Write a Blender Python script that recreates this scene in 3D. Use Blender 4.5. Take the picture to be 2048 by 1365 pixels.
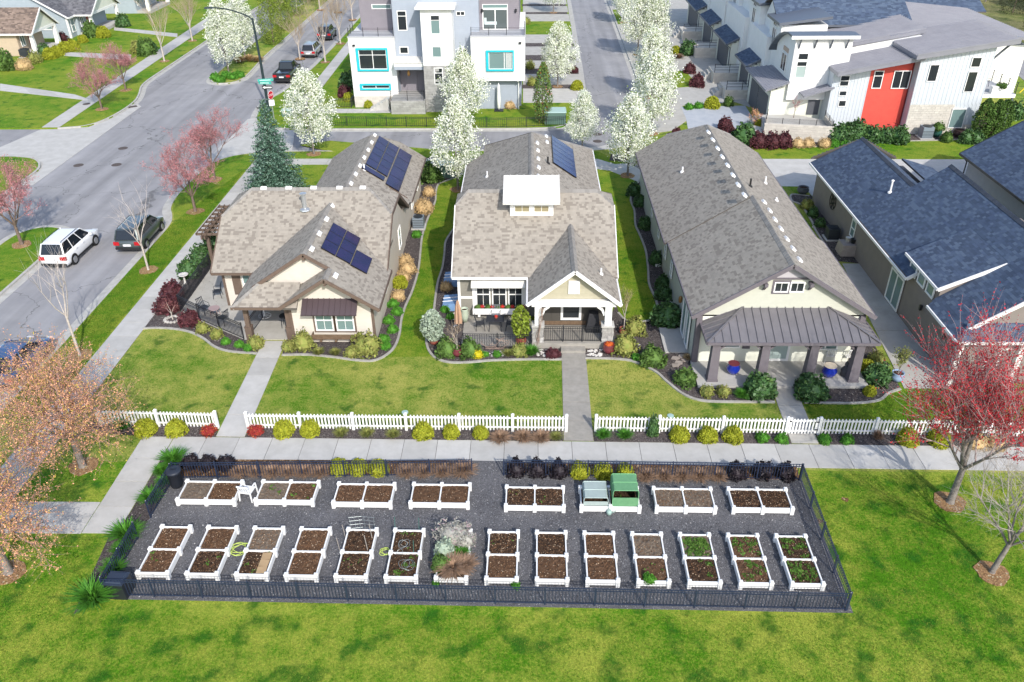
import bpy, math, random
import numpy as np
from mathutils import Vector, Matrix
for o in list(bpy.data.objects): bpy.data.objects.remove(o)
R = random.Random(7)
NR = np.random.RandomState(11)
S = bpy.context.scene
COL = S.collection
PI = math.pi
rad = math.radians
# ------------------------------------------------------------------ camera
CAM_H = 24.18; CAM_F = 1628.46; PITCH, ROLL, YAW = .5631, -.0103, -.0251
_cp, _sp = math.cos(PITCH), math.sin(PITCH)
FWD = Vector((math.sin(YAW)*_cp, math.cos(YAW)*_cp, -_sp)); _rt = Vector((math.cos(YAW), -math.sin(YAW), 0)); _up = _rt.cross(FWD)
RGT = _rt*math.cos(ROLL)+_up*math.sin(ROLL); UPV = _up*math.cos(ROLL)-_rt*math.sin(ROLL)
cam = bpy.data.objects.new('camera', bpy.data.cameras.new('camera')); COL.objects.link(cam)
m3 = Matrix((RGT, UPV, -FWD)).transposed(); cam.matrix_world = Matrix.Translation((0, 0, CAM_H)) @ m3.to_4x4()
cam.data.sensor_width = 36; cam.data.lens = CAM_F/2048*36; cam.data.clip_end = 3000; cam.data.clip_start = .5
S.camera = cam
# ------------------------------------------------------------------ sky, sun, exposure
SUN_EL, SUN_AZ = rad(37), rad(158)          # sun to the right of and behind the camera
W = bpy.data.worlds.new('World'); S.world = W; W.use_nodes = True
sky = W.node_tree.nodes.new('ShaderNodeTexSky'); sky.sky_type = 'NISHITA'; sky.sun_disc = False
sky.sun_elevation = SUN_EL; sky.sun_rotation = SUN_AZ; sky.dust_density = 1.5
bg = W.node_tree.nodes['Background']; bg.inputs[1].default_value = .15
W.node_tree.links.new(sky.outputs[0], bg.inputs[0])
sl = bpy.data.lights.new('sun', 'SUN'); sl.energy = 2.55; sl.angle = rad(.5); sl.color = (1, .95, .88)
sun = bpy.data.objects.new('sun', sl); COL.objects.link(sun)
sd = Vector((math.sin(SUN_AZ)*math.cos(SUN_EL), math.cos(SUN_AZ)*math.cos(SUN_EL), math.sin(SUN_EL)))
sun.rotation_euler = sd.to_track_quat('Z', 'Y').to_euler(); sun.location = (20, -40, 60)
vs = S.view_settings; vs.view_transform = 'Standard'; vs.look = 'None'; vs.exposure = .76; vs.gamma = 1; vs.use_curve_mapping = False

def G(px, py, z=0.0):
    """where the sight line through a point of the survey photo meets the level z"""
    d = FWD+RGT*((px-1024)/CAM_F)-UPV*((py-682.5)/CAM_F); k = (z-CAM_H)/d.z
    return (d.x*k, d.y*k)
def GP(pts, z=0.0): return [G(a, b, z) for a, b in pts]
# ------------------------------------------------------------------ materials
MATS = {}
def mat(name, col, col2=None, rough=.75, scale=3., detail=4., island=0., bump=0., bscale=30., metal=0., spec=.3, obrand=0., c2pos=(.35, .65), trans=0., coat=0., em=None, sep=None):
    if name in MATS: return MATS[name]
    m = bpy.data.materials.new(name); m.use_nodes = True; MATS[name] = m
    nt = m.node_tree; N = nt.nodes; L = nt.links; b = N['Principled BSDF']
    b.inputs['Roughness'].default_value = rough; b.inputs['Metallic'].default_value = metal
    b.inputs['Specular IOR Level'].default_value = spec
    if coat: b.inputs['Coat Weight'].default_value = coat; b.inputs['Coat Roughness'].default_value = .06
    m.diffuse_color = (*col, 1)
    geo = N.new('ShaderNodeNewGeometry'); pos = geo.outputs['Position']
    src = None
    if col2 is not None:
        n = N.new('ShaderNodeTexNoise'); n.inputs['Scale'].default_value = scale; n.inputs['Detail'].default_value = detail; n.inputs['Roughness'].default_value = .65
        L.new(pos, n.inputs['Vector'])
        r = N.new('ShaderNodeMapRange'); r.inputs[1].default_value, r.inputs[2].default_value = c2pos
        L.new(n.outputs[0], r.inputs[0])
        mx = N.new('ShaderNodeMix'); mx.data_type = 'RGBA'; mx.inputs[6].default_value = (*col, 1); mx.inputs[7].default_value = (*col2, 1)
        L.new(r.outputs[0], mx.inputs[0]); src = mx.outputs[2]
    else:
        c = N.new('ShaderNodeRGB'); c.outputs[0].default_value = (*col, 1); src = c.outputs[0]
    for amt, out in ((island, geo.outputs['Random Per Island']), (obrand, None)):
        if amt:
            if out is None: out = N.new('ShaderNodeObjectInfo').outputs['Random']
            r = N.new('ShaderNodeMapRange'); r.inputs[3].default_value = 1-amt; r.inputs[4].default_value = 1+amt; L.new(out, r.inputs[0])
            v = N.new('ShaderNodeVectorMath'); v.operation = 'SCALE'; L.new(src, v.inputs[0]); L.new(r.outputs[0], v.inputs['Scale']); src = v.outputs[0]
    if sep:   # a share of the pieces has a second colour: (share, colour)
        r = N.new('ShaderNodeMath'); r.operation = 'LESS_THAN'; r.inputs[1].default_value = sep[0]
        w = N.new('ShaderNodeMath'); w.operation = 'FRACT'; s7 = N.new('ShaderNodeMath'); s7.operation = 'MULTIPLY'; s7.inputs[1].default_value = 37.3
        L.new(geo.outputs['Random Per Island'], s7.inputs[0]); L.new(s7.outputs[0], w.inputs[0]); L.new(w.outputs[0], r.inputs[0])
        mx = N.new('ShaderNodeMix'); mx.data_type = 'RGBA'; mx.inputs[7].default_value = (*sep[1], 1); L.new(r.outputs[0], mx.inputs[0]); L.new(src, mx.inputs[6]); src = mx.outputs[2]
    L.new(src, b.inputs['Base Color'])
    if bump:
        n = N.new('ShaderNodeTexNoise'); n.inputs['Scale'].default_value = bscale; n.inputs['Detail'].default_value = 3; L.new(pos, n.inputs['Vector'])
        bp = N.new('ShaderNodeBump'); bp.inputs['Strength'].default_value = bump; bp.inputs['Distance'].default_value = .02
        L.new(n.outputs[0], bp.inputs['Height']); L.new(bp.outputs[0], b.inputs['Normal'])
    if trans:
        t = N.new('ShaderNodeBsdfTranslucent'); L.new(src, t.inputs[0]); ms = N.new('ShaderNodeMixShader'); ms.inputs[0].default_value = trans
        L.new(b.outputs[0], ms.inputs[1]); L.new(t.outputs[0], ms.inputs[2]); L.new(ms.outputs[0], N['Material Output'].inputs[0])
    return m

def grass_mat(name, green, straw, dark, bias=.5, spots=.25, gscale=1.):
    if name in MATS: return MATS[name]
    m = bpy.data.materials.new(name); m.use_nodes = True; MATS[name] = m
    nt = m.node_tree; N = nt.nodes; L = nt.links; b = N['Principled BSDF']; b.inputs['Roughness'].default_value = .9; b.inputs['Specular IOR Level'].default_value = .15
    pos = N.new('ShaderNodeNewGeometry').outputs['Position']
    def noise(sc, det=5, ro=.6):
        n = N.new('ShaderNodeTexNoise'); n.inputs['Scale'].default_value = sc; n.inputs['Detail'].default_value = det; n.inputs['Roughness'].default_value = ro; L.new(pos, n.inputs['Vector']); return n.outputs[0]
    def mr(x, a, c, lo=0., hi=1.):
        r = N.new('ShaderNodeMapRange'); r.inputs[1].default_value = a; r.inputs[2].default_value = c; r.inputs[3].default_value = lo; r.inputs[4].default_value = hi; L.new(x, r.inputs[0]); return r.outputs[0]
    def ma(op, x, y):
        k = N.new('ShaderNodeMath'); k.operation = op
        for i, q in enumerate((x, y)):
            if isinstance(q, float): k.inputs[i].default_value = q
            else: L.new(q, k.inputs[i])
        return k.outputs[0]
    def mix(f, a, c):
        mx = N.new('ShaderNodeMix'); mx.data_type = 'RGBA'; L.new(f, mx.inputs[0])
        for i, q in ((6, a), (7, c)):
            if isinstance(q, tuple): mx.inputs[i].default_value = (*q, 1)
            else: L.new(q, mx.inputs[i])
        return mx.outputs[2]
    big = noise(.16*gscale, 3); mid = noise(1.1*gscale, 5, .7); fine = noise(9., 5, .75); vf = noise(38., 2, .7)
    f = ma('ADD', ma('MULTIPLY', big, .55), ma('ADD', ma('MULTIPLY', mid, .45), ma('MULTIPLY', fine, .55)))
    f = mr(f, .80-bias*.12-.10, .80-bias*.12+.12)
    c = mix(f, green, straw)
    sp = noise(.85*gscale, 4, .55); sp2 = mr(sp, .62-spots*.12, .72-spots*.1)
    c = mix(ma('MULTIPLY', sp2, .8), c, dark)
    br = mr(vf, .25, .75, .45, 1.55)
    v = N.new('ShaderNodeVectorMath'); v.operation = 'SCALE'; L.new(c, v.inputs[0]); L.new(br, v.inputs['Scale'])
    L.new(v.outputs[0], b.inputs['Base Color'])
    bp = N.new('ShaderNodeBump'); bp.inputs['Strength'].default_value = .7; bp.inputs['Distance'].default_value = .05; L.new(ma('ADD', fine, vf), bp.inputs['Height']); L.new(bp.outputs[0], b.inputs['Normal'])
    return m

def speck_mat(name, col, col2, speck, scale=22., thr=.73, rough=.95):
    """crushed stone: dark chips of two tones with a few pale ones"""
    if name in MATS: return MATS[name]
    m = bpy.data.materials.new(name); m.use_nodes = True; MATS[name] = m
    nt = m.node_tree; N = nt.nodes; L = nt.links; b = N['Principled BSDF']; b.inputs['Roughness'].default_value = rough; b.inputs['Specular IOR Level'].default_value = .2
    pos = N.new('ShaderNodeNewGeometry').outputs['Position']
    v = N.new('ShaderNodeTexVoronoi'); v.inputs['Scale'].default_value = scale; L.new(pos, v.inputs['Vector'])
    sx = N.new('ShaderNodeSeparateColor'); L.new(v.outputs['Color'], sx.inputs[0])
    big = N.new('ShaderNodeTexNoise'); big.inputs['Scale'].default_value = .5; big.inputs['Detail'].default_value = 5; L.new(pos, big.inputs['Vector'])
    ad = N.new('ShaderNodeMath'); ad.operation = 'MULTIPLY_ADD'; ad.inputs[1].default_value = .7; L.new(sx.outputs[0], ad.inputs[0]); L.new(big.outputs[0], ad.inputs[2])
    r0 = N.new('ShaderNodeMapRange'); r0.inputs[1].default_value = .35; r0.inputs[2].default_value = 1.25; L.new(ad.outputs[0], r0.inputs[0])
    mx = N.new('ShaderNodeMix'); mx.data_type = 'RGBA'; mx.inputs[6].default_value = (*col, 1); mx.inputs[7].default_value = (*col2, 1); L.new(r0.outputs[0], mx.inputs[0])
    g = N.new('ShaderNodeMath'); g.operation = 'GREATER_THAN'; g.inputs[1].default_value = thr; L.new(sx.outputs[1], g.inputs[0])
    m2 = N.new('ShaderNodeMix'); m2.data_type = 'RGBA'; m2.inputs[7].default_value = (*speck, 1); L.new(g.outputs[0], m2.inputs[0]); L.new(mx.outputs[2], m2.inputs[6])
    L.new(m2.outputs[2], b.inputs['Base Color'])
    bp = N.new('ShaderNodeBump'); bp.inputs['Strength'].default_value = .8; bp.inputs['Distance'].default_value = .03; L.new(v.outputs['Distance'], bp.inputs['Height']); L.new(bp.outputs[0], b.inputs['Normal'])
    return m

def glass_mat(name, col, rough=.05):
    m = mat(name, col, rough=rough, spec=.6); return m
# ------------------------------------------------------------------ mesh builder
class MB:
    def __init__(s): s.v = []; s.f = []; s.m = []
    def quad(s, a, b, c, d, mi=0):
        n = len(s.v); s.v += [tuple(a), tuple(b), tuple(c), tuple(d)]; s.f.append((n, n+1, n+2, n+3)); s.m.append(mi)
    def tri(s, a, b, c, mi=0):
        n = len(s.v); s.v += [tuple(a), tuple(b), tuple(c)]; s.f.append((n, n+1, n+2)); s.m.append(mi)
    def poly(s, pts, mi=0):
        n = len(s.v); s.v += [tuple(p) for p in pts]; s.f.append(tuple(range(n, n+len(pts)))); s.m.append(mi)
    def hexa(s, p, mi=0):          # 8 points: bottom 4, top 4 (counter-clockwise from above)
        n = len(s.v); s.v += [tuple(q) for q in p]
        for f in ((3, 2, 1, 0), (4, 5, 6, 7), (0, 1, 5, 4), (1, 2, 6, 5), (2, 3, 7, 6), (3, 0, 4, 7)): s.f.append(tuple(n+i for i in f)); s.m.append(mi)
    def box(s, c, d, rz=0., mi=0, taper=1., rx=0.):   # centre of the base, size
        x, y, z = d[0]/2, d[1]/2, d[2]; M = Matrix.Rotation(rz, 3, 'Z') @ Matrix.Rotation(rx, 3, 'X'); c = Vector(c); t = taper
        P = [(-x, -y, 0), (x, -y, 0), (x, y, 0), (-x, y, 0), (-x*t, -y*t, z), (x*t, -y*t, z), (x*t, y*t, z), (-x*t, y*t, z)]
        s.hexa([c+M @ Vector(p) for p in P], mi)
    def b2(s, a, b, mi=0):          # box between two corners
        x0, y0, z0 = a; x1, y1, z1 = b
        s.hexa([(x0, y0, z0), (x1, y0, z0), (x1, y1, z0), (x0, y1, z0), (x0, y0, z1), (x1, y0, z1), (x1, y1, z1), (x0, y1, z1)], mi)
    def prism(s, poly, z0, z1, mi=0, top=True):   # plan polygon extruded upward
        a = sum(poly[i][0]*poly[(i+1) % len(poly)][1]-poly[(i+1) % len(poly)][0]*poly[i][1] for i in range(len(poly)))
        if a < 0: poly = poly[::-1]
        n = len(s.v); k = len(poly); f0 = z0 if callable(z0) else (lambda x, y: z0); f1 = z1 if callable(z1) else (lambda x, y: z1)
        s.v += [(p[0], p[1], f0(p[0], p[1])) for p in poly]+[(p[0], p[1], f1(p[0], p[1])) for p in poly]
        s.f.append(tuple(n+k+i for i in range(k))); s.m.append(mi)
        s.f.append(tuple(n+i for i in reversed(range(k)))); s.m.append(mi)
        for i in range(k): j = (i+1) % k; s.f.append((n+i, n+j, n+k+j, n+k+i)); s.m.append(mi)
    def beam(s, a, b, w, h, mi=0, up=(0, 0, 1)):
        a = Vector(a); b = Vector(b); d = (b-a).normalized(); u = Vector(up)
        if abs(d.dot(u)) > .99: u = Vector((0, 1, 0))
        x = d.cross(u).normalized()*(w/2); y = x.cross(d).normalized()*(h/2)
        s.hexa([a-x-y, a+x-y, b+x-y, b-x-y, a-x+y, a+x+y, b+x+y, b-x+y], mi)
    def tube(s, pts, rs, k=6, mi=0, cap=True):
        n = len(s.v); P = [Vector(p) for p in pts]
        if not hasattr(rs, '__len__'): rs = [rs]*len(P)
        ref = None
        for i, p in enumerate(P):
            d = (P[min(i+1, len(P)-1)]-P[max(i-1, 0)]).normalized()
            if ref is None: ref = Vector((0, 0, 1)) if abs(d.z) < .9 else Vector((1, 0, 0))
            x = d.cross(ref).normalized(); y = d.cross(x); ref = x.cross(d)
            for j in range(k):
                t = 2*PI*j/k; q = p+(x*math.cos(t)+y*math.sin(t))*rs[i]; s.v.append(tuple(q))
        for i in range(len(P)-1):
            for j in range(k):
                a = n+i*k+j; b = n+i*k+(j+1) % k; s.f.append((a, b, b+k, a+k)); s.m.append(mi)
        if cap:
            s.f.append(tuple(n+j for j in reversed(range(k)))); s.m.append(mi); e = n+(len(P)-1)*k
            s.f.append(tuple(e+j for j in range(k))); s.m.append(mi)
    def lathe(s, prof, c=(0, 0, 0), k=16, mi=0):       # prof: (radius, z)
        n = len(s.v)
        for r, z in prof:
            for j in range(k): t = 2*PI*j/k; s.v.append((c[0]+r*math.cos(t), c[1]+r*math.sin(t), c[2]+z))
        for i in range(len(prof)-1):
            for j in range(k):
                a = n+i*k+j; b = n+i*k+(j+1) % k; s.f.append((a, b, b+k, a+k)); s.m.append(mi)
        s.f.append(tuple(n+j for j in reversed(range(k)))); s.m.append(mi); e = n+(len(prof)-1)*k
        s.f.append(tuple(e+j for j in range(k))); s.m.append(mi)
    def mesh(s, name, mats, smooth=False, off=None):
        me = bpy.data.meshes.new(name)
        v = s.v if off is None else [(a-off[0], b-off[1], c-off[2]) for a, b, c in s.v]
        me.from_pydata(v, [], s.f)
        if not isinstance(mats, (list, tuple)): mats = [mats]
        for q in mats: me.materials.append(q)
        if len(mats) > 1: me.polygons.foreach_set('material_index', s.m)
        if smooth: me.polygons.foreach_set('use_smooth', [True]*len(me.polygons))
        me.update(); return me

def wloc(o):
    v = Vector((0, 0, 0))
    while o is not None: v = v+Vector(o.location); o = o.parent
    return v
def put(name, me, parent=None, loc=(0, 0, 0), rot=(0, 0, 0), sc=(1, 1, 1)):
    o = bpy.data.objects.new(name, me); COL.objects.link(o); o.parent = parent; o.location = loc; o.rotation_euler = rot; o.scale = sc; return o
def part(name, mb, mats, parent=None, smooth=False, label=None, kind=None):   # mb holds world coordinates (parents unrotated)
    o = put(name, mb.mesh(name, mats, smooth, wloc(parent) if parent is not None else None), parent)
    if label: o['label'] = label
    if kind: o['kind'] = kind
    return o
def lpart(name, mb, mats, parent, smooth=False, label=None, kind=None, loc=(0, 0, 0), rot=(0, 0, 0)):
    o = put(name, mb.mesh(name, mats, smooth), parent, loc, rot)
    if label: o['label'] = label
    if kind: o['kind'] = kind
    return o
def tag(o, label=None, cat=None, group=None, kind=None):
    for k, v in (('label', label), ('category', cat), ('group', group), ('kind', kind)):
        if v: o[k] = v
    return o
def thing(name, label, cat, loc=(0, 0, 0), rz=0., group=None, sc=None):
    o = put(name, None, None, loc, (0, 0, rz)); o.empty_display_size = .3
    if sc: o.scale = (sc, sc, sc) if not hasattr(sc, '__len__') else sc
    return tag(o, label, cat, group)
def struct(name, mb, mats, label=None, parent=None, smooth=False):
    o = part(name, mb, mats, parent, smooth); o['kind'] = 'structure'
    if label: o['label'] = label
    return o
def dup(root, loc, rz=0., label=None, group=None, sc=None):
    r = root.copy(); COL.objects.link(r); r.location = loc; r.rotation_euler = (0, 0, rz)
    if label: r['label'] = label
    if group: r['group'] = group
    if sc: r.scale = (sc, sc, sc) if not hasattr(sc, '__len__') else sc
    for ch in root.children:
        c = ch.copy(); COL.objects.link(c); c.parent = r
        for g in ch.children: d = g.copy(); COL.objects.link(d); d.parent = c
    return r
def np_mesh(name, V, F, mats, mi=None):      # V (n,3), F (m,4 or 3)
    me = bpy.data.meshes.new(name); k = F.shape[1]
    me.vertices.add(len(V)); me.vertices.foreach_set('co', V.astype(np.float32).ravel())
    me.loops.add(F.size); me.loops.foreach_set('vertex_index', F.astype(np.int32).ravel())
    me.polygons.add(len(F)); me.polygons.foreach_set('loop_start', np.arange(0, F.size, k, dtype=np.int32)); me.polygons.foreach_set('loop_total', np.full(len(F), k, np.int32))
    for q in (mats if isinstance(mats, (list, tuple)) else [mats]): me.materials.append(q)
    if mi is not None: me.polygons.foreach_set('material_index', mi.astype(np.int32))
    me.polygons.foreach_set('use_smooth', np.zeros(len(F), dtype=bool)); me.update(calc_edges=True); return me
def inpoly(P, poly):
    x, y = P[:, 0], P[:, 1]; r = np.zeros(len(P), bool); n = len(poly)
    for i in range(n):
        x0, y0 = poly[i]; x1, y1 = poly[(i+1) % n]
        if y0 == y1: continue
        c = ((y0 > y) != (y1 > y)) & (x < (x1-x0)*(y-y0)/(y1-y0)+x0); r ^= c
    return r
def smooth_line(pts, n=4, closed=False):     # Catmull-Rom
    out = []; k = len(pts)
    for i in range(k if closed else k-1):
        p = [pts[(i+j) % k] if closed else pts[max(0, min(k-1, i+j))] for j in (-1, 0, 1, 2)]
        for t in range(n):
            t /= n
            out.append(tuple(.5*(2*p[1][a]+(p[2][a]-p[0][a])*t+(2*p[0][a]-5*p[1][a]+4*p[2][a]-p[3][a])*t*t+(3*p[1][a]-p[0][a]-3*p[2][a]+p[3][a])*t**3) for a in range(len(p[0]))))
    if not closed: out.append(tuple(pts[-1]))
    return out
def strip(mb, pts, w, z0, z1, mi=0, closed=False):   # a low wall following a plan line
    k = len(pts); L_ = []
    for i, p in enumerate(pts):
        a = pts[(i-1) % k] if closed or i > 0 else p; b = pts[(i+1) % k] if closed or i < k-1 else p
        d = Vector((b[0]-a[0], b[1]-a[1])); d = d.normalized() if d.length > 1e-6 else Vector((1, 0)); n = Vector((-d.y, d.x))*w/2
        L_.append(((p[0]+n.x, p[1]+n.y), (p[0]-n.x, p[1]-n.y)))
    n0 = len(mb.v)
    for l, r in L_: mb.v += [(*l, z0), (*r, z0), (*r, z1), (*l, z1)]
    for i in range(k if closed else k-1):
        a = n0+4*i; b = n0+4*((i+1) % k)
        for q in ((a+1, b+1, b+2, a+2), (a+2, b+2, b+3, a+3), (a+3, b+3, b, a)): mb.f.append(q); mb.m.append(mi)
    if not closed: mb.f += [(n0, n0+1, n0+2, n0+3), (n0+4*k-1, n0+4*k-2, n0+4*k-3, n0+4*k-4)]; mb.m += [mi, mi]
# ------------------------------------------------------------------ base materials
def worn(name, c1, c2, dark, axis):
    """paving with wear running along the traffic, patches and fine cracks"""
    m = mat(name, c1, c2, rough=.9, scale=.4, detail=7, bump=.35, bscale=60, spec=.2, c2pos=(.3, .7)); nt = m.node_tree; N = nt.nodes; L = nt.links; b = N['Principled BSDF']; src = b.inputs['Base Color'].links[0].from_socket
    pos = N.new('ShaderNodeNewGeometry').outputs['Position']; sc = N.new('ShaderNodeVectorMath'); sc.operation = 'MULTIPLY'; sc.inputs[1].default_value = axis; L.new(pos, sc.inputs[0]); n = N.new('ShaderNodeTexNoise'); n.inputs['Scale'].default_value = 1; n.inputs['Detail'].default_value = 4; L.new(sc.outputs[0], n.inputs['Vector']); r = N.new('ShaderNodeMapRange'); r.inputs[1].default_value = .3; r.inputs[2].default_value = .7; r.inputs[3].default_value = .8; r.inputs[4].default_value = 1.14; L.new(n.outputs[0], r.inputs[0])
    v = N.new('ShaderNodeVectorMath'); v.operation = 'SCALE'; L.new(src, v.inputs[0]); L.new(r.outputs[0], v.inputs['Scale']); wv = N.new('ShaderNodeTexNoise'); wv.inputs['Scale'].default_value = .8; wv.inputs['Detail'].default_value = 4; L.new(pos, wv.inputs['Vector']); ad = N.new('ShaderNodeVectorMath'); ad.operation = 'MULTIPLY_ADD'; ad.inputs[1].default_value = (3, 3, 0); L.new(wv.outputs['Color'], ad.inputs[0]); L.new(pos, ad.inputs[2]); vo = N.new('ShaderNodeTexVoronoi'); vo.feature = 'DISTANCE_TO_EDGE'; vo.inputs['Scale'].default_value = .11; L.new(ad.outputs[0], vo.inputs['Vector'])
    g = N.new('ShaderNodeMapRange'); g.inputs[1].default_value = .002; g.inputs[2].default_value = .006; g.inputs[3].default_value = .65; g.inputs[4].default_value = 0; L.new(vo.outputs['Distance'], g.inputs[0]); mx = N.new('ShaderNodeMix'); mx.data_type = 'RGBA'; mx.inputs[7].default_value = (*dark, 1); L.new(g.outputs[0], mx.inputs[0]); L.new(v.outputs[0], mx.inputs[6]); L.new(mx.outputs[2], b.inputs['Base Color']); return m
ASPH = worn('asphalt', (.245, .243, .252), (.31, .306, .31), (.09, .09, .09), (.9, .035, 1))
CONC = mat('concrete', (.47, .46, .435), (.40, .39, .365), rough=.85, scale=1.3, detail=8, bump=.12, bscale=50, obrand=.09)
CONCD = mat('concrete_old', (.36, .345, .31), (.44, .425, .39), rough=.85, scale=1.1, detail=6, bump=.15, bscale=50, obrand=.05)
AGGR = mat('aggregate_concrete', (.33, .31, .275), (.27, .255, .225), rough=.95, scale=3, detail=8, bump=.4, bscale=80, obrand=.06)
CONCK = mat('kerb_concrete', (.46, .45, .42), (.36, .35, .32), rough=.85, scale=2.2, detail=5, bump=.2)
EDGE = mat('edging_concrete', (.40, .385, .35), (.30, .285, .255), rough=.9, scale=2.5, detail=5, bump=.2)
JOINT = mat('joint_dirt', (.07, .065, .055), rough=.95)
LAWN_PARK = grass_mat('lawn_park', (.062, .19, .004), (.30, .34, .045), (.014, .10, .005), .33, .8)
LAWN_YARD = grass_mat('lawn_yard', (.068, .185, .006), (.35, .35, .08), (.02, .095, .008), .47, .4)
LAWN_GREEN = grass_mat('lawn_green', (.062, .185, .005), (.23, .275, .03), (.022, .11, .006), .40, .35)
FIELD = grass_mat('field_grass', (.10, .15, .03), (.30, .27, .12), (.05, .09, .02), .55, .2)
MULCH = speck_mat('bark_mulch', (.036, .031, .031), (.13, .11, .105), (.25, .23, .21), scale=26, thr=.95)
GRAVEL = speck_mat('dark_gravel', (.062, .061, .065), (.165, .163, .17), (.33, .33, .33), scale=34, thr=.965)
LITTER = speck_mat('leaf_litter', (.05, .028, .014), (.20, .11, .055), (.40, .28, .16), scale=16, thr=.9)
WHITE = mat('white_vinyl', (.80, .80, .79), (.74, .74, .72), rough=.45, scale=2.5, detail=4)
BLACKM = mat('black_metal', (.018, .019, .024), rough=.4, spec=.5)
# ------------------------------------------------------------------ ground
g = MB(); g.quad((-700, -300, -.24), (700, -300, -.24), (700, 1400, -.24), (-700, 1400, -.24)); struct('ground', g, FIELD)
g = MB(); g.quad((-110, -30, -.12), (14, -30, -.12), (14, 200, -.12), (-110, 200, -.12)); struct('road', g, ASPH, 'grey asphalt street and alley round the cottages')
MAINB = [(-26.1, -30), (-26.1, 43), (-26.1, 54), (-26.6, 55.6), (-27.4, 57.2), (-27.75, 60), (-27.55, 66), (-26.9, 67.9), (-25.6, 69), (-23.7, 69.6), (-21, 69.8), (5, 69.8), (7.6, 70.3), (9.6, 72.2), (11.2, 76), (12, 84), (12.2, 100), (12.7, 143), (13.2, 200), (60.5, 200), (57.6, 130), (58.5, 110), (54.5, 92.5), (51, 80), (58, 40), (58, -30)]
NEB = [(-26.7, 78.1), (-27.4, 80.4), (-27.75, 83), (-27.7, 86), (-26.8, 89.6), (-26, 100), (-25.8, 112), (-26, 200), (6.7, 200), (6.1, 143.8), (5.7, 100), (5.5, 89), (5.6, 83), (5.0, 79.2), (3.0, 76.6), (.5, 76.1), (-22.9, 76.1), (-25.3, 76.7)]
LUB = [(-47, 76.5), (-45.6, 76.6), (-42.9, 77.2), (-41.9, 80.0), (-41.7, 85), (-42.4, 88.2), (-43.6, 91.5), (-43.9, 94), (-44.3, 200), (-130, 200), (-130, 76.5)]
LLB = [(-41.7, -30), (-41.7, 62), (-41.6, 65.2), (-42.3, 66.9), (-43.6, 68.2), (-45.2, 68.5), (-130, 68.5), (-130, -30)]
ISL = [(-36.7, -30), (-36.75, 51.8), (-36.2, 53), (-35.4, 53.6), (-34.1, 53.6), (-33.1, 52.7), (-32.75, 51), (-32.8, 48.5), (-32.9, -30)]
MED = [(-37.1, 105), (-36.75, 95), (-36.3, 93.4), (-35.3, 92.6), (-34, 92.7), (-33.1, 93.8), (-32.95, 96), (-33.5, 105), (-33.9, 200), (-37.3, 200)]
for nm, pl, m in (('lawn', MAINB, LAWN_YARD), ('lawn', NEB, LAWN_GREEN), ('lawn', LUB, LAWN_GREEN), ('lawn', LLB, LAWN_GREEN), ('lawn', ISL, LAWN_GREEN), ('lawn', MED, LAWN_YARD)):
    g = MB(); g.prism(pl, -.3, 0); struct(nm, g, m)
def kerb(line, closed=False):
    g = MB(); strip(g, line, 1.15, -.3, -.112, 0, closed); struct('gutter', g, CONCK)
    g = MB(); strip(g, line, .17, -.3, .015, 0, closed); struct('kerb', g, CONCK)
def rounded(pts, n=2, cut=1.1):      # corners cut twice, straight runs kept
    for _ in range(n):
        q = [pts[0]]
        for a, b in zip(pts, pts[1:]):
            L_ = math.hypot(b[0]-a[0], b[1]-a[1]); t = min(.25, cut/L_); q += [(a[0]+(b[0]-a[0])*t, a[1]+(b[1]-a[1])*t), (b[0]-(b[0]-a[0])*t, b[1]-(b[1]-a[1])*t)]
        pts = q+[pts[-1]]; cut *= .5
    return pts
for ln in (MAINB[:19], NEB[8:18]+NEB[:8], LUB[1:9], LLB[:6], ISL, [(-37.3, 199)]+MED[:9]): kerb(rounded(ln))
NOGRASS = []
def sheet(name, poly, z, m, z0=-.05, label=None):
    if name in ('mulch_bed', 'patio', 'step_pad', 'driveway') and m.name[:5] != 'lawn_': NOGRASS.append(poly)
    g = MB(); g.prism(poly, z0, z); return struct(name, g, m, label)
# concrete crossings at the street corner and at the side lane
sheet('apron', [(-48, 72.5), (-47.2, 76.45), (-45.6, 76.45), (-42.9, 77), (-41.6, 80), (-41.3, 85), (-40.5, 84), (-40.4, 62), (-41.5, 62), (-41.4, 65.2), (-42.2, 67.1), (-43.6, 68.4), (-45.2, 68.7), (-49, 68.7)], -.098, CONC, -.16)
sheet('apron', [(-28.2, 64), (-28.0, 79.5), (-27.2, 80), (-26.4, 78), (-25.2, 76.5), (-22.4, 75.9), (-21.2, 70.0), (-23.6, 69.8), (-25.6, 69.2), (-27, 67.9), (-27.6, 66)], -.094, CONC, -.16)
sheet('apron', [(6.6, 68), (7.6, 70.4), (9.5, 72.4), (11.1, 76.1), (11.9, 84), (11.2, 84), (10.2, 77.2), (8.8, 73.4), (6.4, 71.2), (4.4, 70.6), (4.8, 69)], -.094, CONC, -.16)
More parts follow.
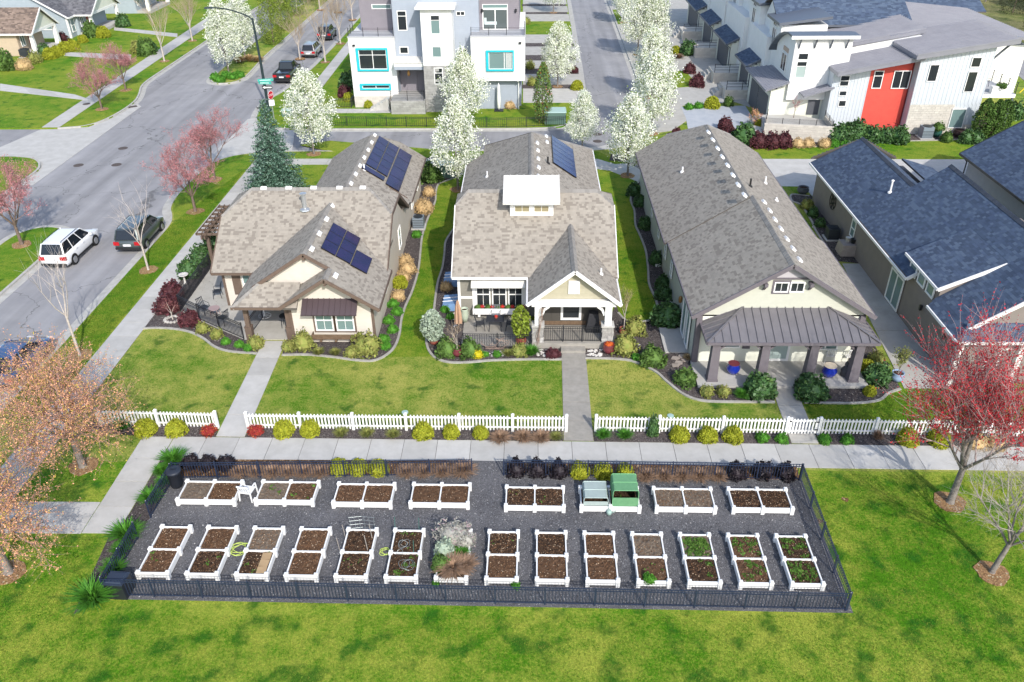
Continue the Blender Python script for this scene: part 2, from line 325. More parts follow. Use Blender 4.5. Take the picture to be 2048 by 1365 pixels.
# park lawn in front, greener lawns between the houses
sheet('lawn', [(-26, -30), (58, -30), (58, 27.2), (-26, 28.0)], .012, LAWN_PARK)
sheet('lawn', [(-26.0, 31), (-23.75, 31), (-23.75, 69), (-26, 68.6), (-27.4, 66), (-27.6, 60), (-27.2, 57.4), (-26, 54.6)], .012, LAWN_GREEN)
sheet('lawn', [(-22.0, 40.5), (-22.1, 69.5), (6, 69.5), (8.4, 66), (8.4, 38.8), (1.6, 37), (-8.2, 36.6), (-13, 44)], .010, LAWN_GREEN)
sheet('lawn', [(13.5, 30.6), (58, 30.6), (58, 35.4), (20, 35.4), (13.6, 34)], .010, LAWN_GREEN)
sheet('lawn', GP([(1500, 296), (1700, 288), (1960, 286), (2048, 276), (2048, 225), (1900, 262), (1560, 268), (1470, 255), (1405, 268), (1420, 290)]), .012, LAWN_GREEN)
sheet('lawn', [(14, 67), (50, 67), (50, 76.8), (14, 76.8)], .008, LAWN_GREEN)
sheet('lawn', GP([(1544, 341), (1588, 341), (1615, 371), (1600, 392), (1585, 382)]), .013, LAWN_GREEN)
# ------------------------------------------------------------------ concrete walks made of slabs
def slabs(root, pts, n, w0=0., gap=.02, m=CONC, z0=-.06, z1=.03, cross=1):
    """n slabs between two long edges: pts = left start, right start, right end, left end"""
    a, b, c, d = [Vector(p) for p in pts]
    L_ = (d-a).length
    for i in range(n):
        t0, t1 = i/n+gap/2/L_, (i+1)/n-gap/2/L_
        q = [a.lerp(d, t0), b.lerp(c, t0), b.lerp(c, t1), a.lerp(d, t1)]
        g = MB(); dz = R.uniform(-.004, .004); g.prism([(p.x, p.y) for p in q], z0, z1+dz); part('slab', g, m, root)
def walk(name, pts, n, m=CONC, z1=.03, label=None):
    g = MB(); g.prism(pts, -.06, z1-.022); r = struct(name, g, JOINT, label); slabs(r, pts, n, m=m, z1=z1); return r
walk('sidewalk', [(-16.7, 28.12), (-16.7, 29.72), (58, 28.95), (58, 27.3)], 48, label='pale concrete walk between the picket fence and the garden plot')
walk('sidewalk', [(-18.2, 23.5), (-16.73, 23.5), (-16.73, 29.72), (-18.2, 29.72)], 4)
walk('sidewalk', [(-22.0, 25.3), (-22.0, 23.48), (-18.22, 23.48), (-18.22, 25.3)], 2)
walk('sidewalk', [(-23.75, 5), (-22.03, 5), (-22.2, 69.2), (-23.75, 69.2)], 42, label='pale concrete walk along the street beside the corner cottage')
walk('sidewalk', [(-22.0, 67.7), (-22.0, 66.3), (-2, 66.3), (-2, 67.8)], 13)
walk('footpath', [(-14.74, 29.76), (-13.38, 29.74), (-13.6, 38.2), (-14.85, 38.2)], 5)
walk('footpath', [(1.62, 29.6), (3.0, 29.58), (3.05, 37.1), (1.76, 37.1)], 5, m=AGGR)
walk('footpath', [(12.12, 29.5), (13.35, 29.48), (13.5, 33.86), (12.3, 33.86)], 3, m=CONCD)
walk('sidewalk', [(-45.5, 76.7), (-47.2, 76.7), (-50.6, 165), (-48.4, 165)], 40)
walk('sidewalk', [(-24.2, 81), (-22.9, 81), (-23.6, 165), (-25.0, 165)], 40)
walk('footpath', [(-22.9, 82.5), (-22.9, 81.1), (-14, 81.1), (-14, 82.5)], 6)
for p, n in (([(0, 168), (0, 182), (190, 203), (150, 190)], 3),): walk('footpath', GP(p), n)
walk('footpath', GP([(100, 104), (125, 112), (180, 118), (232, 118), (232, 108), (180, 108)][0:1]+[(100, 110), (262, 122), (262, 110)]), 5)
walk('footpath', GP([(228, 55), (228, 61), (355, 75), (355, 68)]), 6)
# garden plot, planting beds
sheet('gravel_plot', [(-15.9, 26.7), (-15.9, 27.4), (-2.9, 28.1), (-2.6, 28.14), (-1.0, 28.1), (11.9, 27.3), (11.75, 19.9), (-15.9, 20.2)], .03, GRAVEL, label='dark gravel plot with the raised beds')
sheet('mulch_bed', [(-18.2, 29.75), (-14.75, 29.72), (-14.85, 30.55), (-21, 30.8), (-21.8, 30.2)], .022, MULCH)
sheet('mulch_bed', [(-13.36, 29.72), (1.6, 29.57), (1.6, 30.38), (-13.36, 30.5)], .022, MULCH)
sheet('mulch_bed', [(3.02, 29.56), (12.1, 29.45), (12.1, 30.3), (3.02, 30.38)], .022, MULCH)
sheet('mulch_bed', [(13.4, 29.45), (58, 28.98), (58, 29.8), (13.4, 30.3)], .022, MULCH)
sheet('mulch_bed', [(-15.7, 26.95), (-2.6, 27.25), (-2.6, 28.12), (-15.9, 28.1)], .036, LITTER)
sheet('mulch_bed', [(-1.0, 27.2), (11.8, 27.0), (11.9, 27.85), (-1.0, 28.09)], .036, LITTER)
sheet('mulch_bed', [(-16.7, 28.1), (-15.75, 28.1), (-15.75, 23.5), (-16.7, 23.5)], .034, MULCH)
sheet('mulch_bed', [(-17.0, 23.4), (-15.9, 23.4), (-15.75, 20.2), (-16.6, 19.5)], .034, MULCH)
def cz(ox, oy, s): return lambda pts: [(ox+x/s, oy+y/s) for x, y in pts]
C1, C2, C3, C4, CL = cz(340, 250, 2.9036), cz(820, 250, 2.7857), cz(1240, 250, 2.3533), cz(1520, 250, 2.3541), cz(0, 450, 3.0118)
def bed(border, back, m=MULCH, edge=True, z=.024):
    b = smooth_line(GP(border), 4); sheet('mulch_bed', b+GP(back), z, m)
    if edge: g = MB(); strip(g, b, .13, -.05, .075); struct('bed_edging', g, EDGE)
bed(CL([(862, 628), (940, 624), (1050, 630), (1150, 650), (1230, 690), (1290, 735), (1380, 765), (1548, 778)]), CL([(1585, 695), (1470, 680), (1280, 400), (1330, 100), (1240, 60), (1060, 380)]))
bed(C1([(650, 1340), (800, 1338), (950, 1352), (1100, 1372), (1200, 1368), (1290, 1312), (1330, 1230), (1345, 1130), (1370, 1050), (1410, 960), (1445, 830), (1465, 650), (1500, 540), (1540, 450), (1545, 390), (1562, 345), (1626, 320), (1690, 290), (1720, 240)]), C1([(1640, 190), (1500, 190), (1330, 390), (1190, 1100), (690, 1200)]))
bed(C2([(245, 580), (200, 650), (192, 720), (180, 800), (155, 880), (140, 980), (130, 1060), (95, 1180), (95, 1230), (115, 1275), (160, 1310), (230, 1327), (330, 1326), (450, 1316), (650, 1310), (848, 1310)]), C2([(848, 1250), (690, 1150), (330, 1000), (290, 700)]))
bed(C2([(975, 1303), (1100, 1305), (1180, 1310), (1240, 1320), (1310, 1348)])+C3([(100, 1130), (170, 1165), (220, 1210), (290, 1265), (360, 1295), (440, 1305), (600, 1307), (728, 1308)]), C3([(715, 1230), (360, 1200), (300, 960), (240, 700), (100, 330), (100, 250)])+C2([(1180, 290)]) if False else C3([(715, 1230), (360, 1200), (330, 1000), (310, 960)])+C2([(1420, 1080), (1375, 1085), (1330, 1095), (1260, 1099), (1200, 1090), (1165, 1060), (1150, 1000), (1100, 1100), (980, 1240)]))
bed(C2([(1195, 205), (1270, 240), (1295, 280), (1230, 400), (1250, 480), (1256, 560), (1282, 620), (1312, 700), (1326, 800), (1332, 890), (1370, 980), (1380, 1060), (1340, 1092), (1262, 1100), (1200, 1090), (1160, 1050)]), C2([(1250, 1120), (1500, 1090), (1560, 1000), (1300, 250), (1250, 170), (1120, 165), (1110, 200)]))
bed(C3([(866, 1309), (1000, 1313), (1130, 1312), (1220, 1298), (1265, 1265), (1320, 1246)]), C3([(1320, 1240), (1195, 1035), (1120, 1030), (1130, 1210), (880, 1215)]))
bed(C4([(232, 338), (150, 330), (150, 360), (185, 375), (215, 410), (245, 460), (262, 500), (300, 560), (345, 640)]), C4([(480, 655), (560, 640), (235, 330)]))
bed(GP and [(1430, 258), (1440, 272), (1470, 285), (1530, 292), (1640, 294), (1660, 291), (1730, 281), (1800, 283), (1900, 281), (1985, 276), (2000, 262), (1990, 235)], [(1950, 240), (1900, 260), (1660, 262), (1480, 262)])
sheet('mulch_bed', GP([(600, 290), (660, 282), (880, 300), (845, 330), (800, 330)]), .016, LAWN_GREEN)
for px, py, r_ in ((1630, 1043, .28), (1537, 1062, .3), (1545, 1030, .2), (1690, 1000, .16)):
    x, y = G(px, py); g = MB(); g.prism([(x+r_*(1+R.uniform(-.3, .3))*math.cos(a*.63), y+r_*.8*(1+R.uniform(-.3, .3))*math.sin(a*.63)) for a in range(10)], -.02, .016); struct('bare_patch', g, RINGM) if 0 else struct('bare_patch', g, LITTER)
# patios, pads, drives
sheet('patio', [(-15.95, 38.3), (-17.7, 39.4), (-19.2, 40.4), (-20.7, 41.5), (-20.75, 47.3), (-17.9, 47.3), (-17.9, 43), (-15.5, 42.9), (-13.2, 41.5), (-13.2, 38.35)], .05, CONCD, label='concrete terrace of the corner cottage')
sheet('patio', [(-3.75, 37.6), (.1, 37.6), (.1, 41.8), (-3.75, 41.8)], .10, AGGR)
sheet('step_pad', GP(C2([(1385, 1138), (1420, 1275), (1575, 1275), (1525, 1140)])), .10, CONC)
r = walk('side_walk', [(18.95, 33.9), (21.4, 33.9), (21.4, 47.8), (20.3, 47.8)], 5, m=CONCD, z1=.034)
sheet('driveway', [(15.5, 61.6), (21.6, 61.2), (21.8, 57), (20.0, 53.5), (21.1, 52.6), (22.5, 57.4), (40, 57.4), (40, 67.3), (14.6, 67.6)], .016, CONC)
sheet('driveway', [(5.8, 67.6), (7.2, 66.3), (14.8, 67.5), (14.8, 63), (12.3, 62.8), (9, 61.9), (6.6, 64.8), (5.2, 65.3), (-2, 65.3), (-2, 67.4)], .020, CONC)
sheet('driveway', GP([(1214, 0), (1234, 53), (1256, 108), (1271, 143), (1292, 195), (1285, 235), (1240, 284), (1300, 268), (1345, 262), (1376, 240), (1360, 200), (1345, 176), (1384, 175), (1500, 215), (1520, 100), (1400, 0)]), .014, CONCD)
sheet('driveway', GP([(1372, 237), (1362, 215), (1490, 212), (1505, 235), (1470, 262), (1376, 259)]), .020, mat('pale_blue_concrete', (.36, .39, .43), (.42, .44, .47), rough=.85, scale=1.2, bump=.12))
sheet('driveway', GP([(1345, 176), (1384, 174), (1500, 170), (1500, 203), (1362, 212)]), .018, CONC)
sheet('lawn', GP([(1335, 144), (1370, 142), (1386, 160), (1385, 174), (1346, 177)]), .03, LAWN_GREEN)
sheet('lawn', GP([(1225, 20), (1232, 20), (1252, 48), (1236, 49)]), .03, LAWN_GREEN)
for y0, y1, m in ((178, 206, CONC), (149, 170, CONCD), (122, 138, CONCD), (94, 111, CONCD), (70, 87, CONCD), (29, 43, CONCD), (13, 25, CONCD), (0, 9, CONCD)):
    xr = 1171-(206-y1)*.19
    sheet('driveway', GP([(1046, y0), (xr-(y1-y0)*.19, y0), (xr, y1), (1046, y1)]), .03, m)
for y0, y1 in ((170, 178), (138, 149), (111, 122), (87, 94), (25, 29), (9, 13)):
    xr = 1168-(206-y1)*.19
    sheet('mulch_bed', GP([(1044, y0), (xr, y0), (xr, y1), (1044, y1)]), .024, MULCH)
# the road and verge beyond the townhouses
sheet('road', [(60.5, 200), (58.0, 126), (58.5, 112), (54.7, 93), (56, 80), (75, 60), (90, 60), (75, 85), (61, 100), (60.5, 120), (66, 141), (72, 200)], -.02, ASPH, -.2)
for c, r_ in [((-26.3+.0, 0), 0)][:0]: pass
RINGM = speck_mat('dry_ring', (.16, .085, .04), (.36, .22, .11), (.42, .34, .22), scale=16, thr=.93)
def tree_ring(x, y, r=.62, m=RINGM, z=.045):
    g = MB(); k = 14; P = [(x+r*(1+R.uniform(-.13, .13))*math.cos(2*PI*i/k), y+r*(1+R.uniform(-.13, .13))*math.sin(2*PI*i/k)) for i in range(k)]
    g.prism(P, -.02, z); struct('mulch_ring', g, m)
# ------------------------------------------------------------------ building kit
SHING = mat('shingle_tan', (.325, .295, .25), (.285, .258, .22), rough=.95, scale=.8, detail=5, island=.09, spec=.15, sep=(.24, (.225, .20, .17)))
SHINGB = mat('shingle_blue', (.072, .10, .15), (.056, .078, .125), rough=.9, scale=.8, detail=4, island=.2, spec=.2, sep=(.2, (.092, .125, .18)))
SHINGG = mat('shingle_grey', (.15, .15, .16), (.12, .12, .13), rough=.9, scale=.8, island=.25, spec=.2, sep=(.25, (.09, .09, .10)))
SHINGR = mat('shingle_brown', (.23, .175, .14), (.19, .145, .12), rough=.95, scale=.8, island=.25, spec=.15, sep=(.25, (.13, .10, .085)))
UNDER = mat('roof_deck', (.10, .09, .08), rough=.95)
CAPM = mat('ridge_cap_tan', (.27, .255, .235), (.22, .21, .195), rough=.95, scale=2, obrand=.12)
CAPB = mat('ridge_cap_blue', (.055, .065, .085), rough=.9, obrand=.12)
VENTW = mat('vent_white', (.78, .78, .77), rough=.5)
GALV = mat('galvanised', (.55, .57, .58), rough=.35, metal=.7)
PANEB = glass_mat('glass_dark', (.025, .03, .034)); PANEG = glass_mat('glass_green', (.16, .24, .235), .07); PANEL_ = glass_mat('glass_pale', (.34, .42, .40), .1)
WFRAME = mat('window_white', (.82, .82, .80), rough=.4)
SOLAR = mat('solar_cell', (.010, .010, .050), (.022, .014, .07), rough=.18, scale=1.2, spec=.35); SOLARF = mat('solar_frame', (.015, .015, .02), rough=.3)
SOLARB = mat('solar_cell_blue', (.010, .026, .12), (.016, .04, .16), rough=.22, scale=.8, spec=.25)
def isect(poly, v, key):     # intervals of the polygon along one scan line
    xs = []; n = len(poly)
    for i in range(n):
        a, b = key(poly[i]), key(poly[(i+1) % n])
        if (a[1] > v) != (b[1] > v): xs.append(a[0]+(b[0]-a[0])*(v-a[1])/(b[1]-a[1]))
    xs.sort(); return list(zip(xs[::2], xs[1::2]))
def plane(x0, y0, z0, gx, gy): return (x0, y0, z0, gx, gy)
def zp(pl, x, y): return pl[2]+pl[3]*(x-pl[0])+pl[4]*(y-pl[1])
def on_plane(px, py, pl):
    d = FWD+RGT*((px-1024)/CAM_F)-UPV*((py-682.5)/CAM_F)
    k = (pl[2]-pl[3]*pl[0]-pl[4]*pl[1]-CAM_H)/(d.z-pl[3]*d.x-pl[4]*d.y); return Vector((d.x*k, d.y*k, CAM_H+d.z*k))
class Roof:
    """slabs and real shingles of one roof, collected over its planes"""
    def __init__(s, house, m, cap, exposure=.142, wid=.18):
        s.h, s.m, s.cap, s.e, s.w = house, m, cap, exposure, wid; s.deck = MB(); s.V = []; s.caps = None
    def face(s, poly, pl, th=.13):
        s.deck.prism(poly, lambda x, y: zp(pl, x, y)-th, lambda x, y: zp(pl, x, y))
        g = math.hypot(pl[3], pl[4]); sf = math.sqrt(1+g*g); up = (pl[3]/g, pl[4]/g); eu = (-up[1], up[0])
        key = lambda p: (p[0]*eu[0]+p[1]*eu[1], p[0]*up[0]+p[1]*up[1])
        vs_ = [key(p)[1] for p in poly]; v = min(vs_); st = s.e/sf; nz = Vector((-pl[3], -pl[4], 1)).normalized(); row = 0
        def P(u, v_, h):
            x = u*eu[0]+v_*up[0]; y = u*eu[1]+v_*up[1]; return (x+nz.x*h, y+nz.y*h, zp(pl, x, y)+nz.z*h)
        while v < max(vs_):
            for a, b in isect(poly, min(v+st*.5, max(vs_)-1e-4), key):
                u = a-R.uniform(0, s.w)
                while u < b:
                    w = s.w*R.uniform(.65, 1.35); u0, u1 = max(a, u), min(b, u+w)
                    if u1-u0 > .02:
                        h = R.choice((.004, .008))+R.uniform(0, .002); top = min(v+st*1.08, max(vs_))
                        s.V += [P(u0, v-.006, h), P(u1, v-.006, h), P(u1, top, .002), P(u0, top, .002), P(u0, v-.006, 0), P(u1, v-.006, 0)]
                    u += w
            v += st; row += 1
        return s
    def ridge(s, a, b, drop=.12, w=.17):
        a, b = Vector(a), Vector(b); d = b-a; L_ = d.length; n = max(1, int(L_/.24)); d.normalize()
        if s.caps is None:
            m = MB(); m.hexa([(-w, 0, -drop), (0, 0, .028), (0, .26, .012), (-w, .26, -drop-.016), (-w, 0, -drop+.02), (0, 0, .052), (0, .26, .03), (-w, .26, -drop)]); m.hexa([(0, 0, .028), (w, 0, -drop), (w, .26, -drop-.016), (0, .26, .012), (0, 0, .052), (w, 0, -drop+.02), (w, .26, -drop), (0, .26, .03)])
            s.caps = m.mesh('ridge_cap', s.cap)
        x = d.cross(Vector((0, 0, 1))).normalized(); z = x.cross(d); M = Matrix((x, d, z)).transposed(); e = M.to_euler()
        w0 = wloc(s.h)
        for i in range(n): put('ridge_cap', s.caps, s.h, a+d*(L_*i/n)-w0, e)
    def done(s):
        r = part('roof', s.deck, UNDER, s.h)
        V = np.array(s.V, dtype=np.float32)-np.array(wloc(s.h), dtype=np.float32); n = len(V)//6; b = np.arange(n)[:, None]*6
        F = np.concatenate([b+np.array([[0, 1, 2, 3]]), b+np.array([[4, 5, 1, 0]])]); o = put('shingles', np_mesh('shingles', V, F, s.m), r); o['kind'] = 'stuff'; s.roof = r; return r
_vent = None
def vents(house, pts, pl, sc=1.):
    global _vent
    if _vent is None:
        m = MB(); m.hexa([(-.13, -.22, -.02), (.13, -.22, -.02), (.13, .22, -.02), (-.13, .22, -.02), (-.10, -.19, .11), (.12, -.19, .09), (.12, .19, .09), (-.10, .19, .11)]); _vent = m.mesh('roof_vent', VENTW)
    nz = Vector((-pl[3], -pl[4], 1)).normalized(); up = Vector((pl[3], pl[4], pl[3]**2+pl[4]**2)).normalized(); M = Matrix((-up, nz.cross(-up), nz)).transposed().to_euler()
    for p in pts:
        q = on_plane(*p, pl); put('roof_vent', _vent, house, q-wloc(house), M, (sc, sc, sc))
def pipe(house, px, pl, h=.5, r=.05, m=None, cap=None, name='vent_pipe'):
    q = on_plane(*px, pl); g = MB(); g.tube([q-Vector((0, 0, .05)), q+Vector((0, 0, h))], r, 8)
    g.lathe([(r*2.6, -.05), (r*2.4, .03), (r, .1)], q, 10)
    if cap: g.lathe([(r*1.6, h), (r*1.6, h+.06), (r*.6, h+.1)], q, 10)
    return part(name, g, m or VENTW, house)
class Wall:
    """coordinates on a wall: u along it, z up, d outward"""
    def __init__(s, base, ud): s.b = Vector((base[0], base[1], 0)); s.u = Vector((ud[0], ud[1], 0)).normalized(); s.n = Vector((s.u.y, -s.u.x, 0))
    def P(s, u, z, d=0.): q = s.b+s.u*u+s.n*d; return Vector((q.x, q.y, z))
    def rect(s, mb, u0, u1, z0, z1, d0, d1, mi=0):
        p = s.P; mb.hexa([p(u0, z0, d1), p(u1, z0, d1), p(u1, z0, d0), p(u0, z0, d0), p(u0, z1, d1), p(u1, z1, d1), p(u1, z1, d0), p(u0, z1, d0)], mi)
    def siding(s, parent, poly, m, e=.17, name='siding', d=.0):
        g = MB(); zs = [p[1] for p in poly]; z = min(zs)
        while z < max(zs)-.01:
            for a, b in isect(poly, min(z+e*.5, max(zs)-1e-3), lambda p: p):
                t = min(z+e, max(zs)); g.quad(s.P(a, z, d+.026), s.P(b, z, d+.026), s.P(b, t, d+.006), s.P(a, t, d+.006)); g.quad(s.P(a, z, d), s.P(b, z, d), s.P(b, z, d+.026), s.P(a, z, d+.026))
            z += e
        return part(name, g, m, parent, kind='stuff')
    def upright(s, parent, poly, m, e=.4, name='vertical_siding', d=.0, w=.045, pr=.025):
        g = MB(); g.poly([s.P(u, z, d+.012) for u, z in poly]); us = [p[0] for p in poly]; u = min(us)+e*.5
        while u < max(us):
            for a, b in isect(poly, u, lambda p: (p[1], p[0])): s.rect(g, u-w/2, u+w/2, a, b, d+.005, d+.012+pr)
            u += e
        return part(name, g, m, parent, kind='stuff')
    def blocks(s, parent, u0, u1, z0, z1, m, bw=.4, bh=.2, d=.02, name='block_facing'):
        g = MB(); z = z0; r = 0
        while z < z1-.02:
            u = u0-(bw/2 if r % 2 else 0); t = min(z+bh, z1)
            while u < u1:
                a, b = max(u, u0)+.006, min(u+bw, u1)-.006
                if b-a > .03: s.rect(g, a, b, z+.006, t-.006, -.02, d+R.uniform(0, .014))
                u += bw
            z += bh; r += 1
        return part(name, g, m, parent, kind='stuff')
    def window(s, parent, u, z, w, h, cols=1, rows=1, fm=None, gm=None, fw=.075, name='window', muntin=0, sill=False, d=.0, split=None, trimm=None, trimw=.0):
        fm = fm or WFRAME; gm = gm or PANEB; f = MB()
        us = [u+w*i/cols for i in range(cols+1)]; zs = split if split else [z+h*j/rows for j in range(rows+1)]
        s.rect(f, u, u+w, z, z+fw, d+.0, d+.07); s.rect(f, u, u+w, z+h-fw, z+h, d+.0, d+.07); s.rect(f, u, u+fw, z+fw, z+h-fw, d+.0, d+.07); s.rect(f, u+w-fw, u+w, z+fw, z+h-fw, d+.0, d+.07)
        for q in us[1:-1]: s.rect(f, q-fw/2, q+fw/2, z+fw, z+h-fw, d+.0, d+.066)
        for q in zs[1:-1]: s.rect(f, u+fw, u+w-fw, q-fw*.4, q+fw*.4, d+.0, d+.062)
        if muntin:
            for i in range(cols):
                a, b = us[i], us[i+1]
                for k in range(1, muntin): c = a+(b-a)*k/muntin; s.rect(f, c-.012, c+.012, z+fw, z+h-fw, d+.0, d+.055)
        if sill: s.rect(f, u-.04, u+w+.04, z-.05, z, d, d+.11)
        fr = part(name, f, fm, parent)
        if trimm:
            t = MB(); k = trimw; s.rect(t, u-k, u+w+k, z+h, z+h+k, d-.01, d+.05); s.rect(t, u-k, u+w+k, z-k, z, d-.01, d+.05); s.rect(t, u-k, u, z, z+h, d-.01, d+.05); s.rect(t, u+w, u+w+k, z, z+h, d-.01, d+.05)
            part('casing', t, trimm, fr)
        for i in range(cols):
            for j in range(len(zs)-1):
                g = MB(); s.rect(g, us[i]+fw*.4, us[i+1]-fw*.4, zs[j]+fw*.3, zs[j+1]-fw*.3, d-.01, d+.03); part('pane', g, gm if not isinstance(gm, list) else gm[j % len(gm)], fr)
        return fr
def walls(house, poly, z1, m, z0=-.1, name='wall'):
    g = MB(); g.prism(poly, z0, z1); return part(name, g, m, house)
def gable(house, pts3, th, m, name='gable_wall'):   # outline in a vertical plane, given thickness vector
    g = MB(); t = Vector(th); a = [Vector(p) for p in pts3]; b = [p+t for p in a]; g.poly(a); g.poly(b[::-1]); n = len(a)
    for i in range(n): j = (i+1) % n; g.quad(a[j], a[i], b[i], b[j])
    return part(name, g, m, house)
def trim(house, segs, w, h, m, name='fascia'):
    for a, b in segs: g = MB(); g.beam(a, b, w, h); part(name, g, m, house)
def clip_poly(poly, key, v, keep_gt):
    out = []; n = len(poly)
    for i in range(n):
        a, b = poly[i], poly[(i+1) % n]; ka, kb = key(a)-v, key(b)-v
        if not keep_gt: ka, kb = -ka, -kb
        if ka >= 0: out.append(a)
        if (ka > 0) != (kb > 0) and abs(ka-kb) > 1e-9: t = ka/(ka-kb); out.append((a[0]+(b[0]-a[0])*t, a[1]+(b[1]-a[1])*t))
    return out
def metal_roof(house, poly, pl, m, w=.42, name='metal_roof', th=.1, rib=.06, across=None):
    """standing seam roof: a deck and one panel after another"""
    g = MB(); g.prism(poly, lambda x, y: zp(pl, x, y)-th, lambda x, y: zp(pl, x, y)-.02); r = part(name, g, m, house)
    gr = math.hypot(pl[3], pl[4]); up = (pl[3]/gr, pl[4]/gr) if gr > 1e-6 else (0, 1); eu = (-up[1], up[0]) if across is None else across
    key = lambda p: p[0]*eu[0]+p[1]*eu[1]; us = [key(p) for p in poly]; n = max(1, round((max(us)-min(us))/w)); w = (max(us)-min(us))/n
    for i in range(n):
        a = min(us)+i*w; c = clip_poly(clip_poly(poly, key, a+.004, True), key, a+w-.004, False)
        if len(c) < 3: continue
        q = MB(); q.prism(c, lambda x, y: zp(pl, x, y)-.03, lambda x, y: zp(pl, x, y))
        rb = clip_poly(c, key, a+.05, False)
        if len(rb) >= 3: q.prism(rb, lambda x, y: zp(pl, x, y)-.01, lambda x, y: zp(pl, x, y)+rib)
        part('roof_panel', q, m, r)
    return r
def solar(label, pl, cells, group='solar arrays on the roofs', cm=None):
    """cells: (corner a, corner b) in plan; each is one panel lying on rails above the plane"""
    a0 = cells[0][0]; t = thing('solar_array', label, 'solar panels', (a0[0], a0[1], zp(pl, *a0)), 0, group)
    nz = Vector((-pl[3], -pl[4], 1)).normalized()
    for a, b in cells:
        x0, x1 = sorted((a[0], b[0])); y0, y1 = sorted((a[1], b[1])); off = .12
        def q(x, y, h): v = Vector((x, y, zp(pl, x, y)))+nz*h; return v
        f = MB(); e = .012
        f.hexa([q(x, y, off-.04) for x, y in ((x0+e, y0+e), (x1-e, y0+e), (x1-e, y1-e), (x0+e, y1-e))]+[q(x, y, off) for x, y in ((x0+e, y0+e), (x1-e, y0+e), (x1-e, y1-e), (x0+e, y1-e))])
        fr = part('solar_panel', f, SOLARF, t); c = MB(); e = .035
        c.hexa([q(x, y, off-.01) for x, y in ((x0+e, y0+e), (x1-e, y0+e), (x1-e, y1-e), (x0+e, y1-e))]+[q(x, y, off+.006) for x, y in ((x0+e, y0+e), (x1-e, y0+e), (x1-e, y1-e), (x0+e, y1-e))])
        part('cells', c, cm or SOLAR, fr)
    xs = [p[0] for c in cells for p in c]; ys = [p[1] for c in cells for p in c]; g = MB()
    for k in (.15, .85):
        y = min(ys)+(max(ys)-min(ys))*k; xa, xb = min(p[0] for p in cells[0]), max(p[0] for p in cells[0])
        g.beam(Vector((xa, y, zp(pl, xa, y)))+nz*.04, Vector((xb, y, zp(pl, xb, y)))+nz*.04, .04, .08)
    part('rail', g, GALV, t); return t
# ------------------------------------------------------------------ corner cottage, left (beige siding, brown trim)
BEIGE = mat('beige_siding', (.59, .55, .485), (.555, .515, .455), rough=.7, scale=3, spec=.25); BEIGEW = mat('beige_wall', (.56, .515, .445), (.52, .478, .41), rough=.8, scale=1.5)
BROWN = mat('brown_trim', (.15, .108, .085), (.125, .09, .07), rough=.65, scale=4); BRONZE = mat('bronze_metal', (.085, .062, .068), rough=.4, metal=.2, spec=.5)
WOODB = mat('stained_wood', (.17, .115, .075), (.12, .08, .05), rough=.75, scale=6)
H = thing('cottage', 'beige corner cottage with brown trim, bronze window awning and two solar arrays', 'house', (-12, 46, 0))
walls(H, [(-13.1, 38.15), (-8.5, 38.15), (-8.5, 46), (-13.1, 46)], 2.62, BEIGEW); walls(H, [(-18.05, 42.15), (-13.1, 42.15), (-8.503, 46), (-8.503, 50.7), (-18.05, 50.7)], 2.6, BEIGEW); walls(H, [(-14.9, 50.7), (-8.55, 50.7), (-8.55, 60.4), (-14.9, 60.4)], 2.55, BEIGEW)
s = .66
PF = plane(0, 41.5, 2.55, 0, s); PB = plane(0, 51.3, 2.55, 0, -s); PR = plane(-8.0, 0, 2.55, -s, 0); PLf = plane(-12, 0, 5.19, s, 0); PLL = plane(-10.72, 0, 4.345, s, 0); PP = plane(0, 37.4, 2.6, 0, s)
RR1 = plane(-8.09, 0, 2.55, -s, 0); RL1 = plane(-15.31, 0, 2.55, s, 0)
rf = Roof(H, SHING, CAPM)
rf.face([(-18.4, 41.5), (-8.2, 41.5), (-8.2, 44.9), (-9.7, 46.4), (-16.85, 46.4), (-18.4, 44.75)], PF); rf.face([(-18.4, 51.3), (-8.2, 51.3), (-8.2, 47.9), (-9.7, 46.4), (-16.85, 46.4), (-18.4, 48.05)], PB)
rf.face([(-16.85, 46.4), (-18.4, 44.75), (-18.4, 48.05)], plane(-16.85, 46.4, 5.78, .70, 0)); rf.face([(-9.7, 46.4), (-8.2, 44.9), (-8.2, 47.9)], plane(-9.7, 46.4, 5.78, -.66, 0))
rf.face([(-8.0, 37.35), (-8.0, 41.9), (-12, 46.3), (-12, 38.6), (-10.72, 38.6), (-10.72, 37.35)], PR)
rf.face([(-12, 38.65), (-12, 46.3), (-15.95, 42.3), (-15.95, 37.4), (-14.67, 38.65)], PLf); rf.face([(-10.72, 37.35), (-10.72, 39), (-13.32, 39), (-13.32, 37.35)], PLL)
rf.face([(-15.93, 37.4), (-12.4, 37.4), (-12.4, 38.7), (-14.63, 38.7)], PP)
rf.face([(-8.09, 52.2), (-8.09, 60.9), (-9.9, 60.9), (-11.7, 59.2), (-11.7, 47), (-8.4, 50.6)], RR1); rf.face([(-15.31, 50), (-15.31, 60.9), (-13.5, 60.9), (-11.7, 59.2), (-11.7, 47)], RL1)
rf.face([(-11.7, 59.2), (-9.9, 60.9), (-13.5, 60.9)], plane(-11.7, 59.2, 4.93, 0, -.7))
rf.done()
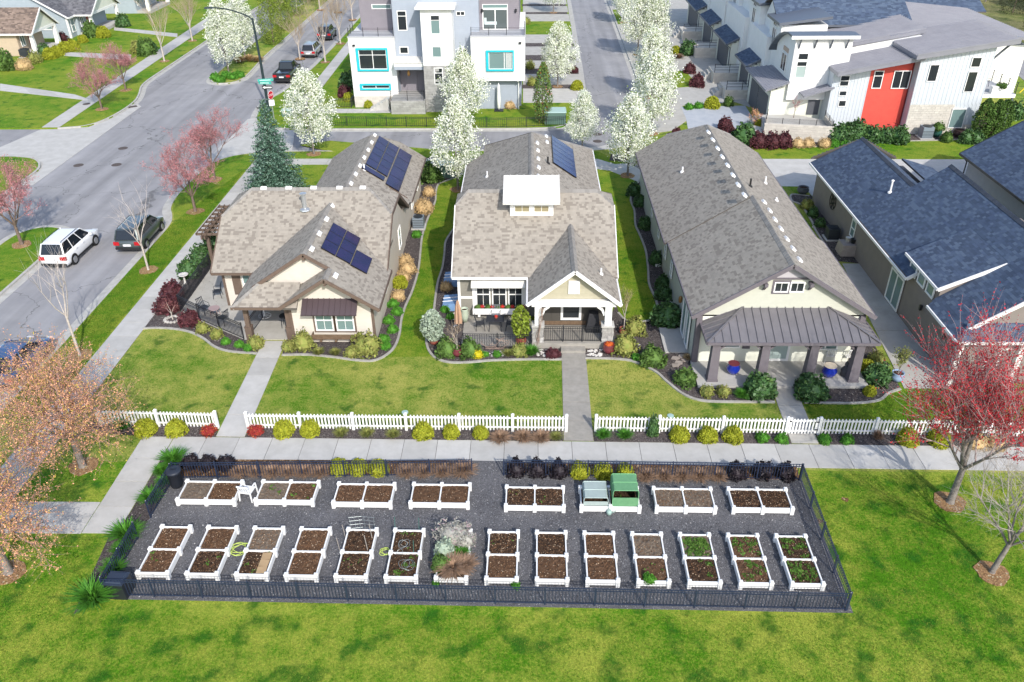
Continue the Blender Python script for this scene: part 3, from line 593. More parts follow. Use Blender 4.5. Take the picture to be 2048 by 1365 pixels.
for a, b in (((-12, 38.6, 5.2), (-12, 45.5, 5.2)), ((-10.72, 37.3, 4.36), (-10.72, 38.7, 4.36)), ((-16.85, 46.4, 5.8), (-9.7, 46.4, 5.8)), ((-11.7, 47.8, 4.95), (-11.7, 59.2, 4.95)), ((-18.4, 44.75, 4.7), (-16.85, 46.4, 5.8)), ((-8.2, 44.9, 4.8), (-9.7, 46.4, 5.8)), ((-15.93, 37.4, 2.62), (-14.63, 38.7, 3.47))): rf.ridge(a, b)
vents(H, C1([(945, 470), (908, 550), (866, 634), (822, 724), (960, 878)]), PR); vents(H, C1([(1188, 62), (1170, 104), (1150, 148), (1127, 192), (1102, 240), (1077, 289), (1050, 343)]), RR1)
vents(H, C1([(545, 370), (690, 369), (835, 368), (985, 368), (1120, 367)]), PF, .9)
for x0, x1 in ((1,2),): pass
pipe(H, C1([(785, 490)])[0], PF, .95, .13, GALV, True, 'flue'); pipe(H, C1([(1204, 655)])[0], PR, .55, .06, mat('black_pipe', (.02, .02, .02), rough=.5)); pipe(H, C1([(1212, 712)])[0], PR, .4, .05); pipe(H, C1([(1128, 262)])[0], RR1, .4, .06)
# gables, trim, fascias
w = Wall((-13.1, 38.15), (1, 0))
gable(H, [(-13.1, 38.15, 2.5), (-8.5, 38.15, 2.5), (-8.5, 38.15, 2.75), (-10.72, 38.15, 4.22), (-13.1, 38.15, 2.66)], (0, .3, 0), BEIGEW)
gable(H, [(-14.9, 38.95, 3.2), (-10.72, 38.95, 3.2), (-10.72, 38.95, 4.2), (-12, 38.95, 5.05)], (0, .3, 0), BEIGEW)
gable(H, [(-8.5, 42.3, 2.5), (-8.5, 50.5, 2.5), (-8.5, 47.9, 4.55), (-8.5, 45, 4.55)], (-.2, 0, 0), BEIGEW); gable(H, [(-18.05, 42.3, 2.5), (-18.05, 50.5, 2.5), (-18.05, 48, 4.5), (-18.05, 44.9, 4.5)], (.2, 0, 0), BEIGEW)
w.siding(H, [(.12, 0.02), (4.5, .02), (4.5, 2.65), (2.38, 4.1), (.12, 2.6)], BEIGE)
Wall((-14.9, 38.95), (1, 0)).siding(H, [(.3, 3.35), (4.1, 3.3), (4.1, 4.2), (2.9, 5.0)], BEIGE); Wall((-18.05, 42.15), (1, 0)).siding(H, [(.1, .05), (4.9, .05), (4.9, 2.5), (.1, 2.5)], BEIGE)
for w_, a, b in ((w, -.02, .13), (w, 4.48, 4.63), (Wall((-18.05, 42.15), (1, 0)), -.02, .12)): g = MB(); w_.rect(g, a, b, 0, 2.58, 0, .05); part('corner_board', g, BROWN, H)
trim(H, [((-13.36, 37.33, 2.56), (-10.72, 37.33, 4.3)), ((-10.72, 37.33, 4.3), (-7.98, 37.33, 2.48)), ((-15.0, 38.62, 3.16), (-12, 38.62, 5.13)), ((-12, 38.62, 5.13), (-10.7, 38.62, 4.28)), ((-8.17, 41.6, 2.56), (-8.17, 44.9, 4.72)), ((-8.17, 51.2, 2.56), (-8.17, 47.9, 4.72)), ((-8.17, 44.9, 4.72), (-8.17, 47.9, 4.72)), ((-18.42, 41.5, 2.5), (-18.42, 44.75, 4.64)), ((-8.4, 52.2, 2.7), (-9.6, 52.2, 3.5))], .05, .2, BROWN, 'rake_board')
trim(H, [((-18.4, 41.46, 2.5), (-15.9, 41.46, 2.5)), ((-15.93, 37.37, 2.56), (-13.3, 37.37, 2.56)), ((-15.95, 37.4, 2.52), (-15.95, 42, 2.52)), ((-7.97, 37.35, 2.5), (-7.97, 41.9, 2.5)), ((-8.06, 52.2, 2.5), (-8.06, 60.9, 2.5))], .06, .15, BROWN, 'gutter')
for x, y, z in ((-10.72, 37.5, 3.95), (-12, 38.75, 4.8)):
    g = MB(); g.b2((x-.07, y-.15, z), (x+.07, y+.6, z+.16)); part('bracket', g, BROWN, H)
# front windows under the bronze awning
W1 = w.window(H, 1.35, .75, 1.0, 1.35, 1, 2, gm=PANEG, muntin=2, trimm=BROWN, trimw=.1); w.window(H, 2.5, .75, 1.0, 1.35, 1, 2, gm=PANEG, muntin=2, trimm=BROWN, trimw=.1)
metal_roof(H, [(-12.25, 37.35), (-9.25, 37.35), (-9.25, 38.12), (-12.25, 38.12)], plane(0, 38.12, 2.78, 0, .78), BRONZE, .3, 'awning', .05, .03)
g = MB()
for x in (-11.85, -10.72, -9.6): g.beam((x, 38.1, 1.75), (x, 37.45, 2.2), .06, .08); g.beam((x, 38.1, 2.2), (x, 37.45, 2.2), .05, .05)
part('awning_bracket', g, BROWN, H)
g = MB(); g.b2((-11.95, 37.72, .42), (-9.4, 38.1, .48)); g.b2((-11.95, 37.72, .48), (-9.4, 37.76, .72)); g.b2((-11.95, 37.76, .48), (-11.91, 38.1, .72)); g.b2((-9.44, 37.76, .48), (-9.4, 38.1, .72))
for x in (-11.5, -10.67, -9.85): g.b2((x-.06, 37.8, .2), (x+.06, 38.1, .42))
part('window_box', g, WOODB, H)
wl = Wall((-18.05, 42.15), (1, 0)); wl.window(H, 1.15, .85, .9, 1.35, 1, 2, gm=PANEG, muntin=2)
g = MB(); wl.rect(g, .55, 1.05, .8, 2.25, 0, .05); part('shutter', g, BROWN, H)
# side windows on the east wall
we = Wall((-8.5, 38.15), (0, 1))
for u, z, ww, h in ((3.7, 1.0, .9, 1.3), (9.8, .9, .9, 1.4), (16.2, 1.0, .8, 1.2), (19.5, 1.1, .6, 1.0)): we.window(H, u, z, ww, h, 1, 2, gm=PANEG)
# porch posts, door
for x, y in ((-15.62, 38.45), (-13.32, 38.45)):
    g = MB(); g.box((x, y, .04), (.36, .36, .75)); g.box((x, y, .79), (.24, .24, 1.75)); g.box((x, y, .79), (.4, .4, .06)); part('porch_post', g, BROWN, H)
g = MB(); g.beam((-15.9, 38.45, 2.48), (-13.1, 38.45, 2.48), .2, .24); g.beam((-15.62, 38.45, 1.85), (-15.05, 38.45, 2.4), .1, .1); g.beam((-13.32, 38.45, 1.85), (-13.9, 38.45, 2.4), .1, .1); part('porch_beam', g, BROWN, H)
g = MB(); wl.rect(g, 3.3, 4.3, .05, 2.1, 0, .04); part('door', g, WOODB, H)
for a, b in ((-12.55, -12.3),): pass
# solar arrays
c = [((-11.44+.755*i, 40.0+1.1*j), (-11.44+.755*(i+1), 40.0+1.1*(j+1))) for i in range(2) for j in range(3)]+[((-9.92, 39.93), (-9.05, 41.8))]
solar('seven dark solar panels low on the front slope of the corner cottage roof', PR, c)
q = [on_plane(*p, RR1) for p in C1([(1210, 70), (1333, 128), (1415, 162), (1340, 375), (1258, 338), (1128, 250)])]
xa, xb, xc = q[0].x, q[1].x, q[2].x; ya, yb = (q[5].y+.5), q[0].y; n = 5
c = [((xa+(xb-xa)*i/2, ya+(yb-ya)*j/n), (xa+(xb-xa)*(i+1)/2, ya+(yb-ya)*(j+1)/n)) for i in range(2) for j in range(n)]+[((xb+.03, ya-1.2+(yb-ya+1.2)*j/4), (xb+.03+(xc-xb)*.93, ya-1.2+(yb-ya+1.2)*(j+1)/4)) for j in range(4)]
c += [((xa-.1, ya-.95), (xb-.1, ya-.25))]
solar('large dark solar array on the rear wing of the corner cottage, near the street trees', RR1, c)
# pergola at the street side
P_ = thing('pergola', 'brown slatted wooden pergola on the street side of the beige corner cottage', 'pergola', (-19.7, 49, 0))
for x, y in ((-20.6, 47.2), (-20.6, 50.6)):
    g = MB(); g.box((x, y, 0), (.2, .2, 2.35)); g.beam((x, y, 1.75), (x, y+.6*(1 if y < 48 else -1), 2.32), .1, .1); part('post', g, BROWN, P_)
g = MB(); g.beam((-20.7, 46.5, 2.42), (-20.7, 51.2, 2.42), .1, .22); g.beam((-20.5, 46.5, 2.42), (-20.5, 51.2, 2.42), .08, .22); g.beam((-18.5, 46.6, 2.42), (-18.5, 51.1, 2.42), .1, .22); part('beam', g, BROWN, P_)
g = MB(); g.beam((-21.1, 0, 0), (-18.15, 0, 0), .06, .16); sl_ = g.mesh('rafter', BROWN)
for i in range(8): put('rafter', sl_, P_, Vector((0, 46.7+i*.63, 2.6))-Vector((-19.7+19.7, 49, 0))+Vector((19.7, 0, 0)))
g = MB(); g.beam((0, 46.5, 0), (0, 51.2, 0), .05, .05); sl_ = g.mesh('slat', WOODB)
for i in range(9): put('slat', sl_, P_, (-21+i*.33+19.7, -49, 2.705))
# ------------------------------------------------------------------ middle cottage (olive grey siding, white trim, white dormer)
OLIVE = mat('olive_siding', (.235, .225, .19), (.21, .20, .17), rough=.75, scale=3); TANS = mat('tan_shingle_siding', (.40, .375, .28), (.37, .345, .255), rough=.75, scale=3, island=.06)
WTRIM = mat('white_trim', (.80, .79, .77), rough=.5); WMETAL = mat('white_metal_roof', (.68, .665, .62), (.63, .615, .575), rough=.4, scale=1.5, spec=.4)
STONE = mat('pier_stone', (.40, .39, .37), (.30, .29, .28), rough=.9, scale=5, island=.3); DARKP = mat('dark_porch_wall', (.075, .07, .062), rough=.7)
H = thing('cottage', 'middle cottage with tan shingle gable, stone porch piers and white metal dormer', 'house', (.2, 46, 0))
walls(H, [(-4.08, 41.0), (.5, 41.0), (.5, 39.4), (4.35, 39.4), (4.35, 50), (-4.08, 50)], 2.85, OLIVE); walls(H, [(-4.3, 50), (4.4, 50), (4.4, 61.3), (-3.1, 61.3), (-3.1, 58.1), (-4.3, 58.1)], 2.75, OLIVE)
s = .625
PF = plane(0, 40.45, 2.86, 0, s); PB = plane(0, 50.5, 2.86, 0, -s); RR2 = plane(4.87, 0, 2.8, -.68, 0); RL2 = plane(-4.72, 0, 2.8, .665, 0); GL2 = plane(2.365, 0, 4.74, .8, 0); GR2 = plane(2.365, 0, 4.74, -.8, 0)
rf = Roof(H, SHING, CAPM)
rf.face([(-4.35, 40.45), (4.92, 40.45), (4.92, 44.6), (4.0, 45.48), (-3.65, 45.48), (-4.35, 44.6)], PF); rf.face([(-4.35, 50.5), (4.92, 50.5), (4.92, 46.3), (4.0, 45.48), (-3.65, 45.48), (-4.35, 46.3)], PB)
rf.face([(-3.65, 45.48), (-4.35, 44.6), (-4.35, 46.3)], plane(-3.65, 45.48, 6.0, .78, 0)); rf.face([(4.0, 45.48), (4.92, 44.6), (4.92, 46.3)], plane(4.0, 45.48, 6.0, -.6, 0))
rf.face([(2.365, 37.55), (2.365, 44), (-.1, 41.2), (-.1, 37.55)], GL2); rf.face([(2.365, 37.55), (2.365, 44), (4.85, 41.2), (4.85, 37.55)], GR2)
rf.face([(4.87, 50), (4.87, 61.9), (.1, 56.2), (.1, 46)], RR2); rf.face([(-4.72, 50), (-4.72, 58.6), (-3.45, 58.6), (-3.45, 60.4), (.1, 56.2), (.1, 46)], RL2); rf.face([(.1, 56.2), (4.87, 61.9), (-3.45, 60.4)], plane(.1, 56.2, 6.03, 0, -.56))
rf.done()
for a, b in (((2.365, 37.5, 4.76), (2.365, 43.4, 4.76)), ((-3.65, 45.48, 6.03), (4.0, 45.48, 6.03)), ((.1, 46, 6.05), (.1, 56.2, 6.05)), ((-4.35, 44.6, 5.46), (-3.65, 45.48, 6.02)), ((4.92, 44.6, 5.46), (4.0, 45.48, 6.02)), ((4.87, 61.9, 2.83), (.1, 56.2, 6.05))): rf.ridge(a, b)
vents(H, C2([(758, 65), (708, 103), (711, 145), (713, 191), (715, 239), (714, 288), (762, 98)]), RR2, .95)
pipe(H, C2([(430, 290)])[0], RL2, .4, .05); pipe(H, C2([(1064, 832)])[0], GR2, .35, .05); pipe(H, C2([(768, 215)])[0], RR2, .45, .06, MATS['black_pipe'])
gable(H, [(.0, 38.0, 2.6), (4.7, 38.0, 2.6), (4.7, 38.0, 2.8), (2.365, 38.0, 4.62), (.0, 38.0, 2.75)], (0, .25, 0), TANS)
Wall((0, 38.0), (1, 0)).siding(H, [(.25, 2.9), (4.5, 2.9), (4.5, 2.95), (2.365, 4.6), (.25, 2.95)], TANS, .15)
gable(H, [(4.35, 41, 2.7), (4.35, 50, 2.7), (4.35, 46.4, 5.4), (4.35, 44.5, 5.4)], (-.2, 0, 0), OLIVE); gable(H, [(-4.08, 41, 2.7), (-4.08, 50, 2.7), (-4.08, 46.4, 5.4), (-4.08, 44.5, 5.4)], (.2, 0, 0), OLIVE)
trim(H, [((-.14, 37.53, 2.7), (2.365, 37.53, 4.7)), ((2.365, 37.53, 4.7), (4.88, 37.53, 2.7)), ((-4.38, 40.45, 2.78), (-4.38, 44.6, 5.38)), ((4.95, 40.45, 2.78), (4.95, 44.6, 5.38))], .05, .2, WTRIM, 'rake_board')
trim(H, [((-4.35, 40.42, 2.8), (-.1, 40.42, 2.8)), ((4.88, 37.55, 2.72), (4.88, 41, 2.72)), ((-.13, 37.55, 2.72), (-.13, 40.4, 2.72)), ((4.9, 50.5, 2.74), (4.9, 61.9, 2.74)), ((-4.75, 50.5, 2.74), (-4.75, 58.6, 2.74))], .08, .13, WTRIM, 'gutter')
g = MB(); g.b2((2.06, 37.9, 3.2), (2.66, 37.97, 3.98)); part('gable_vent', g, WTRIM, H)
g = MB(); g.b2((.12, 37.72, 2.52), (4.62, 37.98, 2.86)); part('porch_beam', g, WTRIM, H)
# porch with stone piers
g = MB(); g.b2((.1, 37.5, -.1), (4.7, 39.4, .36)); part('porch_floor', g, AGGR, H); g = MB(); g.b2((1.72, 37.05, -.1), (3.05, 37.5, .18)); part('step', g, AGGR, H)
for x in (.47, 4.24):
    p = Wall((x-.3, 37.6), (1, 0)); g = MB(); g.b2((x-.27, 37.63, .3), (x+.27, 38.1, 1.33)); pr = part('stone_pier', g, STONE, H)
    st = MB()
    for (q, L_) in ((Wall((x-.3, 37.6), (1, 0)), .6), (Wall((x+.3, 37.6), (0, 1)), .52), (Wall((x-.3, 38.12), (0, -1)), .52)):
        z = .34
        while z < 1.3:
            hh = R.uniform(.1, .2); u = 0
            while u < L_-.02: ww = min(R.uniform(.14, .34), L_-u); q.rect(st, u+.006, u+ww-.006, z+.006, min(z+hh, 1.32)-.006, -.04, R.uniform(-.01, .03)); u += ww
            z += hh
    part('stone_facing', st, STONE, pr, kind='stuff'); g = MB(); g.b2((x-.35, 37.55, 1.33), (x+.35, 38.18, 1.4)); part('cap_stone', g, CONC, pr)
    g = MB(); g.box((x, 37.86, 1.4), (.36, .36, 1.2)); part('porch_post', g, WTRIM, H)
    k = 1 if x < 2 else -1; g = MB(); P = [(x+k*.2, 37.85, 1.95), (x+k*.33, 37.85, 2.28), (x+k*.6, 37.85, 2.5)]; g.beam(P[0], P[1], .12, .12, up=(0, 1, 0)); g.beam(P[1], P[2], .12, .12, up=(0, 1, 0)); part('brace', g, WTRIM, H)
wd = Wall((.5, 39.4), (1, 0)); g = MB(); wd.rect(g, .02, 3.84, .36, 2.7, -.02, .012); part('porch_wall', g, DARKP, H)
wd.window(H, 1.25, .75, 1.15, 1.2, 1, 1, fw=.13); g = MB(); wd.rect(g, .02, 3.84, .42, .66, .01, .03); part('panel', g, WOODB, H)
for u in (.3, .75, 2.6, 3.1): g = MB(); wd.rect(g, u, u+.05, .7, 2.5, .01, .04); part('batten', g, DARKP, H)
# front window bank, awning and flower box
wf = Wall((-4.08, 41.0), (1, 0)); wf.siding(H, [(.12, .1), (4.5, .1), (4.5, 2.75), (.12, 2.75)], OLIVE, .16)
for i in range(3): wf.window(H, 1.0+i*.93, .66, .84, 1.62, 1, 2, muntin=2, gm=PANEB, fw=.07, d=.03, split=[.66, 1.5, 2.28])
g = MB(); wf.rect(g, .8, .99, .7, 2.6, 0, .06); part('window_casing', g, WTRIM, H); g = MB(); wf.rect(g, 3.7, 3.9, .7, 2.6, 0, .06); part('window_casing', g, WTRIM, H)
for u0, u1, z0, z1 in ((-.03, .12, .1, 2.75), (.12, .8, 1.2, 1.34), (3.9, 4.5, 1.2, 1.34)): g = MB(); wf.rect(g, u0, u1, z0, z1, 0, .05); part('trim_board', g, WTRIM, H)
metal_roof(H, [(-3.3, 40.25), (-.22, 40.25), (-.22, 40.97), (-3.3, 40.97)], plane(0, 40.97, 2.78, 0, .66), WMETAL, .3, 'awning', .05, .03)
bx = MB(); bx.b2((-3.25, 40.42, .45), (-.28, 40.9, .5)); bx.b2((-3.25, 40.42, .5), (-.28, 40.46, .82)); bx.b2((-3.25, 40.46, .5), (-3.2, 40.9, .82)); bx.b2((-.33, 40.46, .5), (-.28, 40.9, .82))
for x in (-2.9, -1.77, -.6): bx.b2((x-.07, 40.5, .22), (x+.07, 40.97, .45))
part('window_box', bx, WTRIM, H)
# the white dormer
dz = MB(); dz.prism([(-1.14, 43.95), (1.37, 43.95), (1.37, 45.6), (-1.14, 45.6)], 4.6, lambda x, y: 6.03+(y-43.5)*.36); D = part('dormer', dz, WTRIM, H)
q = Wall((-1.14, 43.95), (1, 0)); q.window(D, .24, 5.27, .92, .46, 1, 1, gm=glass_mat('dormer_glass', (.30, .26, .16)), muntin=2, fw=.05); q.window(D, 1.36, 5.27, .92, .46, 1, 1, gm=MATS['dormer_glass'], muntin=2, fw=.05)
metal_roof(H, [(-1.54, 43.45), (1.74, 43.45), (1.74, 45.75), (-1.54, 45.75)], plane(0, 43.45, 6.06, 0, .34), WMETAL, .41, 'dormer_roof', .12, .035)
RS = plane(4.87, 0, 2.8, -.68, 0)
q = [on_plane(*p, RS) for p in C2([(783, 72), (905, 137), (920, 285), (793, 232)])]; xa, xb = (q[0].x+q[3].x)/2, (q[1].x+q[2].x)/2; ya, yb = (q[3].y+q[2].y)/2, (q[0].y+q[1].y)/2
solar('upright blue solar array on the rear roof of the middle cottage', RS, [((xa, ya+(yb-ya)*j/6), (xb, ya+(yb-ya)*(j+1)/6)) for j in range(6)], cm=SOLARB)
# porch railing panels
def railing(name, pts, z0, h, label, cat, n_per_m=7.5, m=None, bars='up', posts=True, group=None, r=.011, pw=.05, spacing=None):
    """metal fence along a plan line: posts, rails and pickets, each its own part"""
    m = m or BLACKM; t = thing(name, label, cat, (*pts[0], z0), 0, group); w0 = Vector((*pts[0], z0))
    pk = MB(); pk.b2((-r, -r, .06), (r, r, h-.02)); pk = pk.mesh('picket', m); pm = MB(); pm.b2((-pw/2, -pw/2, 0), (pw/2, pw/2, h+.05)); pm.lathe([(pw*.6, h+.05), (pw*.6, h+.065), (.005, h+.09)], (0, 0, 0), 6); pm = pm.mesh('post', m)
    for i in range(len(pts)-1):
        a, b = Vector((*pts[i], z0)), Vector((*pts[i+1], z0)); L_ = (b-a).length; d = (b-a)/L_; rz = math.atan2(d.y, d.x)
        k = max(1, round(L_/(spacing or 1.85)))
        for j in range(k+(1 if i == len(pts)-2 else 0)): put('post', pm, t, a+d*(L_*j/k)-w0, (0, 0, rz))
        for z in ((.1, h-.12, h) if bars == 'up' else tuple(h*(q+1)/5 for q in range(5))):
            g = MB(); g.beam(a+Vector((0, 0, z)), b+Vector((0, 0, z)), .025 if bars == 'up' else .02, .028 if bars == 'up' else .02); part('rail', g, m, t)
        if bars == 'up':
            n = int(L_*n_per_m)
            for j in range(1, n): put('picket', pk, t, a+d*(L_*j/n)-w0, (0, 0, rz))
    return t
railing('porch_railing', [(.78, 37.68), (3.93, 37.68)], .36, .95, 'black porch railing between the two stone piers of the middle cottage', 'railing', 8.5, spacing=1.05)
railing('metal_fence', [(-3.6, 37.5), (.12, 37.45)], .05, .9, 'low black fence along the patio of the middle cottage', 'fence', 8)
# ------------------------------------------------------------------ right cottage (cream siding, grey porch)
CREAM = mat('cream_siding', (.50, .505, .43), (.47, .475, .405), rough=.7, scale=3); CREAMW = mat('cream_wall', (.52, .535, .46), (.48, .495, .43), rough=.8, scale=1.5); LIGHTW = mat('porch_wall_cream', (.66, .67, .58), rough=.7)
MAUVE = mat('mauve_grey_trim', (.155, .14, .155), (.135, .12, .135), rough=.65, scale=4); GMETAL = mat('grey_metal_roof', (.20, .19, .20), (.17, .162, .17), rough=.42, scale=1.5, metal=.25, spec=.5); MAUVEL = mat('mauve_panel', (.42, .40, .42), rough=.7)
H = thing('cottage', 'long cream cottage with grey metal porch roof on mauve pillars', 'house', (13, 47, 0))
walls(H, [(8.6, 36.15), (17.1, 36.15), (17.1, 59.9), (8.5, 59.9)], 3.05, CREAMW)
s = .632
HL = plane(8.3, 0, 3.1, s, 0); HR = plane(17.5, 0, 3.1, -s, 0); HL2 = plane(8.12, 0, 3.05, s, 0); HR2 = plane(17.3, 0, 3.05, -s, 0)
rf = Roof(H, SHING, CAPM, .142, .18)
rf.face([(8.3, 35.8), (8.3, 44.6), (12.9, 44.6), (12.9, 35.8)], HL); rf.face([(17.5, 35.8), (17.5, 44.6), (12.9, 44.6), (12.9, 35.8)], HR)
rf.face([(8.12, 44.5), (8.12, 60.5), (10.3, 60.5), (12.71, 58), (12.71, 44.5)], HL2); rf.face([(17.3, 44.5), (17.3, 60.5), (15.1, 60.5), (12.71, 58), (12.71, 44.5)], HR2); rf.face([(12.71, 58), (10.3, 60.5), (15.1, 60.5)], plane(12.71, 58, 5.95, 0, -.6))
rf.done(); rf.ridge((12.9, 35.75, 6.03), (12.9, 44.6, 6.03)); rf.ridge((12.71, 44.6, 5.97), (12.71, 58, 5.97)); rf.ridge((10.3, 60.5, 4.45), (12.71, 58, 5.97)); rf.ridge((15.1, 60.5, 4.45), (12.71, 58, 5.97))
vents(H, [(p[0]+0, p[1]) for p in C3([(677, 365), (703, 406), (727, 448), (755, 491), (783, 539), (812, 585), (843, 637)])], HR); vents(H, C3([(415, 36), (436, 72), (458, 112), (480, 152), (505, 192), (530, 238), (555, 284), (584, 332)]), HR2)
for p, pl, h, m in (((293, 222), HL2, .35, None), ((612, 290), HR2, .5, MATS['black_pipe']), ((683, 275), HR2, .45, None), ((735, 357), HR2, .2, None)): pipe(H, C3([p])[0], pl, h, .06, m)
gable(H, [(8.6, 36.15, 2.9), (17.1, 36.15, 2.9), (17.1, 36.15, 3.2), (12.9, 36.15, 5.88), (8.6, 36.15, 3.2)], (0, .3, 0), CREAMW)
wf = Wall((8.6, 36.15), (1, 0)); wf.siding(H, [(.05, 3.0), (8.45, 3.0), (8.45, 3.2), (5.33, 5.1), (3.27, 5.1), (.05, 3.2)], CREAM, .17); wf.siding(H, [(3.25, 5.1), (5.35, 5.1), (4.3, 5.8)], MAUVEL, .1); wf.siding(H, [(.3, .15), (8.4, .15), (8.4, 2.9), (.3, 2.9)], LIGHTW, .18)
g = MB(); wf.rect(g, 3.25, 5.35, 5.04, 5.14, 0, .06); part('trim_board', g, MAUVE, H)
wf.window(H, 3.63, 4.32, .72, .58, 1, 1, muntin=2, gm=PANEB, fw=.06, trimm=MAUVE, trimw=.09); wf.window(H, 4.42, 4.32, .72, .58, 1, 1, muntin=2, gm=PANEB, fw=.06)
for x in (11.73, 13.98): g = MB(); g.b2((x-.09, 35.75, 4.78), (x+.09, 36.15, 4.95)); g.beam((x, 36.1, 4.5), (x, 35.8, 4.82), .1, .1); part('bracket', g, MAUVE, H)
trim(H, [((8.26, 35.78, 3.0), (12.9, 35.78, 5.95)), ((12.9, 35.78, 5.95), (17.54, 35.78, 3.0))], .05, .22, MAUVE, 'rake_board'); trim(H, [((8.26, 35.8, 3.03), (8.26, 44.6, 3.03)), ((17.54, 35.8, 3.03), (17.54, 44.6, 3.03)), ((8.08, 44.6, 2.98), (8.08, 60.5, 2.98)), ((17.34, 44.6, 2.98), (17.34, 60.5, 2.98))], .07, .14, MAUVE, 'gutter')
PZ = plane(0, 34.1, 2.56, 0, .42)
metal_roof(H, [(8.8, 34.1), (17.25, 34.1), (15.05, 36.3), (11.0, 36.3)], PZ, GMETAL, .42); metal_roof(H, [(8.8, 34.1), (8.8, 36.5), (11.0, 36.3)], plane(8.8, 0, 2.56, .42, 0), GMETAL, .42); metal_roof(H, [(17.25, 34.1), (17.25, 36.5), (15.05, 36.3)], plane(17.25, 0, 2.56, -.42, 0), GMETAL, .42)
trim(H, [((8.8, 34.08, 2.52), (17.25, 34.08, 2.52)), ((8.78, 34.1, 2.52), (8.78, 36.5, 2.52)), ((17.27, 34.1, 2.52), (17.27, 36.5, 2.52))], .07, .15, MAUVE, 'gutter'); trim(H, [((8.8, 34.1, 2.62), (11.0, 36.3, 3.53)), ((17.25, 34.1, 2.62), (15.05, 36.3, 3.53))], .1, .04, GMETAL, 'ridge_flashing')
g = MB(); g.b2((8.55, 33.85, -.1), (17.15, 36.15, .16)); part('porch_floor', g, CONC, H)
for x in (9.33, 11.8, 14.2, 16.45): g = MB(); g.box((x, 34.45, .14), (.5, .5, 2.25), taper=.78); part('pillar', g, MAUVE, H); g = MB(); g.box((x, 34.45, .16), (.56, .56, .1)); part('pillar_base', g, MAUVE, H)
g = MB(); g.beam((8.95, 34.45, 2.42), (17.1, 34.45, 2.42), .26, .22); part('porch_beam', g, MAUVE, H)
for x, k in ((9.33, 1), (11.8, -1), (11.8, 1), (14.2, -1), (14.2, 1), (16.45, -1)): g = MB(); g.beam((x+k*.2, 34.45, 2.0), (x+k*.62, 34.45, 2.36), .09, .09, up=(0, 1, 0)); part('brace', g, MAUVE, H)
for x in (8.72, 17.0): g = MB(); g.b2((x-.14, 36.0, .15), (x+.14, 36.28, 3.0)); part('corner_board', g, MAUVE, H)
wf.window(H, 1.35, 1.0, 1.1, 1.3, 1, 2, gm=PANEG); g = MB(); wf.rect(g, 2.55, 2.95, .95, 2.35, 0, .05); part('shutter', g, MAUVE, H); wf.window(H, 3.75, .2, 1.3, 2.1, 1, 1, gm=PANEL_, fw=.12, name='patio_door'); wf.window(H, 6.2, .9, 1.3, 1.35, 2, 1, gm=PANEG)
wl = Wall((8.52, 59.9), (0, -1))
for y, z, w_, h in ((38.3, .2, .9, 2.2), (37.1, .25, .8, 2.15)): wl.window(H, 59.9-y-w_, z, w_, h, 1, 1, gm=PANEG, name='side_door')
for y in (44.0, 46.5, 49.5, 53): wl.window(H, 59.9-y, 1.2, .6, 1.0, 1, 2, gm=PANEG)
for y in (42.2, 44.4, 47.6, 41): g = MB(); g.b2((8.15, y-.3, 0), (8.5, y+.3, .18)); g.b2((8.2, y-.25, .1), (8.45, y+.25, .2)); part('window_well', g, WTRIM, H)
g = MB(); g.lathe([(.05, 2.2), (.1, 2.15), (.12, 2.0), (.09, 1.82), (.04, 1.78)], (8.36, 39.5, 0), 8); part('wall_lantern', g, mat('brass', (.35, .2, .08), rough=.35, metal=.8), H)
# ------------------------------------------------------------------ blue roofed house on the right
TAUPE = mat('taupe_siding', (.235, .205, .185), (.215, .188, .17), rough=.75, scale=2); 
H = thing('house', 'taupe house with blue shingle roofs and shed dormer, beside a narrow concrete walk', 'house', (26, 46, 0))
walls(H, [(21.45, 34.6), (31.4, 34.6), (31.4, 48.8), (27.6, 48.8), (27.6, 58.4), (21.4, 58.4), (21.4, 48.8)], 2.75, TAUPE)
s = .68; W4 = plane(20.95, 0, 2.8, s, 0); E4 = plane(31.15, 0, 2.8, -s, 0); R4 = plane(27.25, 0, 2.8, -s, 0)
rf = Roof(H, SHINGB, CAPB, .16, .26)
rf.face([(20.95, 48.9), (20.95, 40.55), (21.6, 40.55), (24.5, 42.0), (24.5, 37.8), (21.3, 37.8), (20.88, 37.5), (20.88, 33.9), (21.6, 34.5), (26.05, 34.5), (26.05, 48.9)], W4); rf.face([(31.15, 48.9), (31.15, 34.5), (26.05, 34.5), (26.05, 48.9)], E4)
rf.face([(20.95, 48.2), (20.95, 59.0), (24.1, 58.2), (24.1, 48.2)], W4); rf.face([(27.25, 48.8), (27.25, 59), (24.1, 58.2), (24.1, 48.8)], R4); rf.face([(24.1, 58.2), (20.95, 59.0), (27.25, 59)], plane(24.1, 58.2, 4.94, 0, -2.2))
rf.face([(27.0, 52), (27.0, 57.6), (29.4, 57.6), (29.4, 52)], plane(27.0, 0, 3.6, -.3, 0))
rf.face([(21.3, 37.75), (21.3, 42.0), (24.6, 42.0), (24.6, 37.75)], plane(21.3, 0, 3.66, .48, 0)); rf.face([(20.9, 33.9), (27, 33.9), (27, 34.75), (21.6, 34.75)], plane(0, 33.9, 2.8, 0, s))
rf.done(); rf.ridge((26.05, 34.5, 6.3), (26.05, 48.9, 6.3)); rf.ridge((24.1, 48.9, 4.97), (24.1, 58.2, 4.97)); pipe(H, C4([(612, 318)])[0], W4, .75, .06, None, True)
trim(H, [((20.9, 40.5, 2.74), (20.9, 59, 2.74)), ((20.83, 33.9, 2.74), (20.83, 37.5, 2.74)), ((20.9, 33.86, 2.74), (27, 33.86, 2.74)), ((21.25, 37.72, 3.6), (21.25, 42, 3.6))], .07, .14, WTRIM, 'gutter')
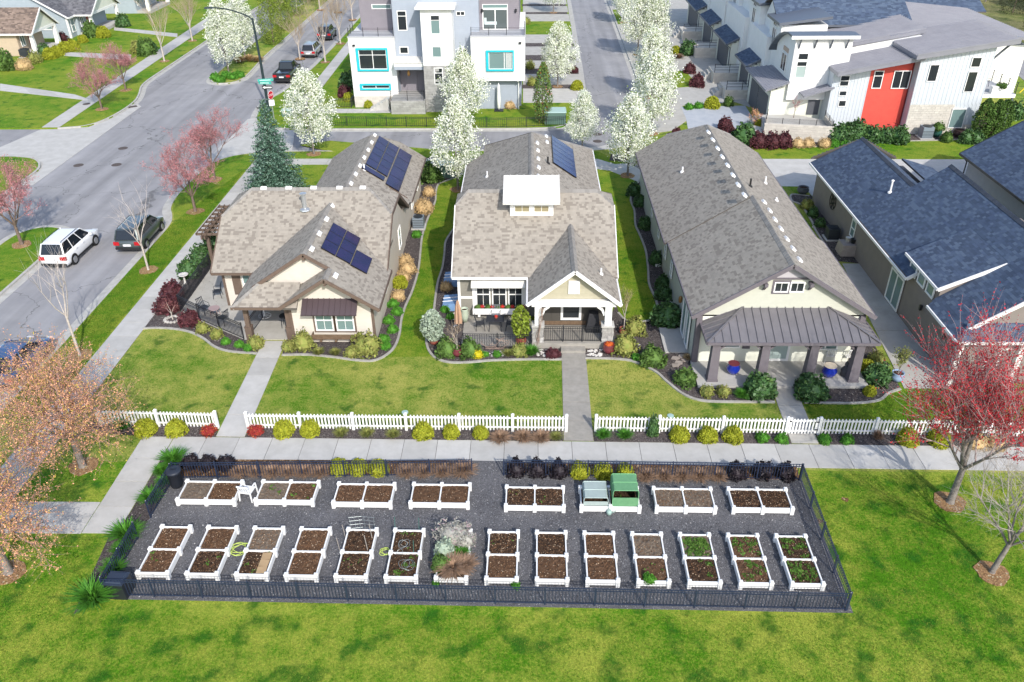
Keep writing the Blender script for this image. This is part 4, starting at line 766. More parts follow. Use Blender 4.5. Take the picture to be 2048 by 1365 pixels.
trim(H, [((21.28, 37.72, 3.58), (24.4, 37.72, 5.06)), ((21.55, 34.47, 3.14), (26.05, 34.47, 6.2)), ((26.05, 34.47, 6.2), (31.15, 34.47, 2.74)), ((20.95, 40.52, 2.74), (21.5, 40.52, 3.1))], .06, .2, WTRIM, 'rake_board')
gable(H, [(21.45, 34.75, 2.8), (31, 34.75, 2.8), (26.05, 34.75, 6.15)], (0, .2, 0), TAUPE); gable(H, [(21.45, 48.6, 2.7), (31, 48.6, 2.7), (26.05, 48.6, 6.2)], (0, .2, 0), TAUPE)
g = MB(); g.prism([(21.5, 37.85), (24.4, 37.85), (24.4, 41.9), (21.5, 41.9)], 2.6, lambda x, y: 3.5+(x-21.3)*.48); D = part('dormer', g, TAUPE, H)
q = Wall((21.46, 42), (0, -1))
for i in range(3): q.window(D, .55+i*1.15, 2.72, .9, .82, 1, 1, gm=PANEG, fw=.09)
q = Wall((21.4, 58.4), (0, -1)); q.siding(H, [(.1, .02), (17, .02), (17, 2.7), (.1, 2.7)], TAUPE, .2); q.window(H, 8.15, .95, .75, 1.2, 1, 2, gm=PANEG); q.window(H, 15.1, .08, 1.85, 2.05, 2, 1, gm=PANEG, fw=.1, name='patio_door')
q2 = Wall((21.45, 41.2), (0, -1)); q2.siding(H, [(.3, .02), (6.6, .02), (6.6, 2.6), (.3, 2.6)], TAUPE, .2)
g = MB(); g.b2((21.35, 34.5, 0), (21.6, 34.75, 2.75)); part('corner_board', g, WTRIM, H); g = MB(); g.b2((21.6, 34.45, 0), (27, 34.58, 2.7)); part('front_wall', g, TAUPE, H)
q3 = Wall((21.6, 34.45), (1, 0)); q3.siding(H, [(.05, .1), (5.3, .1), (5.3, 2.7), (.05, 2.7)], TAUPE, .2); q3.window(H, 1.2, .8, 1.3, 1.3, 2, 1, gm=PANEG)
for x in (21.2, 24.2): g = MB(); g.box((x, 34.15, 0), (.25, .25, 2.75)); part('porch_post', g, WTRIM, H)
for y in (38.9, 36.0): g = MB(); g.box((21.3, y, 1.7), (.14, .14, .3)); part('wall_lantern', g, BLACKM, H)
g = MB(); k = 24
for rr in (.26, .58):
    for j in range(k):
        a, b = 2*PI*j/k, 2*PI*(j+1)/k; g.beam((21.34, 54.2+rr*math.cos(a), 1.7+rr*math.sin(a)), (21.34, 54.2+rr*math.cos(b), 1.7+rr*math.sin(b)), .04, .04, up=(1, 0, 0))
for j in range(8): a = 2*PI*j/8; g.beam((21.34, 54.2+.1*math.cos(a), 1.7+.1*math.sin(a)), (21.34, 54.2+.58*math.cos(a), 1.7+.58*math.sin(a)), .03, .05, up=(1, 0, 0))
tag(put('wall_ornament', g.mesh('wall_ornament', BLACKM)), 'round black metal wheel ornament hung on the taupe house wall', 'ornament')
# ------------------------------------------------------------------ far right neighbour
GREYW = mat('grey_siding', (.34, .33, .33), (.31, .30, .30), rough=.75, scale=2)
H = thing('house', 'grey house with dark blue shingle roof cut by the right edge', 'house', (37, 54, 0))
walls(H, [(33.1, 46), (44, 46), (44, 59.8), (33.1, 59.8)], 2.95, GREYW); rf = Roof(H, SHINGB, CAPB, .16, .26); W5 = plane(32.6, 0, 3.0, .62, 0)
rf.face([(32.6, 45.5), (32.6, 60.4), (38.6, 60.4), (38.6, 45.5)], W5); rf.face([(44.6, 45.5), (44.6, 60.4), (38.6, 60.4), (38.6, 45.5)], plane(44.6, 0, 3.0, -.62, 0)); rf.done()
trim(H, [((32.55, 45.5, 2.94), (32.55, 60.4, 2.94)), ((32.6, 60.42, 2.94), (38.6, 60.42, 6.66))], .07, .16, BLACKM, 'gutter'); Wall((33.1, 59.8), (0, -1)).siding(H, [(.05, .05), (13, .05), (13, 2.9), (.05, 2.9)], GREYW, .2)
gable(H, [(33.1, 59.8, 2.9), (44, 59.8, 2.9), (38.6, 59.8, 6.4)], (0, -.2, 0), GREYW); g = MB(); g.tube([(32.7, 60.2, 2.9), (33.0, 59.9, 2.5), (33.0, 59.9, 0)], .05, 6); part('downpipe', g, BLACKM, H)
# ------------------------------------------------------------------ three storey white modern building
STUCCO = mat('white_stucco', (.76, .76, .74), (.72, .72, .70), rough=.8, scale=1.2, bump=.1); BLUEG = mat('blue_grey_siding', (.33, .37, .43), (.31, .35, .41), rough=.7, scale=2)
MAUVES = mat('mauve_siding', (.225, .21, .235), (.21, .195, .22), rough=.7, scale=2); TEAL = mat('teal_trim', (.02, .47, .55), (.018, .43, .51), rough=.5); BLOCKG = mat('grey_block', (.36, .355, .345), (.30, .295, .285), rough=.9, scale=3, island=.14); BLOCKP = mat('pale_block', (.56, .53, .47), (.50, .47, .42), rough=.9, scale=2, island=.08)
H = thing('apartment_building', 'white modern building with teal window frames and roof decks, behind the back street', 'building', (-9, 88, 0))
walls(H, [(-17.9, 83.1), (-13.36, 83.1), (-13.36, 94), (-17.9, 94)], 6.87, STUCCO); walls(H, [(-13.36, 83.5), (-13.36, 96), (-.9, 96), (-.9, 83.5), (-10.4, 83.5), (-10.4, 84.6), (-13.3, 84.6)], 2.9, BLUEG)
walls(H, [(-13.4, 83.5), (-5.0, 83.5), (-5.0, 96), (-13.4, 96)], 11.2, BLUEG, 3.6); walls(H, [(-17.0, 85.8), (-13.3, 85.8), (-13.3, 96), (-17.0, 96)], 10.9, MAUVES, 6.8); walls(H, [(-5.05, 84.6), (-1.1, 84.6), (-1.1, 96), (-5.05, 96)], 10.6, MAUVES, 2.9)
walls(H, [(-10.42, 81.4), (-7.45, 81.4), (-7.45, 84), (-10.42, 84)], 9.7, STUCCO, 4.55); walls(H, [(-10.42, 81.4), (-7.45, 81.4), (-7.45, 84), (-10.42, 84)], 4.55, BLOCKG); walls(H, [(-5.76, 81.8), (-.52, 81.8), (-.52, 94), (-5.76, 94)], 7.15, STUCCO, 2.95)
walls(H, [(-5.3, 82.5), (-1.1, 82.5), (-1.1, 94), (-5.3, 94)], 2.95, BLUEG); walls(H, [(-7.5, 82.6), (-5.3, 82.6), (-5.3, 84), (-7.5, 84)], 2.95, BLUEG)
wc = Wall((-13.36, 83.5), (1, 0)); wc.siding(H, [(.05, 4.8), (2.9, 4.8), (2.9, 11.1), (.05, 11.1)], BLUEG, .19); wc.siding(H, [(6.0, 3.0), (7.6, 3.0), (7.6, 11.1), (6.0, 11.1)], BLUEG, .19); Wall((-17.0, 85.8), (1, 0)).siding(H, [(.02, 6.9), (3.6, 6.9), (3.6, 10.8), (.02, 10.8)], MAUVES, .19)
Wall((-5.05, 84.6), (1, 0)).siding(H, [(.02, 7.2), (3.9, 7.2), (3.9, 10.5), (.02, 10.5)], MAUVES, .19); Wall((-5.3, 82.5), (1, 0)).siding(H, [(.02, .1), (4.1, .1), (4.1, 2.9), (.02, 2.9)], BLUEG, .19); Wall((-13.3, 84.6), (1, 0)).siding(H, [(.02, 1.3), (2.8, 1.3), (2.8, 3.55), (.02, 3.55)], MAUVES, .19)
wt = Wall((-10.42, 81.4), (1, 0)); wt.blocks(H, 0, 2.97, 0, 4.5, BLOCKG, .5, .25)
wt.window(H, .95, 7.5, .88, 1.7, 1, 2, gm=[PANEG, PANEB], fw=.05, split=[7.5, 8.75, 9.2]); wt.window(H, .95, 5.35, .88, 1.0, 1, 1, gm=PANEG, fw=.05); wt.window(H, 1.0, 2.75, .88, 1.6, 1, 2, fw=.07, split=[2.75, 3.85, 4.35])
wl = Wall((-17.9, 83.1), (1, 0)); wl.blocks(H, 0, 4.5, 0, 1.15, BLOCKP, .5, .25)
def teal(wall, u0, u1, z0, z1):
    for a, b, c, d in ((u0, u1, z0, z0+.16), (u0, u1, z1-.14, z1), (u0, u0+.22, z0+.16, z1-.14), (u1-.12, u1, z0+.16, z1-.14)): g = MB(); wall.rect(g, a, b, c, d, -.02, .2); part('teal_frame', g, TEAL, H)
teal(wl, .67, 3.8, 3.66, 5.86); wl.window(H, .9, 3.82, 2.76, 1.9, 2, 2, fw=.06, split=[3.82, 5.2, 5.72], d=.01); teal(wl, .72, 3.84, 1.78, 2.4); wl.window(H, .95, 1.92, 2.76, .34, 2, 1, fw=.06, d=.01)
Wall((-17.0, 85.8), (1, 0)).window(H, 1.25, 9.0, 1.95, .45, 1, 1, gm=PANEG, fw=.07); wc.window(H, .42, 7.4, .92, 1.85, 1, 2, fw=.07, split=[7.4, 8.75, 9.25]); wc.window(H, .4, 5.2, .9, .7, 1, 1, fw=.08); wc.window(H, 6.18, 8.75, .85, .42, 2, 1, fw=.06); wc.window(H, 6.2, 5.35, .9, .4, 2, 1, fw=.06)
wr = Wall((-5.76, 81.8), (1, 0)); teal(wr, 1.46, 4.18, 3.93, 5.88); wr.window(H, 1.72, 4.1, 2.3, 1.62, 1, 1, gm=PANEG, fw=.05, d=.01); g = MB(); wr.rect(g, 3.2, 3.26, 4.1, 5.72, .03, .1); part('mullion', g, WFRAME, H)
g = MB(); 
for k in range(6): wr.rect(g, 3.4+k*.09, 3.45+k*.09, 4.2, 5.65, .035, .05)
part('curtain', g, mat('curtain', (.62, .62, .60), rough=.9), H, kind='stuff')
# bedroom seen through the sliding door
wb = Wall((-5.05, 84.6), (1, 0)); wb.window(H, .35, 9.2, 2.5, .4, 1, 1, gm=PANEG, fw=.06); wb.window(H, .35, 7.22, 2.5, 1.95, 2, 1, gm=glass_mat('glass_room', (.09, .11, .11)), fw=.09, name='sliding_door')
g = MB(); wb.rect(g, .55, 1.75, 7.7, 8.0, .035, .05); wb.rect(g, .5, .75, 7.75, 8.35, .032, .045); part('bed', g, mat('bed_linen', (.45, .52, .52), rough=.9), H)
for x in (-4.72, -1.42): g = MB(); g.lathe([(.02, 9.2), (.1, 9.15), (.12, 8.95), (.05, 8.85)], (x, 84.45, 0), 8); part('wall_lamp', g, BLACKM, H)
# roofs, decks, canopy
for nm, a, b in (('roof_slab', (-10.85, 80.95, 9.75), (-7.1, 84.5, 9.98)), ('roof_slab', (-5.2, 84.0, 10.6), (-.8, 96.2, 10.85)), ('roof_slab', (-17.3, 85.4, 10.95), (-13.4, 96, 11.2)), ('canopy', (-13.42, 82.0, 4.3), (-10.48, 83.5, 4.62)), ('deck_edge', (-17.95, 83.05, 6.82), (-13.34, 85.8, 6.95)), ('deck_edge', (-5.8, 81.75, 7.1), (-.48, 84.6, 7.24))):
    g = MB(); g.b2(a, b); part(nm, g, STUCCO if nm != 'deck_edge' else mat('deck_grey', (.42, .43, .45), rough=.8), H)
metal_roof(H, [(-13.45, 81.95), (-10.45, 81.95), (-10.45, 83.5), (-13.45, 83.5)], plane(0, 81.95, 4.66, 0, .2), WMETAL, .45, 'canopy_roof', .04, .03); g = MB(); g.b2((-13.4, 82.02, 4.0), (-10.5, 82.12, 4.3)); part('canopy_beam', g, BLUEG, H)
g = MB(); wd_ = Wall((-13.3, 84.6), (1, 0)); wd_.rect(g, .7, 1.75, 1.3, 3.4, .03, .07); part('door', g, MAUVES, H); g = MB(); g.lathe([(.03, 3.95), (.14, 3.7), (.16, 3.4), (.06, 3.25)], (-12.1, 82.6, 0), 8); part('hanging_lantern', g, MATS['brass'], H)
g = MB(); g.b2((-13.83, 80.7, 0), (-10.42, 84.5, 1.32)); ps = part('porch_block', g, BLOCKG, H); Wall((-13.83, 80.7), (1, 0)).blocks(ps, 0, 3.41, 0, 1.3, BLOCKG, .5, .22); Wall((-13.83, 84), (0, -1)).blocks(ps, 0, 3.2, 0, 1.3, BLOCKG, .5, .22)
for k in range(6): g = MB(); g.b2((-14.2-.33*(k+1), 81.9, 0), (-14.2-.33*k-.004, 83.0, 1.15-.19*k)); part('step', g, CONC, H)
for nm, a, b in (('camera', (-17.5, 82.9, 6.05), (-17.25, 83.1, 6.2)), ('camera', (-1.1, 81.6, 6.5), (-.85, 81.8, 6.65))): g = MB(); g.b2(a, b); part('spotlight', g, BLACKM, H)
for x in (-1.2,): g = MB(); g.tube([(x, 81.75, 2.95), (x+.05, 82.3, 2.7), (x+.05, 82.35, 0)], .06, 6); part('downpipe', g, STUCCO, H)
def bar_rail(pts, z0, h, label): return railing('deck_railing', pts, z0, h, label, 'railing', 0, bars='bars', spacing=1.6)
bar_rail([(-17.85, 85.7), (-17.85, 83.15), (-13.4, 83.15)], 6.95, .75, 'dark horizontal bar railing on the left roof deck of the white building'); bar_rail([(-5.7, 81.9), (-.57, 81.9), (-.57, 84.5)], 7.24, .7, 'dark horizontal bar railing on the right roof deck of the white building')
bar_rail([(-15.9, 81.85), (-13.78, 80.8), (-10.5, 80.75), (-10.5, 81.3)], 1.32, .9, 'dark bar railing around the block entrance porch of the white building') if False else bar_rail([(-13.78, 80.8), (-10.5, 80.75), (-10.5, 81.3)], 1.32, .9, 'dark bar railing around the block entrance porch of the white building')
# ------------------------------------------------------------------ red panel townhouse
CORR = mat('corrugated_white', (.56, .60, .63), (.52, .56, .60), rough=.5, scale=1.5, spec=.4); REDP = mat('red_siding', (.62, .085, .06), (.57, .075, .055), rough=.6, scale=2); LILAC = mat('lilac_metal', (.27, .275, .31), (.235, .24, .275), rough=.4, scale=.8, metal=.25, spec=.5)
DARKG = mat('garage_door', (.10, .105, .12), rough=.6); SLATE = mat('slate_metal', (.13, .145, .175), rough=.4, metal=.3)
H = thing('townhouse', 'end townhouse with red siding panel, sloped metal roofs and curved tower roof', 'house', (31, 79, 0))
walls(H, [(24.6, 76.6), (27.4, 75.2), (34.25, 75.2), (34.25, 86), (24.6, 86)], lambda x, y: max(4.9, 5.45+(x-27.3)*.187), CORR) if False else walls(H, [(27.3, 75.2), (34.26, 75.2), (34.26, 86), (27.3, 86)], lambda x, y: 5.42+(x-27.3)*.187, CORR)
walls(H, [(34.25, 74.1), (40.5, 74.1), (40.5, 81.5), (34.25, 81.5)], lambda x, y: 7.1+(x-34)*.156, CORR); walls(H, [(22.4, 76.9), (27.3, 76.9), (27.3, 85), (22.4, 85)], 3.3, LIGHTW)
fa = Wall((27.3, 75.2), (1, 0)); fb = Wall((34.25, 74.1), (1, 0))
fa.upright(H, [(.02, .2), (3.2, .2), (3.2, 5.95), (.02, 5.4)], CORR, .3); fb.upright(H, [(.05, 2.75), (6.2, 2.75), (6.2, 8.0), (.05, 7.05)], CORR, .35); fb.upright(H, [(4.0, .9), (6.2, .9), (6.2, 2.75), (4.0, 2.75)], CORR, .35)
fa.siding(H, [(3.25, .1), (6.93, .1), (6.93, 6.65), (3.25, 5.98)], REDP, .21); g = MB(); fa.rect(g, 6.84, 6.94, 0, 6.6, .01, .08); part('trim_board', g, mat('dark_red_trim', (.22, .03, .03), rough=.6), H)  # dark red strip is no board: the recessed corner's shade, painted as colour
fb.blocks(H, .02, 4.0, 0, 2.72, BLOCKP, .42, .21); fb.blocks(H, 4.0, 6.25, 0, .88, BLOCKP, .42, .21)
for u, z, w_, h, c, r in ((.62, 4.08, .85, .98, 1, 2), (.76, 3.2, .72, .5, 1, 1), (.88, 2.24, .72, .6, 1, 1)): fa.window(H, u, z, w_, h, c, r, fw=.06, d=.02)
fa.window(H, 3.55, 3.88, .85, 1.58, 1, 2, fw=.07, d=.03, split=[3.88, 5.0, 5.46]); fa.window(H, 5.3, 3.86, 1.68-.15, 1.6, 2, 1, fw=.07, d=.03)
fb.window(H, .86, 4.76, .85, 1.5, 1, 1, fw=.06, d=.03); fb.window(H, 4.35, 5.98, .85, .88, 1, 1, fw=.06, d=.03); fb.window(H, 4.35, 3.82, .86, 1.82, 1, 1, fw=.06, d=.03); fb.window(H, 3.86, .6, 1.3, 1.75, 1, 1, gm=PANEG, fw=.06, d=.04)
PA = plane(27.2, 0, 5.55, .187, 0); PBU = plane(33.5, 0, 7.12, .156, 0)
metal_roof(H, [(27.2, 73.9), (34.5, 73.9), (34.5, 79), (27.2, 79)], PA, LILAC, .46, 'metal_roof', .3, .13); metal_roof(H, [(33.5, 73.4), (42.0, 73.4), (42.0, 82), (33.5, 82)], PBU, LILAC, .46, 'metal_roof', .34, .13); metal_roof(H, [(27.0, 78.6), (36.5, 79.4), (36.5, 88), (27.0, 88)], plane(27, 0, 6.6, .16, 0), LILAC, .46, 'metal_roof', .32, .13)
g = MB(); g.prism([(27.3, 79), (36, 79), (36, 87.5), (27.3, 87.5)], 5.3, lambda x, y: 6.5+(x-27)*.16-.3); part('upper_wall', g, STUCCO, H)
for y in (74.3, 79.6): g = MB(); g.beam((40.5, y, 6.6), (41.8, y, 8.0), .12, .16, up=(0, 1, 0)); part('strut', g, SLATE, H)
# tower with the curved roof
walls(H, [(23.75, 76.5), (28.9, 76.5), (28.9, 81.6), (23.75, 81.6)], lambda x, y: 8.05-.055*(y-76.5)**2*1.5, STUCCO, 3.2) if False else None
arc = [(76.1, 8.22), (77.5, 8.26), (79, 8.0), (80.2, 7.6), (81.3, 7.05), (82.3, 6.35), (83.0, 5.65)]
g = MB()
for (a, za), (b, zb) in zip(arc, arc[1:]): g.hexa([(23.3, a, za-.12), (29.3, a, za-.12), (29.3, b, zb-.12), (23.3, b, zb-.12), (23.3, a, za+.06), (29.3, a, za+.06), (29.3, b, zb+.06), (23.3, b, zb+.06)])
part('curved_roof', g, SLATE, H); g = MB(); g.b2((23.25, 76.02, 7.98), (29.3, 76.12, 8.26)); part('fascia', g, STUCCO, H)
g = MB(); P = [(76.5, 2.5), (76.5, 8.12), (77.5, 8.14), (79, 7.88), (80.2, 7.48), (81.3, 6.93), (82.0, 6.4), (82.0, 2.5)]; a = [(23.8, y, z) for y, z in P]; b = [(28.9, y, z) for y, z in P]; g.poly(a[::-1]); g.poly(b)
for i in range(len(P)): j = (i+1) % len(P); g.quad(a[i], a[j], b[j], b[i])
part('tower_wall', g, STUCCO, H)
ts = Wall((23.8, 76.5), (1, 0)); ts.upright(H, [(.02, 3.9), (5.1, 3.9), (5.1, 8.0), (.02, 8.0)], STUCCO, .3, w=.03, pr=.012); ts.window(H, .4, 6.1, .95, .62, 1, 1, fw=.06, d=.02); ts.window(H, .4, 4.5, .95, 1.5, 1, 2, gm=[PANEL_, PANEB], fw=.06, d=.02, split=[4.5, 5.55, 6.0])
for u in (.35, 1.75, 3.15, 4.55): g = MB(); p = ts.P(u, 7.2, .02); g.beam(ts.P(u, 7.15, .04), ts.P(u, 8.0, .42), .1, .14); part('bracket', g, SLATE, H)
tw = Wall((23.8, 82), (0, -1)); tw.window(H, 2.2, 4.55, 1.6, 1.6, 2, 1, fw=.07, d=.02); g = MB(); tw.rect(g, 2.2, 3.9, 6.3, 6.7, .0, .04); part('panel', g, mat('tan_panel', (.45, .34, .27), rough=.7), H)
metal_roof(H, [(21.8, 76.55), (23.8, 76.2), (23.8, 82.5), (21.8, 85.0)], plane(21.8, 0, 3.36, .42, 0), LILAC, .4, 'garage_roof', .14); metal_roof(H, [(24.9, 74.9), (27.5, 74.9), (27.5, 76.6), (24.9, 76.6)], plane(24.9, 0, 3.25, .3, 0), LILAC, .36, 'porch_roof', .12)
Wall((22.4, 76.9), (1, 0)).siding(H, [(.02, .9), (4.8, .9), (4.8, 3.9), (1.4, 3.9), (.02, 3.2)], LIGHTW, .19); gw = Wall((22.4, 85), (0, -1)); g = MB(); gw.rect(g, 1.0, 4.0, .05, 2.6, 0, .05); part('garage_door', g, DARKG, H); g = MB(); gw.rect(g, 4.2, 7.6, .05, 2.6, 0, .05); part('garage_door', g, DARKG, H)
g = MB(); Wall((25.6, 76.9), (1, 0)).rect(g, .4, 1.5, 1.0, 3.0, 0, .06); part('entry_door', g, DARKG, H)
g = MB(); g.b2((40.5, 75.5, 2.9), (44.2, 80.2, 3.2)); part('balcony', g, STUCCO, H); g = MB(); g.b2((44.0, 75.6, 0), (44.15, 75.75, 2.9)); part('post', g, SLATE, H)
g = MB(); g.b2((40.5, 75.5, 3.2), (44.2, 80.2, 3.22)); part('balcony_floor', g, mat('deck_grey', (.42, .43, .45)), H)
bar_rail([(44.15, 75.6), (44.15, 80.1)], 3.2, 1.0, 'thin dark railing round the balcony at the end of the red townhouse') ; 
# concrete terrace in front
T = thing('terrace_wall', 'pale block terrace wall with steps in front of the red townhouse entrance', 'terrace', (24, 73, 0)); g = MB(); g.prism([(21.1, 72.9), (26.95, 71.85), (27.2, 75.1), (25, 76.8), (21.8, 76.8)], -.1, 1.02); part('terrace_floor', g, CONC, T)
g = MB(); strip(g, [(22.0, 75.6), (21.15, 72.85), (26.95, 71.8), (27.25, 75.1)], .22, -.1, 1.45); tw_ = part('parapet', g, BLOCKP, T); Wall((21.1, 72.73), (5.9, -1.05)).blocks(tw_, 0, 5.95, 0, 1.42, BLOCKP, .42, .21, .02); g = MB(); g.prism([(19.9, 73.9), (21.1, 72.9), (21.5, 74.4), (20.5, 75.4)], -.1, .55); part('planter_box', g, BLOCKP, T)
for k in range(5): g = MB(); g.b2((20.5+.25*k, 76.0, 0), (20.745+.25*k, 77.3, .2*(k+1))); part('step', g, CONC, T)
bar_rail([(22.0, 75.4), (21.2, 72.9), (26.9, 71.85), (27.15, 75)], 1.45, .45, 'dark bar railing on the terrace wall in front of the red townhouse')
# ------------------------------------------------------------------ townhouses farther up the alley
def unit(y0, y1, label, tower, gz=3.2, seed=0, red=False):
    H = thing('townhouse', label, 'house', (28, (y0+y1)/2, 0)); L_ = y1-y0
    walls(H, [(23.6, y0-1.2), (38, y0-1.2), (38, y1+.8), (23.6, y1+.8)], 6.3, STUCCO); walls(H, [(22.8, y0+.25), (24.2, y0+.25), (24.2, y1-.2), (22.8, y1-.2)], gz, LIGHTW)
    rf = Roof(H, SHINGB, CAPB, .2, .34); rf.face([(22.2, y0), (22.2, y1), (25.2, y1), (25.2, y0)], plane(22.2, 0, gz, .5, 0)); ry = (y0+y1)/2; zr = 9.6+seed*.3
    rf.face([(24.4, y0-1.6), (37.5, y0-1.6), (37.5, ry), (24.4, ry)], plane(0, ry, zr, 0, .5)); rf.face([(24.4, y1+1), (37.5, y1+1), (37.5, ry), (24.4, ry)], plane(0, ry, zr, 0, -.5)); rf.done()
    gable(H, [(24.7, y0-1.2, 6), (24.7, y1+.7, 6), (24.7, ry, zr-.2)], (.2, 0, 0), STUCCO); trim(H, [((24.4, y0-1.65, zr-.5*(ry-y0+1.6)-.06), (37.5, y0-1.65, zr-.5*(ry-y0+1.6)-.06)), ((22.15, y0, gz-.06), (22.15, y1, gz-.06)), ((22.2, y0-.04, gz-.06), (25.2, y0-.04, gz+1.44))], .06, .2, SLATE, 'fascia')
    tx0, tx1, ty0, ty1, tz = tower; walls(H, [(tx0, ty0), (tx1, ty0), (tx1, ty1), (tx0, ty1)], tz, STUCCO, 3.0, 'tower_wall'); g = MB(); g.prism([(tx0-.35, ty0-.4), (tx1+.2, ty0-.4), (tx1+.2, ty1+.3), (tx0-.35, ty1+.3)], lambda x, y: tz+.05+(x-tx0)*.12, lambda x, y: tz+.3+(x-tx0)*.12); part('tower_roof', g, SLATE, H)
    w = Wall((tx0, ty1), (0, -1)); w.window(H, (ty1-ty0)/2-.7, tz-2.2, 1.3, 1.6, 2, 1, fw=.08, d=.01); w.window(H, (ty1-ty0)/2-.7, tz-.5, 1.3, .4, 2, 1, fw=.06, d=.01)
    Wall((tx0, ty0), (1, 0)).siding(H, [(.02, 3.6), (tx1-tx0, 3.6), (tx1-tx0, tz-.05), (.02, tz-.05)], STUCCO, .22); q = Wall((22.8, y0+.25), (1, 0)); q.siding(H, [(.02, .3), (1.3, .3), (1.3, gz+.5), (.02, gz)], LIGHTW, .2)
    q = Wall((22.8, y1-.2), (0, -1)); g = MB(); q.rect(g, .5, L_-1.2, .05, 2.5, 0, .05); part('garage_door', g, DARKG, H)
    for k in (.2, L_-.9): g = MB(); q.rect(g, k, k+.5, 0, 2.7, .0, .12); part('column', g, LIGHTW, H)
    g = MB(); g.tube([(22.3, y0+.2, gz-.1), (22.7, y0+.2, gz-.5), (22.72, y0+.2, 0)], .06, 6); part('downpipe', g, SLATE, H); return H
unit(86.2, 91.5, 'second townhouse from the front, dark shingle garage roof behind the curved tower', (24.1, 28.5, 82.6, 86.6, 7.9))
unit(96.2, 103.8, 'third townhouse from the front along the alley, tall narrow window above its garage', (24.1, 28.5, 91.0, 95.6, 8.2), 3.2, 1)
unit(106.6, 113.6, 'fourth townhouse from the front along the alley, white with dark sloping garage roof', (24.3, 28.5, 101.8, 105.6, 8.0), 3.2, 0)
unit(116.2, 125.5, 'farthest townhouse on the alley, cut by the top edge of the picture', (24.1, 29, 112.0, 115.4, 7.8), 3.2, 1)
for i, (y, h) in enumerate(((93.5, 1.1), (105.2, 1.15), (115, 1.1), (87.0, 1.0))):
    T = thing('entry_terrace', ['block planter and entry steps between the second and third townhouse', 'block entry planter beside the third townhouse garage', 'block entry planter beside the fourth townhouse garage', 'low block planter beside the second townhouse garage'][i], 'terrace', (21, y, 0), 0, 'entry terraces along the alley'); g = MB(); g.b2((20.2, y-1.6, -.1), (23.6, y+1.6, h)); part('block_wall', g, BLOCKP, T); Wall((20.2, y-1.6), (1, 0)).blocks(T, 0, 3.4, 0, h, BLOCKP, .5, .25)
    for k in range(3): g = MB(); g.b2((19.3+.3*k, y-.2, 0), (19.595+.3*k, y+1.2, .28*(k+1))); part('step', g, CONC, T)
    for z in (h+.3, h+.6, h+.9): g = MB(); g.beam((20.3, y-1.5, z), (23.5, y-1.5, z), .04, .04); part('handrail', g, BLACKM, T)
    for x in (20.3, 21.9, 23.5): g = MB(); g.box((x, y-1.5, h), (.05, .05, .95)); part('rail_post', g, BLACKM, T)
# far townhouse roofs toward the river road
H = thing('townhouse', 'townhouse with long grey metal roof behind the red panel townhouse', 'house', (44, 92, 0)); walls(H, [(38, 86), (50, 86), (50, 100), (38, 100)], 5.2, STUCCO); metal_roof(H, [(36.5, 85), (50.5, 85), (50.5, 101), (36.5, 101)], plane(36.5, 0, 7.4, -.10, 0), LILAC, .5, 'metal_roof', .25)
H = thing('townhouse', 'townhouse with dark shingle roof at the top, left of the river road', 'house', (48, 112, 0)); walls(H, [(39, 104), (53, 104), (53, 122), (39, 122)], 5.2, STUCCO); rf = Roof(H, SHINGB, CAPB, .25, .4); rf.face([(38, 103.4), (54, 103.4), (54, 113), (38, 113)], plane(0, 103.4, 5.2, 0, .4)); rf.face([(38, 122.6), (54, 122.6), (54, 113), (38, 113)], plane(0, 122.6, 5.2, 0, -.4)); rf.done()
